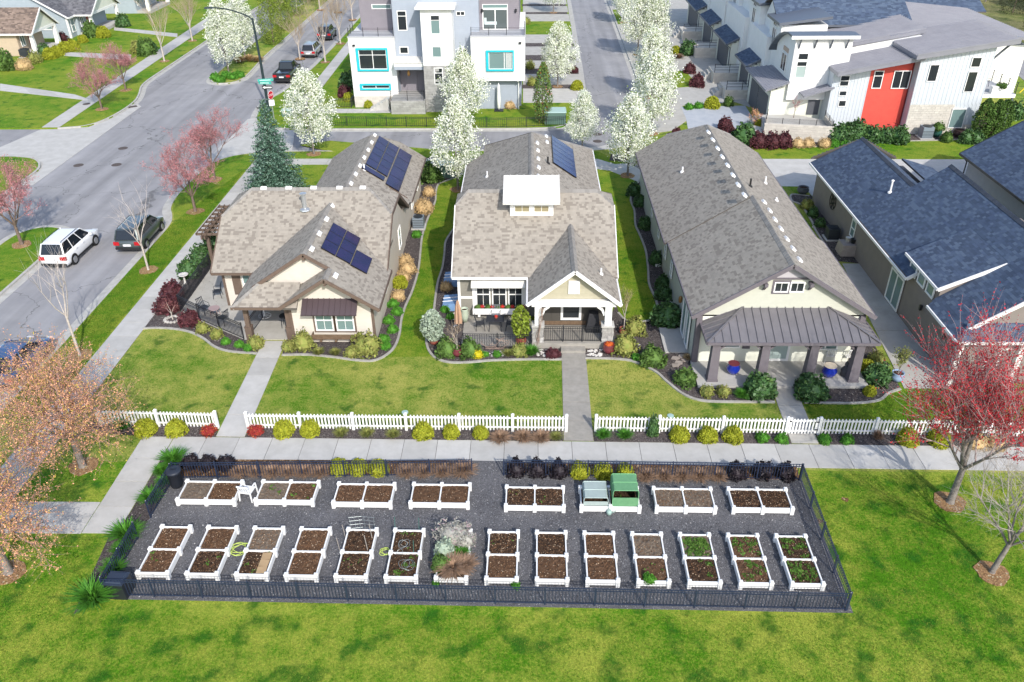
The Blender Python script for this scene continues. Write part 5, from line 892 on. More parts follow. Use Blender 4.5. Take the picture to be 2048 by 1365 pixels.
# ------------------------------------------------------------------ cottages across the street, top left
TANW = mat('tan_wall', (.50, .40, .29), (.46, .37, .27), rough=.75, scale=2); LBLUE = mat('pale_blue_siding', (.36, .42, .46), (.33, .39, .43), rough=.7, scale=2); REDD = mat('red_door', (.30, .04, .03), rough=.5)
def cottage(label, x1, y0, y1, depth, wallm, shing, z=2.8, slope=.72, door=.5):
    H = thing('cottage', label, 'house', (x1-depth/2, (y0+y1)/2, 0)); ym = (y0+y1)/2; zr = z+slope*(y1-y0+1)/2
    walls(H, [(x1-depth, y0), (x1-2.0, y0), (x1-2.0, y1), (x1-depth, y1)], z, wallm); rf = Roof(H, shing, CAPM, .2, .34); rf.face([(x1-depth, y0-.5), (x1+.4, y0-.5), (x1+.4, ym), (x1-depth, ym)], plane(0, ym, zr, 0, slope)); rf.face([(x1-depth, y1+.5), (x1+.4, y1+.5), (x1+.4, ym), (x1-depth, ym)], plane(0, ym, zr, 0, -slope)); rf.done()
    gable(H, [(x1, y0-.3, z+.1), (x1, y1+.3, z+.1), (x1, ym, zr-.2)], (-.2, 0, 0), LIGHTW); trim(H, [((x1+.42, y0-.5, z-.1), (x1+.42, ym, zr-.08)), ((x1+.42, ym, zr-.08), (x1+.42, y1+.5, z-.1)), ((x1-depth, y0-.53, z-.08), (x1+.4, y0-.53, z-.08))], .07, .2, WTRIM, 'fascia')
    g = MB(); g.b2((x1-2, y0, -.1), (x1+.2, y1, .4)); part('porch_floor', g, CONC, H); g = MB(); g.b2((x1-.25, y0-.2, z-.2), (x1+.05, y1+.2, z+.12)); part('porch_beam', g, WTRIM, H)
    for y in (y0+.1, y1-.1): g = MB(); g.box((x1-.1, y, .3), (.55, .55, z-.45), taper=.65); part('porch_post', g, WTRIM, H)
    e = Wall((x1-2.0, y0), (0, 1)); g = MB(); e.rect(g, (y1-y0)*door-.5, (y1-y0)*door+.5, .4, 2.4, 0, .06); part('door', g, REDD, H); e.window(H, .6, 1.0, 1.0, 1.3, 2, 1, gm=PANEG); e.siding(H, [(.02, .4), (y1-y0, .4), (y1-y0, z), (.02, z)], wallm, .2)
    sw = Wall((x1-depth, y0), (1, 0)); sw.siding(H, [(.02, .1), (depth-2.05, .1), (depth-2.05, z-.1), (.02, z-.1)], wallm, .2); return H, sw
H, sw = cottage('tan cottage with brown roof, white porch posts and red door, across the street', -62.8, 106.0, 112.0, 18, TANW, SHINGR); w_ = Wall((-80.8, 106.0), (1, 0)); w_.window(H, 11.5, .9, 1.6, 1.4, 2, 1, gm=PANEG, fw=.12)
H, sw = cottage('pale blue cottage with grey roof and white corner posts at the top left', -60.9, 118.2, 126.6, 12, LBLUE, SHINGG, 2.8, .62, .35)
g = MB(); g.prism([(-76, 116.4), (-63.4, 116.4), (-63.4, 124), (-76, 124)], -.1, 2.8); part('side_wing', g, LBLUE, H); w_ = Wall((-76, 116.4), (1, 0)); w_.siding(H, [(.02, .1), (12.5, .1), (12.5, 2.85), (6.4, 6.4), (.3, 2.85)], LBLUE, .2); w_.window(H, 8.2, 1.1, 2.2, 1.4, 2, 1, gm=PANEG, fw=.14); e = Wall((-63.4, 116.4), (0, 1)); e.window(H, .7, .6, 1.0, 1.8, 1, 2, gm=PANEG, fw=.12)
gable(H, [(-76, 116.4, 2.7), (-63.4, 116.4, 2.7), (-69.7, 116.4, 6.5)], (0, .2, 0), LBLUE); rf = Roof(H, SHINGG, CAPM, .2, .34); rf.face([(-62.9, 116.0), (-62.9, 126), (-69.7, 126), (-69.7, 116.0)], plane(-62.9, 0, 2.75, -.6, 0)); rf.face([(-76.5, 116.0), (-76.5, 126), (-69.7, 126), (-69.7, 116.0)], plane(-76.5, 0, 2.75, .6, 0)); rf.done(); trim(H, [((-62.9, 115.96, 2.66), (-69.7, 115.96, 6.74)), ((-62.86, 116, 2.68), (-62.86, 119, 2.68))], .06, .2, WTRIM, 'fascia')
g = MB(); g.b2((-63.55, 116.33, 0), (-63.3, 116.55, 2.75)); part('corner_board', g, WTRIM, H)
cottage('white trimmed cottage mostly cut off by the top edge, beyond the pale blue one', -59.5, 134, 142, 14, LBLUE, SHINGG)
# ------------------------------------------------------------------ picket fences
PKW = .075; g = MB(); P = [(-PKW/2, .06), (PKW/2, .06), (PKW/2, .86)]+[(PKW/2*math.cos(PI*k/5), .86+PKW*.75*math.sin(PI*k/5)) for k in range(1, 5)]+[(-PKW/2, .86)]
a = [(x, -.012, z) for x, z in P]; b = [(x, .012, z) for x, z in P]; g.poly(a); g.poly(b[::-1])
for i in range(len(P)): j = (i+1) % len(P); g.quad(a[j], a[i], b[i], b[j])
PICK = g.mesh('picket', WHITE); g = MB(); g.b2((-.065, -.065, -.05), (.065, .065, .98)); g.hexa([(-.08, -.08, .98), (.08, -.08, .98), (.08, .08, .98), (-.08, .08, .98), (-.02, -.02, 1.05), (.02, -.02, 1.05), (.02, .02, 1.05), (-.02, .02, 1.05)]); POST = g.mesh('post', WHITE)
def picket_fence(a, b, label, sp=2.55, dp=.163):
    a, b = Vector((*a, 0)), Vector((*b, 0)); L_ = (b-a).length; d = (b-a)/L_; rz = math.atan2(d.y, d.x); t = thing('picket_fence', label, 'picket fence', a, rz, 'white picket fences along the walk')
    n = max(1, round(L_/sp))
    for i in range(n+1): put('post', POST, t, (L_*i/n, 0, 0))
    for z in (.22, .76):
        for i in range(n): g = MB(); g.b2((L_*i/n+.06, .012, z-.035), (L_*(i+1)/n-.06, .055, z+.035)); put('rail', g.mesh('rail', WHITE), t)
    k = round(L_/dp)
    for i in range(1, k):
        x = L_*i/k
        if abs((x/(L_/n)) % 1-.5) < .5-.10/(L_/n): put('picket', PICK, t, (x, 0, R.uniform(-.008, .008)))
    return t
picket_fence((-20.6, 30.6), (-14.86, 30.42), 'short white picket fence left of the first footpath, half behind the orange tree')
picket_fence((-13.36, 30.37), (1.75, 30.28), 'long white picket fence between the first and second footpath')
picket_fence((3.14, 30.29), (12.0, 30.18), 'white picket fence between the second footpath and the gate')
picket_fence((13.52, 30.18), (42, 29.8), 'white picket fence running from the gate behind the red maple')
t = thing('picket_gate', 'white picket gate across the third footpath', 'gate', (12.1, 30.18, 0))
for x in (.06, 1.26): g = MB(); g.b2((x-.05, -.02, .08), (x+.05, .03, .98)); put('stile', g.mesh('stile', WHITE), t)
for z in (.2, .78): g = MB(); g.b2((.1, .01, z-.05), (1.2, .045, z+.05)); put('rail', g.mesh('rail', WHITE), t)
for i in range(7): put('picket', PICK, t, (.2+i*.15, -.005, 0))
for x, z in ((1.3, .75), (1.3, .3), (.02, .78)): g = MB(); g.b2((x-.09, -.05, z-.025), (x+.07, -.02, z+.025)); put('hinge', g.mesh('hinge', BLACKM), t)
# ------------------------------------------------------------------ black fence round the garden plot
NAVY = mat('black_fence_paint', (.018, .028, .058), rough=.35, spec=.6)
for pts, lab in (([(-15.55, 26.8), (-2.5, 27.15)], 'black metal fence behind the upper beds, left of the plot entrance'), ([(-1.1, 27.14), (11.75, 26.98)], 'black metal fence behind the upper beds, right of the plot entrance'), ([(11.78, 26.95), (11.55, 20.02)], 'black metal fence along the right side of the garden plot'), ([(-15.75, 20.33), (11.5, 20.0)], 'long black metal fence along the front of the garden plot'), ([(-15.6, 26.7), (-15.7, 24.4)], 'short black metal fence beside the black barrel'), ([(-15.75, 23.2), (-15.78, 20.4)], 'black metal fence at the left side of the plot, behind the compost bin')):
    railing('metal_fence', pts, .02, .9, lab, 'fence', 8.2, m=NAVY, group='black fences round the garden plot')
# ------------------------------------------------------------------ raised beds
SOILS = []
def soil_mat(name, c1, c2, chip, sh):
    return mat(name, c1, c2, rough=.95, scale=7, detail=6, bump=.9, bscale=45, spec=.1, c2pos=(.4, .62))
SO = {'dark': soil_mat('soil_dark', (.030, .019, .013), (.075, .045, .028), 0, 0), 'brown': soil_mat('soil_brown', (.070, .040, .024), (.135, .078, .046), 0, 0), 'grey': soil_mat('soil_grey', (.13, .10, .075), (.18, .145, .11), 0, 0)}
CHIP = mat('bark_chip', (.20, .11, .055), (.11, .055, .03), rough=.9, scale=9, island=.5, sep=(.13, (.46, .35, .24)))
SPROUT = mat('seedling', (.10, .20, .03), (.07, .15, .02), rough=.7, scale=5, island=.4, trans=.25)
def quads(C, s, tilt=None, asp=1., rs=NR, up=None):
    """many small quads: centres (n,3), size"""
    n = len(C); d = rs.normal(size=(n, 3))
    if up is not None: d = d*(1-up)+np.array([0, 0, 1])*up*np.sign(rs.rand(n, 1)+.2)
    d /= np.linalg.norm(d, axis=1)[:, None]; a = np.cross(d, rs.normal(size=(n, 3))); a /= np.linalg.norm(a, axis=1)[:, None]; b = np.cross(d, a)
    s = (s*rs.uniform(.6, 1.4, n))[:, None]; a = a*s; b = b*s*asp
    V = np.stack([C-a-b, C+a-b, C+a+b, C-a+b], 1).reshape(-1, 3); F = np.arange(4*n).reshape(n, 4); return V, F
def soil_mesh(w, l, m, chips, green, mound=.03, rs=NR):
    nx, ny = 14, 14; X, Y = np.meshgrid(np.linspace(0, w, nx), np.linspace(0, l, ny)); Z = .25+rs.normal(0, .012, X.shape)+mound*np.sin(X/w*PI)*np.sin(Y/l*PI)
    V = np.stack([X.ravel(), Y.ravel(), Z.ravel()], 1); i = np.arange(nx*ny).reshape(ny, nx); F = np.stack([i[:-1, :-1], i[:-1, 1:], i[1:, 1:], i[1:, :-1]], -1).reshape(-1, 4); mi = np.zeros(len(F), int); VV, FF, MM = [V], [F], [mi]; off = len(V)
    for n, mat_i, sz, zz in ((chips, 1, .0165, .01), (green, 2, .034, .03)):
        if not n: continue
        C = np.stack([rs.uniform(.03, w-.03, n), rs.uniform(.03, l-.03, n), np.zeros(n)], 1)
        if mat_i == 2: c0 = rs.uniform([.1, .1], [w-.1, l-.1], (max(3, n//14), 2)); C[:, :2] = np.clip(c0[rs.randint(0, len(c0), n)]+rs.normal(0, .06, (n, 2)), .03, [w-.03, l-.03])
        C[:, 2] = .262+mound*np.sin(C[:, 0]/w*PI)*np.sin(C[:, 1]/l*PI)+rs.uniform(0, zz, n); v, f = quads(C, sz, asp=.6, up=.55, rs=rs); VV.append(v); FF.append(f+off); MM.append(np.full(len(f), mat_i)); off += len(v)
    return np_mesh('soil', np.concatenate(VV), np.concatenate(FF), [m, CHIP, SPROUT], np.concatenate(MM))
BW, BL = 1.137, 2.4
g = MB(); g.b2((-.075, -.075, -.02), (.075, .075, .35)); g.hexa([(-.085, -.085, .35), (.085, -.085, .35), (.085, .085, .35), (-.085, .085, .35), (-.06, -.06, .39), (.06, -.06, .39), (.06, .06, .39), (-.06, .06, .39)]); BPOST = g.mesh('post', WHITE)
g = MB(); g.b2((-.026, .06, .05), (.026, BL/2-.06, .31)); BSIDE = g.mesh('side_board', WHITE); g = MB(); g.b2((.06, -.026, .05), (BW-.06, .026, .31)); BEND = g.mesh('end_board', WHITE)
def raised_bed(x, y, rz, label, soils, bulge=None):
    t = thing('raised_bed', label, 'garden bed', (x, y, .03), rz, 'white raised garden beds')
    for i in range(3):
        for j in (0, 1): put('post', BPOST, t, (j*BW, i*BL/2, 0))
        put('end_board', BEND, t, (0, i*BL/2, 0))
    for i in range(2):
        for j in (0, 1): put('side_board', BSIDE, t, (j*BW, i*BL/2, 0))
        k, ch, gr = soils[i]; o = put('soil', soil_mesh(BW-.06, BL/2-.05, SO[k], ch, gr), t, (.03, i*BL/2+.025, 0)); o['kind'] = 'stuff'
    return t
LOW = [('raised bed at the far left of the front row, beside the compost bin', ('brown', 420, 20), ('brown', 600, 0)), ('raised bed with dark chips, second from left in the front row', ('dark', 420, 16), ('brown', 460, 0)), ('raised bed with tan cardboard strips in its near half', ('dark', 380, 30), ('grey', 460, 0)), ('raised bed right of the cardboard bed, front row, even bark chips', ('brown', 460, 0), ('brown', 520, 0)),
 ('raised bed with stakes and a wire trellis at its far end', ('dark', 350, 12), ('dark', 330, 0)), ('raised bed with curled wires and thin green shoots', ('dark', 260, 110), ('dark', 330, 20)), ('raised bed overgrown with lavender and bronze grasses', ('dark', 60, 60), ('dark', 60, 60)), ('raised bed with loose twigs, right of the overgrown bed', ('brown', 430, 0), ('dark', 520, 6)),
 ('raised bed with reddish soil in its near half, ninth in the front row', ('brown', 330, 0), ('dark', 420, 0)), ('raised bed tenth from left in the front row, plain bark chips', ('brown', 420, 0), ('brown', 430, 0)), ('raised bed with one round green plant near its front', ('brown', 330, 8), ('grey', 420, 0)), ('raised bed whose far half is covered in green seedlings', ('dark', 330, 60), ('grey', 200, 900)), ('raised bed with patchy green weeds, second from right in front row', ('brown', 360, 170), ('brown', 380, 210)), ('raised bed with many seedlings, at the right end of the front row', ('dark', 200, 420), ('dark', 280, 260))]
for i, (lab, s0, s1) in enumerate(LOW): raised_bed(-14.86+1.8965*i, 21.2-.0185*i, rad(-.4), lab, (s0, s1))
UPX = [(353.9, 997.6), (510.5, 998.3), (666, 1003), (820.5, 1004), (1011.6, 1010), (1163, 1011.5), (1314, 1013), (1468.3, 1014.2)]
UPL = [('raised bed at the left end of the back row, beside the black barrel', ('grey', 120, 0), ('brown', 420, 0)), ('raised bed right of the white plastic chair, a few weeds in its corners', ('grey', 120, 30), ('brown', 240, 40)), ('raised bed third from left in the back row, even brown chips', ('brown', 420, 0), ('brown', 430, 0)), ('raised bed with smooth brown soil and small dug holes', ('brown', 160, 0), ('brown', 130, 0)), ('raised bed right of the plot entrance, dark chips', ('dark', 420, 10), ('dark', 430, 6)), ('raised bed with a grey and a green netting cover', ('dark', 60, 0), ('dark', 60, 10)), ('raised bed second from right in the back row, grey brown chips', ('grey', 420, 0), ('grey', 430, 0)), ('raised bed with dark soil at the right end of the back row', ('dark', 360, 0), ('dark', 420, 0))]
UPP = []
for (px, py), (lab, s0, s1) in zip(UPX, UPL):
    x, y = G(px, py, .40); UPP.append((x, y)); raised_bed(x+BL, y, PI/2-rad(.5), lab, (s1, s0))
# bed contents
CARD = mat('cardboard', (.42, .29, .16), (.36, .25, .14), rough=.9, scale=4); bx, by = -14.86+1.8965*2, 21.16
for k, lab in enumerate(('tan cardboard sheet nearest the front in the cardboard bed', 'middle tan cardboard sheet in the cardboard bed', 'tan cardboard sheet farthest back in the cardboard bed')): g = MB(); g.box((bx+.9, by+.22+.35*k, .335), (.36, .33, .012), rz=R.uniform(-.05, .05), rx=.02); tag(put('cardboard_sheet', g.mesh('cardboard_sheet', CARD)), lab, 'cardboard', 'cardboard sheets in a bed')
WIRE = mat('wire', (.30, .34, .34), rough=.4, metal=.5); STAKE = mat('stake', (.30, .27, .24), rough=.8)
bx, by = -14.86+1.8965*4, 21.13
t = thing('wire_trellis', 'bent wire trellis panel leaning behind the staked bed', 'trellis', (bx, by+2.5, .03)); 
for k in range(6): g = MB(); g.tube([(.1+.19*k, 0, .02), (.08+.19*k, .12, .45), (.05+.2*k, .05, .85)], .008, 4); lpart('wire', g, WIRE, t)
for k in range(4): g = MB(); z = .2+.2*k; g.tube([(.05, .05, z), (.55, .16, z-.03), (1.1, .05, z)], .008, 4); lpart('wire', g, WIRE, t)
for i, (dx, dy, h) in enumerate(((-.1, 1.3, 1.0), (.98, 1.35, 1.1), (1.05, 2.0, 1.05), (-.05, 2.1, .9))): g = MB(); g.tube([(bx+dx, by+dy, .1), (bx+dx-.06, by+dy-.02, h)], .016, 5); tag(put('garden_stake', g.mesh('garden_stake', STAKE)), ['thin wooden stake at the near left post of the staked bed', 'thin wooden stake at the near right of the staked bed', 'thin wooden stake at the far right of the staked bed', 'thin wooden stake at the far left of the staked bed'][i], 'stake', 'stakes in the trellis bed')
bx = -14.86+1.8965*5
ORD = ['first', 'second', 'third', 'fourth', 'fifth', 'sixth', 'seventh', 'eighth', 'ninth', 'tenth', 'eleventh']; CY = [R.uniform(.5, 1.9) for _ in range(7)]
for i in range(7):
    g = MB(); c = (bx+R.uniform(.3, .85), by+CY[i]); r = R.uniform(.12, .25); z0 = .32
    g.tube([(c[0]+r*math.cos(a*.5), c[1]+r*math.sin(a*.5)*1.1, z0+.06+.05*math.sin(a*.9+i)) for a in range(14)], .007, 4); tag(put('wire_coil', g.mesh('wire_coil', WIRE)), 'curl of wire on the soil of the wire bed, %s nearest the front' % ORD[int(sorted(CY).index(CY[i]))], 'wire', 'wire curls on the bed')
for i, (dx, dy) in enumerate(((0, 2.45), (.97, 2.42), (.9, 1.2))): g = MB(); g.tube([(bx+dx, by+dy, .3), (bx+dx+.03, by+dy, .98)], .012, 5); tag(put('garden_stake', g.mesh('garden_stake', mat('green_stake', (.05, .16, .13), rough=.5))), ['green garden stake at the far left of the wire bed', 'green garden stake at the far right of the wire bed', 'green garden stake inside the wire bed'][i], 'stake', 'stakes in the wire bed')
# netting covers on the back row
NETG = mat('green_net', (.13, .30, .15), (.11, .26, .13), rough=.8, scale=6); NETY = mat('grey_net', (.33, .40, .38), (.30, .36, .345), rough=.8, scale=6)
def cover(x0, y0, w, l, h, m, label, tilt=0):
    t = thing('cloche', label, 'cover', (x0, y0, .33)); g = MB(); n = 10; prof = [(0, 0)]+[(0+.06*(1-math.cos(PI*k/2/4)), h-.18+.18*math.sin(PI*k/2/4)) for k in range(5)]+[(w-.06*(1-math.cos(PI*k/2/4)), h-.18+.18*math.sin(PI*k/2/4)) for k in range(4, -1, -1)]+[(w, 0)]
    for (a, za), (b, zb) in zip(prof, prof[1:]): g.quad((a, 0, za), (b, 0, zb), (b, l, zb), (a, l, za))
    g.poly([(a, l, z) for a, z in prof[::-1]]); lpart('net', g, m, t); 
    for y in (0, l/2, l): f = MB(); f.tube([(a, y, z+.01) for a, z in prof], .016, 5); lpart('hoop', f, mat('hoop_'+m.name, tuple(min(1, c*1.3) for c in m.diffuse_color[:3]), rough=.4), t)
    f = MB(); f.poly([(a, -.004, z*.55) for a, z in prof]); lpart('front_flap', f, m, t); return t
ux, uy = UPP[5]; cover(ux+.1, uy+.08, 1.0, 1.0, .42, NETY, 'grey netting tunnel over the left half of the covered bed'); cover(ux+1.28, uy+.06, 1.05, 1.02, .85, NETG, 'tall green netting cover over the right half of the covered bed')
# chair, bins, hoses, stones
PLAS = mat('white_plastic', (.78, .78, .77), rough=.35)
t = thing('plastic_chair', 'white plastic garden chair between the first two beds of the back row', 'chair', (*G(499, 996), .03), rad(170))
g = MB(); g.b2((-.24, -.24, .40), (.24, .24, .44)); lpart('seat', g, PLAS, t)
for k in range(5): g = MB(); g.beam((-.2+.1*k, .23, .44), (-.22+.11*k, .36, .86), .055, .02); lpart('back_slat', g, PLAS, t)
g = MB(); g.beam((-.26, .35, .86), (.26, .35, .86), .04, .07); lpart('back_rail', g, PLAS, t)
for x in (-.25, .25):
    g = MB(); g.beam((x, -.24, .64), (x, .30, .66), .06, .03); lpart('armrest', g, PLAS, t)
    for y in (-.25, .26): g = MB(); g.beam((x*1.12, y*1.1, 0), (x, y, .64 if y < 0 else .5), .045, .05); lpart('leg', g, PLAS, t)
BINM = mat('black_plastic', (.014, .017, .024), rough=.4, spec=.5)
t = thing('barrel', 'round black plastic barrel in the back left corner of the plot', 'barrel', (*G(355, 972), .02)); g = MB(); g.lathe([(.24, 0), (.27, .1), (.30, .75), (.33, .78), (.33, .82)], (0, 0, 0), 16); lpart('body', g, BINM, t, True); g = MB(); g.lathe([(.34, .80), (.34, .86), (.28, .91), (.05, .94)], (0, 0, 0), 16); lpart('lid', g, mat('black_lid', (.022, .028, .042), rough=.5), t, True); g = MB(); g.b2((-.12, -.03, .93), (.12, .03, .97)); lpart('handle', g, BINM, t)
t = thing('compost_bin', 'square black compost bin in the front left corner of the plot', 'compost bin', (*G(243, 1185), .02), rad(-4), None, .88); g = MB(); g.box((0, 0, 0), (.95, .8, .8), taper=.82); lpart('body', g, BINM, t); g = MB(); g.box((0, 0, .8), (.86, .74, .05)); g.box((0, 0, .85), (.7, .58, .05), taper=.9); lpart('lid', g, mat('blue_black_lid', (.03, .042, .068), rough=.35), t)
for z in (.2, .4, .6): g = MB(); g.b2((-.44+z*.1, -.40+z*.09, z), (.44-z*.1, -.37+z*.09, z+.02)); lpart('rib', g, BINM, t)
HOSE = mat('lime_hose', (.50, .62, .14), rough=.4)
def hose(px, py, r, n, label):
    x, y = G(px, py); P = []
    for k in range(n*14): a = 2*PI*k/14; q = r*(.75+.25*math.sin(k*.7+px)); P.append((x+q*math.cos(a)*(1+.12*math.sin(k*.31)), y+q*math.sin(a)*.9, .055+.018*(k % 14 == 0)+.012*math.sin(k*1.3)+.008*(k//14)))
    g = MB(); g.tube(P, .014, 5); tag(put('hose', g.mesh('hose', HOSE, True)), label, 'hose', 'garden hoses')
hose(481, 1100, .42, 4, 'lime green hose coiled left of the cardboard bed'); hose(771, 1106, .24, 3, 'small lime green hose coil left of the wire bed')
t = thing('watering_can', 'small grey green watering can with hose end in front of the covered bed', 'watering can', (*G(1218, 1030), .03)); g = MB(); g.lathe([(.10, 0), (.12, .15), (.08, .22)], (0, 0, 0), 10); lpart('body', g, mat('can_green', (.30, .42, .38), rough=.4), t, True); g = MB(); g.tube([(.1, 0, .06), (.2, -.03, .16), (.27, -.05, .26)], .016, 6); lpart('spout', g, MATS['can_green'], t); g = MB(); g.tube([(-.08, 0, .2), (-.02, 0, .36), (.08, 0, .2)], .012, 5); lpart('handle', g, MATS['can_green'], t)
ROCK = mat('field_stone', (.46, .44, .41), (.30, .29, .27), rough=.9, scale=6, obrand=.25)
def rock_mesh(seed):
    rs = np.random.RandomState(seed); g = MB(); k = 7
    pr = [(.0, 0), (.5, 0), (.55, .22), (.36, .46), (.08, .52)]; g.lathe([(r_*1, z) for r_, z in pr], (0, 0, 0), k); g.v = [(x*(1+rs.uniform(-.2, .2))*1.15, y*(1+rs.uniform(-.2, .2))*.85, z*(1+rs.uniform(-.2, .2))) for x, y, z in g.v]; return g.mesh('stone', ROCK)
ROCKS = [rock_mesh(k) for k in range(4)]
def rock(x, y, s, label, z=.02, group=None): o = put('stone', R.choice(ROCKS), None, (x, y, z), (0, 0, R.uniform(0, 6)), (s, s, s)); return tag(o, label, 'stone', group)
rock(*G(466, 1152), .16, 'grey stone lying between two beds near the front fence')
# ------------------------------------------------------------------ plants
def grow(seed, h, fork, r0, spread=.55, nb=5, levels=4, gnarl=.12, up=.25, whip=1., lean=(0, 0), ratio=.62, pend=0.):
    """a branching skeleton: list of (a, b, ra, rb, level) and tips"""
    rs = random.Random(seed); segs = []; tips = []
    def limb(p, d, L_, r, lv):
        n = 4 if lv < 2 else 3; pts = [p]; q = Vector(p); dd = Vector(d)
        for i in range(n):
            dd = (dd+Vector((rs.gauss(0, gnarl), rs.gauss(0, gnarl), rs.gauss(0, gnarl)*.6+up*.12-pend*.1*lv))).normalized(); q2 = q+dd*(L_/n); ra = r*(1-.72*i/n); rb = r*(1-.72*(i+1)/n)
            segs.append((tuple(q), tuple(q2), ra, rb, lv)); q = q2; pts.append(q)
        if lv >= levels: tips.append((tuple(q), tuple(dd))); return
        k = nb if lv == 0 else max(2, nb-1)
        for i in range(k):
            t = rs.uniform(.35, 1) if lv > 0 else rs.uniform(.3, 1.0); j = min(n-1, int(t*n)); base = pts[j].lerp(pts[j+1], t*n-j); az = 2*PI*(i+rs.uniform(-.3, .3))/k+lv*1.3
            x = dd.cross(Vector((.3, .2, 1))).normalized(); y = dd.cross(x); sp = spread*rs.uniform(.75, 1.3)
            nd = (dd*math.cos(sp)+(x*math.cos(az)+y*math.sin(az))*math.sin(sp)+Vector((0, 0, up))).normalized(); limb(base, nd, L_*ratio*rs.uniform(.8, 1.15)*(whip if lv == levels-1 else 1), r*.5*(1-.35*t)+.002, lv+1)
        tips.append((tuple(q), tuple(dd)))
    p = Vector((0, 0, -.05)); q = Vector((lean[0], lean[1], fork)); segs.append((tuple(p), (0, 0, .12), r0*1.6, r0*1.1, -1)); segs.append(((0, 0, .12), tuple(q), r0*1.1, r0*.85, -1))
    k = nb
    for i in range(k):
        az = 2*PI*(i+rs.uniform(-.25, .25))/k; sp = spread*rs.uniform(.5, 1.15) if i else .08; d = Vector((math.cos(az)*math.sin(sp), math.sin(az)*math.sin(sp), math.cos(sp))); limb(q-Vector((0, 0, rs.uniform(0, fork*.18))), d, (h-fork)*(.62 if i else .75)*rs.uniform(.85, 1.1), r0*(.5 if i else .7), 0)
    return segs, tips
def seg_mesh(name, segs, m):
    VV, FF, off = [], [], 0
    for lo, hi, k in ((-9, 0, 7), (1, 1, 5), (2, 9, 3)):
        S_ = [s for s in segs if lo <= s[4] <= hi]
        if not S_: continue
        A = np.array([s[0] for s in S_]); B = np.array([s[1] for s in S_]); ra = np.array([s[2] for s in S_]); rb = np.array([s[3] for s in S_]); d = B-A; d /= np.linalg.norm(d, axis=1)[:, None]+1e-9
        x = np.cross(d, np.array([.31, .17, .93])); x /= np.linalg.norm(x, axis=1)[:, None]; y = np.cross(d, x); n = len(S_); V = np.zeros((n, 2*k, 3))
        for j in range(k): t = 2*PI*j/k; o = x*math.cos(t)+y*math.sin(t); V[:, j] = A+o*ra[:, None]; V[:, k+j] = B+o*rb[:, None]
        F = np.array([[j, (j+1) % k, k+(j+1) % k, k+j] for j in range(k)]); FF.append((np.arange(n)[:, None, None]*2*k+F[None]).reshape(-1, 4)+off); VV.append(V.reshape(-1, 3)); off += n*2*k
    me = np_mesh(name, np.concatenate(VV), np.concatenate(FF), m); me.polygons.foreach_set('use_smooth', np.ones(len(me.polygons), bool)); return me
def leaves(segs, tips, per, size, lv, jit, rs, m, asp=.7, name='crown', up=None):
    S_ = [s for s in segs if s[4] >= lv]; A = np.array([s[0] for s in S_]); B = np.array([s[1] for s in S_]); n = int(len(S_)*per); i = rs.randint(0, len(S_), n); t = rs.rand(n, 1); C = A[i]*(1-t)+B[i]*t+rs.normal(0, jit, (n, 3)); V, F = quads(C, size, asp=asp, rs=rs, up=up); return np_mesh(name, V, F, m)
BARKG = mat('bark_grey', (.25, .225, .20), (.15, .13, .115), rough=.9, scale=9, bump=.6, bscale=25); BARKP = mat('bark_pale', (.52, .47, .42), (.40, .35, .31), rough=.85, scale=8, bump=.3); BARKB = mat('bark_brown', (.20, .15, .12), (.12, .09, .07), rough=.9, scale=9, bump=.6, bscale=25); TWIGG = mat('twig_grey', (.36, .32, .29), rough=.9); TWIGR = mat('twig_purple', (.25, .175, .165), rough=.9); TWIGT = mat('twig_tan', (.42, .33, .235), rough=.9)
BLOOM = mat('pear_blossom', (.86, .87, .80), (.78, .82, .66), rough=.7, scale=1.6, island=.12, trans=.2, sep=(.2, (.20, .27, .07))); PINKB = mat('plum_bud', (.50, .20, .215), (.42, .165, .175), rough=.8, scale=2, island=.4, trans=.15, sep=(.25, (.55, .30, .29))); ORNG = mat('orange_bud', (.74, .36, .26), (.68, .37, .17), rough=.8, scale=1.2, island=.35, trans=.2, sep=(.22, (.55, .43, .08))); REDB = mat('maple_bud', (.56, .03, .045), (.42, .02, .03), rough=.7, scale=2, island=.4, trans=.2)
class Tree:
    def __init__(s, name, parts): s.name, s.parts = name, parts
    def at(s, x, y, label, cat='tree', sc=1., rz=None, group=None, z=0., ring=True, sz=None):
        t = thing(s.name, label, cat, (x, y, z), R.uniform(0, 6.28) if rz is None else rz, group, (sc, sc, sc*(sz or 1)))
        for n, m in s.parts: put(n, m, t)
        if ring: tree_ring(x, y, .5+.12*sc)
        return t
def pear(seed, h=6.6, w=1.75):
    rs = np.random.RandomState(seed); segs, tips = grow(seed, h*.9, 1.5, .085, .36, 5, 2, .08, .5, ratio=.55); nC = 330
    u = rs.rand(nC)**.85; z = 1.55+(h-1.55)*u; R_ = w*np.sin(np.clip((u*.92+.08), 0, 1)**.72*PI)**.75+.12; rr = R_*np.sqrt(rs.uniform(.15, 1, nC))*np.where(rs.rand(nC) < .12, 1.22, 1); th = rs.uniform(0, 2*PI, nC)
    bulge = 1+.22*np.sin(th*3+seed)+.14*np.sin(th*5+z*2.2); C = np.stack([rr*bulge*np.cos(th), rr*bulge*np.sin(th), z+rs.normal(0, .12, nC)], 1); k = 44; L_ = (C[:, None]+rs.normal(0, 1, (nC, k, 3))*np.array([.15, .15, .24])).reshape(-1, 3)
    V, F = quads(L_, .042, asp=.8, rs=rs); return Tree('pear_tree', [('trunk', seg_mesh('trunk', [s for s in segs if s[4] <= 0], BARKG)), ('branches', seg_mesh('branches', [s for s in segs if s[4] > 0], BARKG)), ('crown', np_mesh('crown', V, F, BLOOM))])
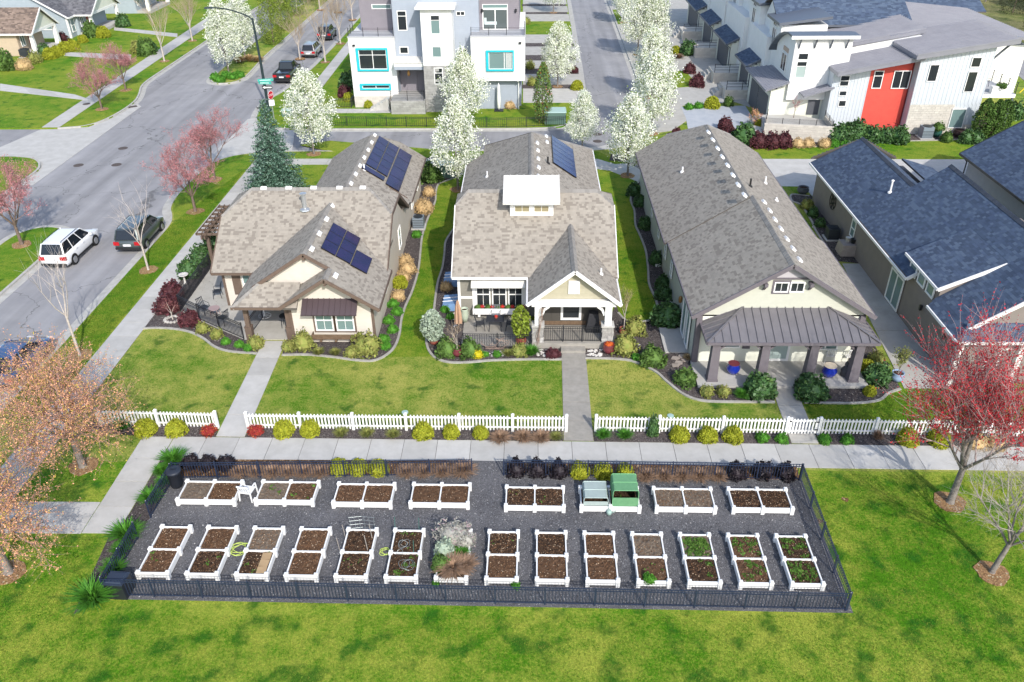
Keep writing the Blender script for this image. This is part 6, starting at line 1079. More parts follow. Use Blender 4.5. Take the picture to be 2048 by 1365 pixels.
PEARS = [pear(3), pear(8, 7.0, 1.6), pear(15, 6.2, 1.9), pear(27, 6.9, 1.75), pear(33, 6.4, 1.65)]
def budded(seed, h, fork, r0, leafm, twigm, barkm, per, size, spread=.6, nb=6, name='plum_tree', levels=3, up=.25, jit=.05, whip=1.15, lean=(0, 0), lv=2, ratio=.6, gnarl=.1):
    rs = np.random.RandomState(seed); segs, tips = grow(seed, h, fork, r0, spread, nb, levels, gnarl, up, whip, lean, ratio); pr = [('trunk', seg_mesh('trunk', [s for s in segs if s[4] <= 0], barkm)), ('branches', seg_mesh('branches', [s for s in segs if s[4] > 0], twigm))]
    if leafm: pr.append(('crown', leaves(segs, tips, per, size, lv, jit, rs, leafm)))
    return Tree(name, pr)
PLUM = [budded(21, 4.6, 1.3, .10, PINKB, TWIGR, BARKB, 4.2, .020, .66), budded(22, 4.8, 1.3, .10, PINKB, TWIGR, BARKB, 4.2, .020, .62)]
BARE = [budded(31, 7.2, 2.0, .10, None, TWIGT, BARKP, 0, 0, .5, 5, 'bare_tree', 3, .35), budded(32, 6.6, 1.9, .10, None, TWIGT, BARKP, 0, 0, .55, 6, 'bare_tree', 3, .3)]
BIRCH = [budded(41, 6.8, 2.6, .07, None, mat('twig_pale', (.52, .46, .42), rough=.85), BARKP, 0, 0, .5, 4, 'young_tree', 2, .3, whip=1.3), budded(43, 6.4, 2.0, .07, None, MATS['twig_pale'], BARKP, 0, 0, .6, 4, 'young_tree', 2, .25, whip=1.3)]
def gp(px, py, z=0.): return G(px, py, z)
PR_L = [((628, 309), 0, 1.05, 'white blossoming pear tree by the back street, right of the blue spruce'), ((916, 380), 1, 1.0, 'white blossoming pear tree between the beige and the middle cottage'), ((930, 252), 0, 1.05, 'tall white pear tree in front of the white modern building'), ((1164, 300), 2, .72, 'small white pear tree behind the middle cottage at the alley mouth'), ((1255, 352), 1, 1.0, 'white pear tree on the lawn between the middle and the cream cottage'), ((1302, 268), 0, 1.08, 'white pear tree behind the cream cottage, nearest the alley apron'), ((1298, 195), 2, 1.05, 'white pear tree beside the small lawn along the alley'), ((1275, 110), 1, 1.1, 'white pear tree on the right side of the alley, third from far end'), ((1306, 112), 0, 1.05, 'white pear tree behind the alley pear, close to the townhouses'), ((1247, 46), 2, 1.0, 'farthest white pear tree on the right side of the alley'), ((1115, 174), 0, .98, 'white pear tree between the driveways left of the alley'), ((1107, 26), 2, 1.0, 'white pear tree left of the alley at the top edge'), ((458, 147), 2, 1.12, 'white pear tree at the tip of the planted median'), ((491, 117), 0, 1.05, 'second white pear tree on the median behind the lamp'), ((1268, 20), 1, .95, 'white pear tree half cut by the top edge, right of the alley')]
for i_, ((px, py), k, sc, lab) in enumerate(PR_L): PEARS[(i_*2+k) % 5].at(*gp(px, py), lab, sc=sc, group='white blossoming pear trees')
for (px, py), k, sc, lab in [((204, 219), 0, 1.0, 'pink budded plum tree nearest the corner across the street'), ((252, 181), 1, .95, 'pink budded plum tree second from the corner across the street'), ((391, 424), 0, 1.05, 'pink budded plum tree on the street verge, nearer the pergola'), ((430, 360), 1, 1.05, 'pink budded plum tree on the street verge, nearer the corner'), ((44, 490), 1, 1.12, 'purple pink tree on the island at the left edge')]: PLUM[k].at(*gp(px, py), lab, sc=sc, group='pink plum trees along the street')
for (px, py), k, sc, lab in [((329, 123), 0, 1.0, 'bare tan tree on the verge across the street, nearer one'), ((385, 82), 1, .95, 'bare tan tree on the verge across the street, farther one'), ((651, 125), 0, 1.05, 'bare tan tree beside the silver car, nearest on the right verge'), ((681, 88), 1, 1.0, 'bare tan tree beside the dark parked car'), ((600, 118), 1, .8, 'bare thin tree beside the black pickup'), ((705, 40), 0, 1.0, 'bare tan tree on the verge left of the white building'), ((560, 60), 1, 1.15, 'bare pale tree on the planted median among evergreens'), ((596, 30), 0, 1.2, 'bare pale tree on the median near the top edge'), ((640, 20), 1, 1.15, 'bare grey tree on the median, farthest in view'), ((676, 25), 0, 1.1, 'bare tan tree arching over the street at the top')]: BARE[k].at(*gp(px, py), lab, sc=sc, group='bare trees along the street')
BIRCH[0].at(*gp(160, 712), 'bare pale young tree beside the blue car', sc=1.02, rz=1.0, group='bare young trees on the street verge'); BIRCH[1].at(*gp(297, 541), 'bare pale young tree behind the grey parked car', sc=.95, rz=2.2, group='bare young trees on the street verge')
OR1 = budded(51, 6.0, 1.9, .15, ORNG, mat('twig_pink', (.36, .235, .20), rough=.9), BARKG, 4.2, .020, .84, 7, 'orange_tree', 3, .16, .045, 1.4, ratio=.64); OR1.name = 'budding_tree'
OR2 = budded(52, 6.2, 2.0, .16, ORNG, MATS['twig_pink'], BARKG, 4.2, .020, .80, 7, 'budding_tree', 3, .16, .045, 1.4, ratio=.64)
OR1.at(*gp(166, 934), 'orange budding tree on the lawn beside the corner walk', sc=1.0, rz=.6, group='orange budding trees'); OR2.at(*gp(18, 1146), 'orange budding tree at the left edge, nearest the camera', sc=1.0, rz=2.0, group='orange budding trees')
MAPLE = budded(61, 6.6, 1.8, .125, REDB, mat('twig_maple', (.42, .31, .30), rough=.9), BARKG, 4.6, .021, .66, 7, 'maple_tree', 3, .34, .03, 1.5, ratio=.64); MAPLE.at(*gp(1900, 1006), 'red budding maple tree on the park lawn right of the plot', sc=1.12, rz=.3)
GREYT = budded(71, 5.6, 1.6, .10, None, TWIGG, BARKG, 0, 0, .62, 6, 'bare_tree', 3, .15, 0, 1.3, lean=(.25, 0)); GREYT.at(*gp(1983, 1146), 'bare grey tree at the right edge of the park lawn', sc=.98, rz=.2)
# conifers
def spruce(seed, h, w, m, layers=26, name='spruce_tree'):
    rs = np.random.RandomState(seed); C = []; 
    for i in range(layers):
        t = i/layers; z = .25+(h-.25)*t; r = w*(1-t)**.9*(1+.12*math.sin(i*2.1))+.06; n = max(5, int(15*(1-t))+4)
        for j in range(n):
            a = 2*PI*(j+rs.rand())/n; L_ = r*rs.uniform(.75, 1.12); k = int(10+34*L_); s = rs.rand(k)**.7
            C.append(np.stack([L_*s*math.cos(a)+rs.normal(0, .06+.07*s), L_*s*math.sin(a)+rs.normal(0, .06+.07*s), z-.16*L_*s+.10*s*s+rs.normal(0, .04, k)], 1))
    C = np.concatenate(C); V, F = quads(C, .052, asp=.45, rs=rs, up=.35); g = MB(); g.tube([(0, 0, -.05), (0, 0, h*.6), (0, 0, h)], [.13, .07, .01], 7); return Tree(name, [('trunk', g.mesh('trunk', BARKB)), ('crown', np_mesh('crown', V, F, m))])
SPR = mat('spruce_needles', (.075, .15, .10), (.05, .11, .075), rough=.8, scale=4, island=.45, sep=(.2, (.22, .33, .26))); spruce(5, 7.3, 2.35, SPR, 40).at(*gp(556, 384), 'blue green spruce beside the beige corner cottage', 'spruce', 1.0, ring=False)
def column(seed, h, w, m, n=3600, name='columnar_tree'):
    rs = np.random.RandomState(seed); u = rs.rand(n); th = rs.uniform(0, 2*PI, n); r = w*np.clip(np.sin((u*.86+.14)*PI), .05, 1)**.6*np.sqrt(rs.uniform(.35, 1.1, n))*(1+.14*np.sin(th*4+u*9)); C = np.stack([r*np.cos(th), r*np.sin(th), .1+h*u], 1); V, F = quads(C, .05, asp=.8, rs=rs); g = MB(); g.tube([(0, 0, -.05), (0, 0, h*.8)], [.09, .02], 6); return Tree(name, [('trunk', g.mesh('trunk', BARKB)), ('crown', np_mesh('crown', V, F, m))])
GRN = mat('leaf_green', (.10, .175, .035), (.06, .12, .025), rough=.7, scale=3, island=.45, trans=.15); DKG = mat('leaf_dark_green', (.035, .085, .025), (.05, .115, .03), rough=.55, scale=4, island=.45, spec=.4, sep=(.12, (.12, .21, .06))); YLG = mat('leaf_yellow_green', (.34, .35, .025), (.25, .29, .02), rough=.75, scale=6, island=.3, trans=.15); PUR = mat('leaf_purple', (.065, .018, .024), (.10, .03, .035), rough=.7, scale=5, island=.5); REDL = mat('leaf_red', (.33, .035, .03), (.22, .025, .02), rough=.7, scale=8, island=.45, trans=.15, sep=(.2, (.42, .13, .04))); TANG = mat('dry_grass', (.46, .33, .17), (.36, .25, .12), rough=.9, scale=4, island=.3); BRIG = mat('leaf_bright_green', (.09, .27, .025), (.06, .2, .02), rough=.7, scale=5, island=.35, trans=.2); OLV = mat('leaf_olive', (.155, .195, .04), (.225, .215, .06), rough=.8, scale=5, island=.4); SILV = mat('leaf_silver', (.34, .40, .31), (.25, .32, .24), rough=.8, scale=5, island=.35); BRO = mat('sedge_bronze', (.33, .215, .14), (.25, .16, .10), rough=.9, scale=4, island=.35); BLKP = mat('leaf_black_purple', (.012, .010, .014), (.02, .014, .018), rough=.6, island=.5); LAV = mat('lavender_grey', (.34, .33, .30), (.25, .25, .21), rough=.9, scale=6, island=.35, sep=(.15, (.36, .26, .28)))
ARB = mat('arborvitae', (.05, .10, .018), (.07, .135, .022), rough=.8, scale=3, island=.4); CHART = mat('chartreuse_foliage', (.20, .26, .03), (.13, .19, .025), rough=.8, scale=1.5, island=.4)
column(6, 5.6, .85, mat('holly_leaf', (.13, .20, .05), (.085, .15, .035), rough=.6, scale=3, island=.45, sep=(.07, (.34, .10, .04))), 4200).at(*gp(1085, 246), 'narrow upright green tree right of the white building', 'tree', ring=False)
AV = column(7, 3.3, .75, ARB, 2600, 'arborvitae')
for (px, py), sc, lab in [((1955, 281), 1.1, 'dark green arborvitae at the corner of the red townhouse, leftmost of three'), ((1978, 279), 1.05, 'middle arborvitae at the corner of the red townhouse'), ((1996, 275), 1.0, 'rightmost arborvitae at the corner of the red townhouse')]: AV.at(*gp(px, py), lab, 'evergreen', sc, ring=False, group='arborvitae by the townhouse')
CH = column(8, 7.5, 1.9, CHART, 7000, 'evergreen_tree')
for (px, py), sc, lab in [((548, 88), .9, 'yellow green evergreen on the median, nearest of the group'), ((566, 60), 1.0, 'yellow green evergreen on the median, second of the group'), ((588, 32), 1.05, 'yellow green evergreen on the median, third of the group'), ((560, 20), 1.1, 'yellow green evergreen on the median at the top edge'), ((620, 2), 1.1, 'yellow green evergreen on the median, farthest in view')]: CH.at(*gp(px, py), lab, 'evergreen', sc, ring=False, group='evergreens on the median')
# the wood beyond the river road
WOODM = mat('wood_foliage', (.035, .055, .018), (.06, .055, .03), rough=.9, scale=.5, island=.5); DT = [column(9, 9, 2.9, WOODM, 5200, 'woodland_tree'), budded(73, 9, 2.5, .14, WOODM, TWIGG, BARKG, 6, .09, .6, 6, 'woodland_tree', 3, .3, .25)]
WT = []
for i in range(7):
    for j in range(4):
        x = 70+j*6.5+R.uniform(-2, 2)+i*.8; y = 96+i*11+R.uniform(-3, 3); WT.append((x, y))
WN = ['nearest', 'second', 'third', 'fourth', 'fifth', 'sixth', 'seventh', 'eighth', 'ninth', 'tenth', 'eleventh', 'twelfth', 'thirteenth', 'fourteenth']
WT = sorted([w for w in WT if w[0] < w[1]*.70+1], key=lambda w: w[1])[:14]
for k, (x, y) in enumerate(WT): DT[k % 2].at(x, y, '%s dark tree of the wood beyond the river road, counted from the right edge' % WN[min(k, 13)], 'tree', R.uniform(.85, 1.2), ring=False, group='trees of the wood beyond the road', z=-.3)
# ------------------------------------------------------------------ shrubs
def ball(seed, m, n=900, s=.042, flat=.85, lump=.12, fill=.55, asp=.8):
    """unit shrub: leaves through the outer shell of a rounded body"""
    rs = np.random.RandomState(seed); d = rs.normal(size=(n, 3)); d /= np.linalg.norm(d, axis=1)[:, None]; d[:, 2] = np.abs(d[:, 2])*1.0-.12*rs.rand(n); th = np.arctan2(d[:, 1], d[:, 0]); r = rs.uniform(fill, 1, n)**.5*(1+lump*np.sin(th*3+seed)+lump*.7*np.sin(th*5+d[:, 2]*6)); C = d*r[:, None]*np.array([.5, .5, flat]); C[:, 2] = np.clip(C[:, 2]+.04, .01, 9); V, F = quads(C, s, asp=asp, rs=rs)
    g = MB(); g.lathe([(.30, .02), (.40, flat*.25), (.38, flat*.5), (.24, flat*.74), (.06, flat*.84)], (0, 0, 0), 9); v2 = np.array(g.v); f2 = np.array([f for f in g.f if len(f) == 4]); return np_mesh('shrub', np.concatenate([V, v2]), np.concatenate([F, f2+len(V)]), m)
def tuft(seed, m, n=420, h=.9, w=.5, spread=.9):
    """fountain of blades"""
    rs = np.random.RandomState(seed); a = rs.uniform(0, 2*PI, n); sp = rs.uniform(.1, spread, n); hh = h*rs.uniform(.6, 1.05, n); b = np.stack([.12*np.cos(a)*rs.rand(n), .12*np.sin(a)*rs.rand(n), np.zeros(n)], 1); o = np.stack([np.cos(a)*np.sin(sp), np.sin(a)*np.sin(sp), np.cos(sp)], 1); mid = b+o*(hh*.6)[:, None]; tip = b+np.stack([np.cos(a)*np.sin(sp)*1.25, np.sin(a)*np.sin(sp)*1.25, np.cos(sp)*.78], 1)*hh[:, None]; sd = np.stack([-np.sin(a), np.cos(a), np.zeros(n)], 1)*.011*(1+rs.rand(n))[:, None]
    V = np.stack([b-sd, b+sd, mid+sd, mid-sd, tip-sd*.3, tip+sd*.3], 1).reshape(-1, 3); i = np.arange(n)[:, None]*6; F = np.concatenate([i+np.array([[0, 1, 2, 3]]), i+np.array([[3, 2, 5, 4]])]); return np_mesh('grass_clump', V, F, m)
SH = {}
for nm, m, kw in (('yellow', YLG, dict(n=1300, s=.034, lump=.05, flat=.72, fill=.7)), ('dark', DKG, dict(n=1200, s=.042, lump=.12)), ('green', GRN, dict(n=1000, s=.042, lump=.16)), ('purple', PUR, dict(n=1100, s=.036, lump=.12)), ('black', BLKP, dict(n=900, s=.04, lump=.12)), ('red', REDL, dict(n=800, s=.036, lump=.16, flat=.7)), ('bright', BRIG, dict(n=900, s=.036, lump=.12, flat=.6)), ('olive', OLV, dict(n=800, s=.036, lump=.2, flat=.8)), ('silver', SILV, dict(n=900, s=.038, lump=.2)), ('tanball', TANG, dict(n=900, s=.036, lump=.14, flat=.7, asp=.35)), ('lav', LAV, dict(n=1500, s=.035, lump=.25, asp=.35, flat=.8)), ('chart', CHART, dict(n=1000, s=.04, lump=.15, flat=.75))): SH[nm] = [ball(k*7+len(nm), m, **kw) for k in (1, 2)]
for nm, m, kw in (('grass', BRIG, dict(n=520)), ('tan', TANG, dict(n=520, spread=1.15, h=.75)), ('bronze', BRO, dict(n=700, spread=1.2, h=.75)), ('olivegrass', OLV, dict(n=420, h=.8, spread=.9))): SH[nm] = [tuft(k*5+len(nm), m, **kw) for k in (1, 2)]
SHN = {'grass': ('grass_clump', 'ornamental grass'), 'tan': ('dry_grass', 'dry grass'), 'bronze': ('sedge', 'sedge'), 'olivegrass': ('grass_clump', 'ornamental grass'), 'tanball': ('dry_grass', 'dry grass')}
def shrub(kind, xy, w, label, h=None, z=.02, group=None):
    n, c = SHN.get(kind, ('shrub', 'shrub')); f = .7 if c in ('ornamental grass', 'sedge') or kind == 'tan' else 1; q = R.uniform(.93, 1.07); o = put(n, R.choice(SH[kind]), None, (xy[0], xy[1], z), (0, 0, R.uniform(0, 6.28)), (w*f*q, w*f*R.uniform(.92, 1.08), (h or w)*(f*1.05 if f < 1 else 1))); return tag(o, label, c, group)
# ------------------------------------------------------------------ shrubs where they grow
def S_(kind, px, py, w, label, h=None, group=None):
    hh = h or w; x, y = G(px, py, .02+.36*hh*.8); return shrub(kind, (x, y), w*1.08, label, hh*1.05, .02, group)
ORD = ['first', 'second', 'third', 'fourth', 'fifth', 'sixth', 'seventh', 'eighth', 'ninth', 'tenth', 'eleventh']
def row(kind, pts, w, text, group):      # several alike shrubs of one row, told apart by their order from the left
    for i, p in enumerate(pts): S_(kind, p[0], p[1], p[2] if len(p) > 2 else w, text % ORD[i], p[3] if len(p) > 3 else None, group)
row('yellow', [(290, 856), (352, 856)], .98, 'clipped yellow green ball, %s from left, before the short picket fence', 'clipped yellow shrubs along the walk'); S_('grass', 240, 850, .9, 'green clump of grass under the orange tree at the short fence'); S_('red', 417, 861, .72, 'low red barberry at the right end of the short picket fence', .55)
S_('red', 511, 861, .72, 'low red barberry at the left end of the long picket fence', .55); row('yellow', [(567, 858, .95), (620, 857, .92), (846, 862, .92), (902, 863, .78), (961, 865, .72)], .9, 'clipped yellow green ball, %s from left before the long picket fence', 'clipped yellow shrubs along the walk')
row('olivegrass', [(682, 864), (734, 865), (786, 867)], .8, 'olive tuft of grass, %s from left in the middle of the long fence', 'olive grasses along the walk'); row('bronze', [(1000, 871), (1046, 870), (1082, 871)], .9, 'bronze dry sedge, %s from left before the long picket fence', 'bronze sedges along the walk'); S_('olivegrass', 1112, 872, .7, 'greenish dry grass at the right end of the long picket fence')
row('grass', [(1207, 868), (1250, 869)], .75, 'green grass tuft, %s from left beside the second footpath', 'grass tufts right of the second footpath'); S_('dark', 1306, 858, .5, 'narrow upright dark green shrub against the picket fence', 1.25); row('yellow', [(1359, 869), (1416, 870), (1467, 870)], .88, 'rounded olive yellow shrub, %s from left, between second footpath and gate', 'clipped yellow shrubs along the walk')
row('bright', [(1525, 874), (1565, 876)], .6, 'small bright green tuft, %s of two just left of the gate', 'bright tufts near the gate'); row('bright', [(1650, 878), (1695, 878)], .6, 'small bright green tuft, %s of two just right of the gate', 'bright tufts near the gate'); S_('bronze', 1757, 868, .5, 'brown twiggy upright plant before the fence right of the gate', 1.0); row('yellow', [(1817, 874), (1880, 877)], .95, 'rounded olive shrub, %s of two under the red maple', 'clipped yellow shrubs along the walk'); row('tanball', [(1955, 884), (1995, 885)], .9, 'dry tan plant, %s of two before the fence right of the maple', 'dry plants right of the maple')
row('black', [(381, 926), (415, 927), (452, 928)], .72, 'dark purple black shrub, %s from left behind the left plot fence', 'dark shrubs behind the plot fence'); row('yellow', [(679, 933), (717, 934), (757, 935)], .82, 'yellow green ball, %s from left behind the left plot fence', 'yellow shrubs behind the plot fence'); row('black', [(1033, 938), (1075, 938), (1117, 940)], .85, 'dark purple black shrub, %s from left behind the right plot fence', 'dark shrubs behind the plot fence')
row('yellow', [(1160, 940), (1206, 942), (1250, 943)], .82, 'yellow green ball, %s from left behind the right plot fence', 'yellow shrubs behind the plot fence'); row('black', [(1472, 944), (1527, 943), (1571, 945)], .85, 'dark shrub, %s of three at the right end of the plot fence', 'dark shrubs behind the plot fence')
row('bronze', [(480+k*32, 940) for k in range(6)], .85, 'low bronze sedge, %s from left behind the left plot fence', 'bronze sedges behind the plot fence'); row('bronze', [(812, 940), (848, 940), (884, 940), (925, 935, 1.1)], .85, 'bronze sedge, %s from left near the plot entrance', 'bronze sedges behind the plot fence'); row('bronze', [(1292+k*36, 948) for k in range(5)], .85, 'low bronze sedge, %s from left behind the right plot fence', 'bronze sedges behind the plot fence')
row('grass', [(345, 916, 1.25), (322, 940, .8), (300, 992, 1.0), (326, 962, .7)], 1, 'bright green grass clump, %s counted from the upper left plot corner', 'grass clumps left of the plot'); row('grass', [(250, 1064, 1.35), (240, 1098, .8), (226, 1134, 1.0), (182, 1190, 1.6)], 1, 'bright green grass clump, %s counted down to the front left corner', 'grass clumps left of the plot')
# overgrown bed
bx, by = -14.86+1.8965*6, 21.1
for kind, dx, dy, w, h, lab in (('lav', .5, 2.0, 1.35, 1.0, 'grey lavender shrub at the far end of the overgrown bed'), ('silver', .25, 1.3, .9, .7, 'silvery shrub in the middle left of the overgrown bed'), ('grass', .85, 1.15, .75, .6, 'bright green grass tuft inside the overgrown bed'), ('bronze', .6, .45, 1.5, .95, 'bronze sedge spilling over the near end of the overgrown bed'), ('green', .12, .6, .75, .6, 'green bushy plant at the near left of the overgrown bed'), ('bronze', 1.05, .6, 1.0, .85, 'pinkish brown sedge at the near right of the overgrown bed'), ('lav', .95, 1.75, .8, .7, 'small grey lavender at the far right of the overgrown bed')): shrub(kind, (bx+dx, by+dy), w, lab, h, .27)
shrub('bright', G(1298, 1160, .3), .48, 'round green vegetable plant in a raised bed', .5, .27); S_('bright', 1032, 1170, .34, 'small green weed at the corner of a raised bed'); S_('bright', 872, 1165, .3, 'small weed beside the overgrown bed')
# beige cottage
row('purple', [(345, 583, 1.35, 1.1), (335, 611, 1.45, 1.15), (379, 640, 1.1, .95)], 1.3, 'dark red clipped barberry, %s from the street corner of the terrace', 'barberries at the beige cottage'); row('olive', [(404, 657), (432, 669)], .7, 'small olive shrub, %s from left below the terrace fence', 'olive shrubs below the terrace fence'); row('bright', [(451, 682), (479, 688), (496, 695)], .55, 'bright green low cushion, %s from left below the terrace fence', 'green cushions below the terrace fence'); S_('olive', 512, 687, .85, 'olive shrub left of the first footpath')
row('dark', [(378, 541, 1.35), (403, 514, 1.4), (425, 490, 1.3)], 1.3, 'dark green clipped shrub, %s from front along the street side of the terrace', 'clipped shrubs on the street side')
for k, px, py, w, lab in (('olive', 578, 693, .7, 'small olive plant right of the first footpath'), ('olive', 607, 685, 1.25, 'large loose olive shrub left of the bay window'), ('olivegrass', 637, 703, .75, 'olive grass below the window box, left one'), ('olivegrass', 670, 704, .75, 'olive grass below the window box, middle one'), ('olive', 704, 706, .7, 'olive plant below the window box, right one'), ('olive', 733, 692, 1.4, 'large loose olive shrub at the front right corner of the beige cottage')): S_(k, px, py, w, lab)
row('bright', [(771, 690), (767, 677), (785, 657), (778, 639), (795, 622), (786, 606)], .65, 'bright green cushion, %s from front along the east side of the beige cottage', 'green cushions beside the beige cottage'); row('tanball', [(797, 591, .85), (806, 554, .9), (816, 536, 1.15), (812, 521, 1.0), (848, 414, 1.5), (858, 384, 1.0)], .9, 'tan dormant grass mound, %s from front along the east side of the beige cottage', 'tan grasses beside the beige cottage'); S_('yellow', 800, 565, .95, 'yellow shrub among tan grasses beside the beige cottage'); S_('bright', 833, 468, .7, 'green shrub in front of the air conditioner'); S_('green', 860, 350, 1.75, 'big light green shrub beside the green utility box')
# middle cottage
for k, px, py, w, h, lab in (('tanball', 892, 573, .8, None, 'brown dormant grass left of the middle cottage'), ('bright', 891, 618, .55, None, 'bright green cushion near the blue window cover'), ('bright', 902, 632, .5, None, 'small green cushion near the closed umbrella'), ('green', 893, 699, 1.15, None, 'olive green rounded shrub left of the potted twig tree'), ('green', 939, 700, 1.1, None, 'olive green rounded shrub right of the potted twig tree'), ('bright', 970, 708, .4, None, 'small bright cushion right of the yellow flowers'), ('bright', 994, 708, .45, None, 'second bright cushion among the front stones'), ('olivegrass', 1016, 706, .75, None, 'olive grass in front of the low patio fence'), ('olive', 1040, 702, .85, None, 'olive shrub in front of the patio fence'), ('grass', 1063, 702, .9, None, 'green grass left of the porch step'), ('purple', 1105, 708, .75, .5, 'dark reddish low plant beside the porch step'), ('olive', 1249, 692, 1.35, 1.4, 'large yellow green shrub right of the porch'), ('olive', 1271, 655, 1.2, 1.2, 'loose olive shrub behind the porch corner'), ('bright', 1273, 714, .5, None, 'small green plant left of the round shrub'), ('green', 1305, 716, 1.25, 1.1, 'round green shrub between the middle and cream cottages'), ('dark', 1335, 632, 1.7, 1.5, 'large dark evergreen shrub at the corner of the cream cottage')): S_(k, px, py, w, lab, h)
YFLOWER = mat('yellow_flower', (.62, .52, .01), (.5, .45, .01), rough=.6, island=.25); SH['yflower'] = [ball(9, YFLOWER, n=700, s=.03, flat=.7)]; S_('yflower', 955, 708, .62, 'mound of bright yellow flowers before the patio fence')
row('dark', [(1325, 588, .95), (1326, 567, .95), (1314, 519, 1.0), (1291, 449, .95), (1279, 404, 1.0), (1268, 382, 1.1)], 1, 'dark green shrub, %s from front along the west wall of the cream cottage', 'dark shrubs along the cream cottage')
# cream cottage
for k, px, py, w, h, lab in (('green', 1372, 758, 1.05, .95, 'round green shrub at the left corner of the cream porch'), ('olive', 1414, 784, .7, None, 'olive plant before the cream porch, left one'), ('olive', 1447, 784, .65, None, 'olive plant before the cream porch, second one'), ('grass', 1484, 788, .8, None, 'green grass before the cream porch'), ('dark', 1518, 776, 1.5, 1.3, 'large dark shrub left of the third footpath'), ('dark', 1621, 779, 1.5, 1.3, 'large dark shrub right of the third footpath'), ('dark', 1756, 752, 1.35, 1.2, 'dark green shrub beside the blue olive pot'), ('yellow', 1732, 733, .85, None, 'yellow olive shrub at the right end of the cream porch'), ('olive', 1753, 718, .8, None, 'sparse olive shrub along the side walk'), ('yellow', 1740, 782, .6, None, 'small yellow shrub at the downspout of the cream porch'), ('tan', 1377, 713, .6, None, 'tan grass beside the stepping stones'), ('olive', 1616, 411, .9, None, 'olive plant in the bed beside the taupe house'), ('dark', 1627, 427, .8, None, 'dark plant in the bed beside the taupe house'), ('dark', 1640, 447, .7, None, 'dark plant near the air conditioner of the taupe house')): S_(k, px, py, w, lab, h)
row('purple', [(1338, 279), (1354, 267)], .9, 'purple shrub, %s of two behind the cream cottage ridge', 'purple shrubs at the rear of the cream cottage')
# townhouse beds
S_('dark', 1490, 274, 2.2, 'big dark green shrub at the terrace corner of the red townhouse', 2.0); row('purple', [(1450, 251, 1.3), (1459, 266, 1.2), (1516, 284, 1.5), (1543, 285, 1.5), (1569, 284, 1.5)], 1.4, 'purple barberry, %s from left before the townhouse terrace', 'purple shrubs at the townhouse'); row('tanball', [(1596, 287), (1617, 286), (1648, 287)], 1.15, 'tan grass mound, %s from left before the townhouse terrace', 'tan grasses at the townhouse')
row('dark', [(1680, 273, 1.9), (1697, 269, 1.8), (1714, 268, 2.0), (1743, 273, 1.6), (1771, 274, 1.5), (1799, 275, 1.6)], 1.7, 'dark green hedge shrub, %s from left below the red panel', 'hedge shrubs below the red panel'); row('bright', [(1670, 287), (1689, 285)], .9, 'low green plant, %s of two before the hedge', 'low plants before the hedge'); S_('green', 1893, 277, 1.0, 'green grass mound right of the potted plant'); row('dark', [(1934, 277), (1952, 278)], 1.3, 'dark low evergreen, %s of two before the arborvitae', 'low evergreens by the arborvitae'); S_('yellow', 1517, 250, 1.1, 'yellow green mound in the terrace planter'); row('dark', [(2010, 225, 1.8), (2028, 226, 1.8)], 1.8, 'dark evergreen, %s of two at the right edge near the balcony', 'evergreens at the right edge')
for k, px, py, w, lab in (('purple', 1380, 140, 1.3, 'purple shrub at the upper corner of the small lawn'), ('purple', 1395, 165, 1.5, 'purple shrub beside the steps of the second townhouse'), ('dark', 1375, 100, 1.9, 'dark green ball shrub beside the alley planters'), ('yellow', 1352, 101, 1.2, 'yellow green ball between the alley driveways'), ('yellow', 1425, 207, 1.5, 'green yellow shrub between two townhouse driveways'), ('bright', 1397, 211, .9, 'bright low tuft left in the driveway strip'), ('bright', 1378, 213, .9, 'bright low tuft at the end of the driveway strip'), ('green', 1457, 206, 1.0, 'green tuft near the garage column'), ('bronze', 1358, 111, 1.2, 'rusty low shrub between the alley driveways'), ('yellow', 1154, 172, 1.3, 'yellow green ball beside the alley under the white pear'), ('purple', 1148, 141, .9, 'small purple shrub in the driveway strip'), ('olive', 1060, 132, 1.1, 'olive grass in the driveway strip near the white building'), ('olive', 1064, 165, 1.1, 'olive grass beside the white building'), ('olive', 1052, 43, 1.2, 'olive shrub at the upper driveway lawn'), ('tanball', 1020, 210, 1.2, 'pinkish dormant shrub beside the closed white parasol'), ('yellow', 737, 209, 1.0, 'yellow green ball before the white building'), ('yellow', 758, 203, .8, 'small yellow shrub near the entrance stairs'), ('dark', 696, 166, 2.0, 'blue green shrub at the left side of the white building'), ('purple', 688, 186, 1.3, 'reddish shrub at the left side of the white building'), ('yellow', 697, 195, 1.1, 'yellow shrub behind the small black fence'), ('purple', 1465, 120, 1.2, 'dark shrub in the block planter by the townhouses')): S_(k, px, py, w, lab)
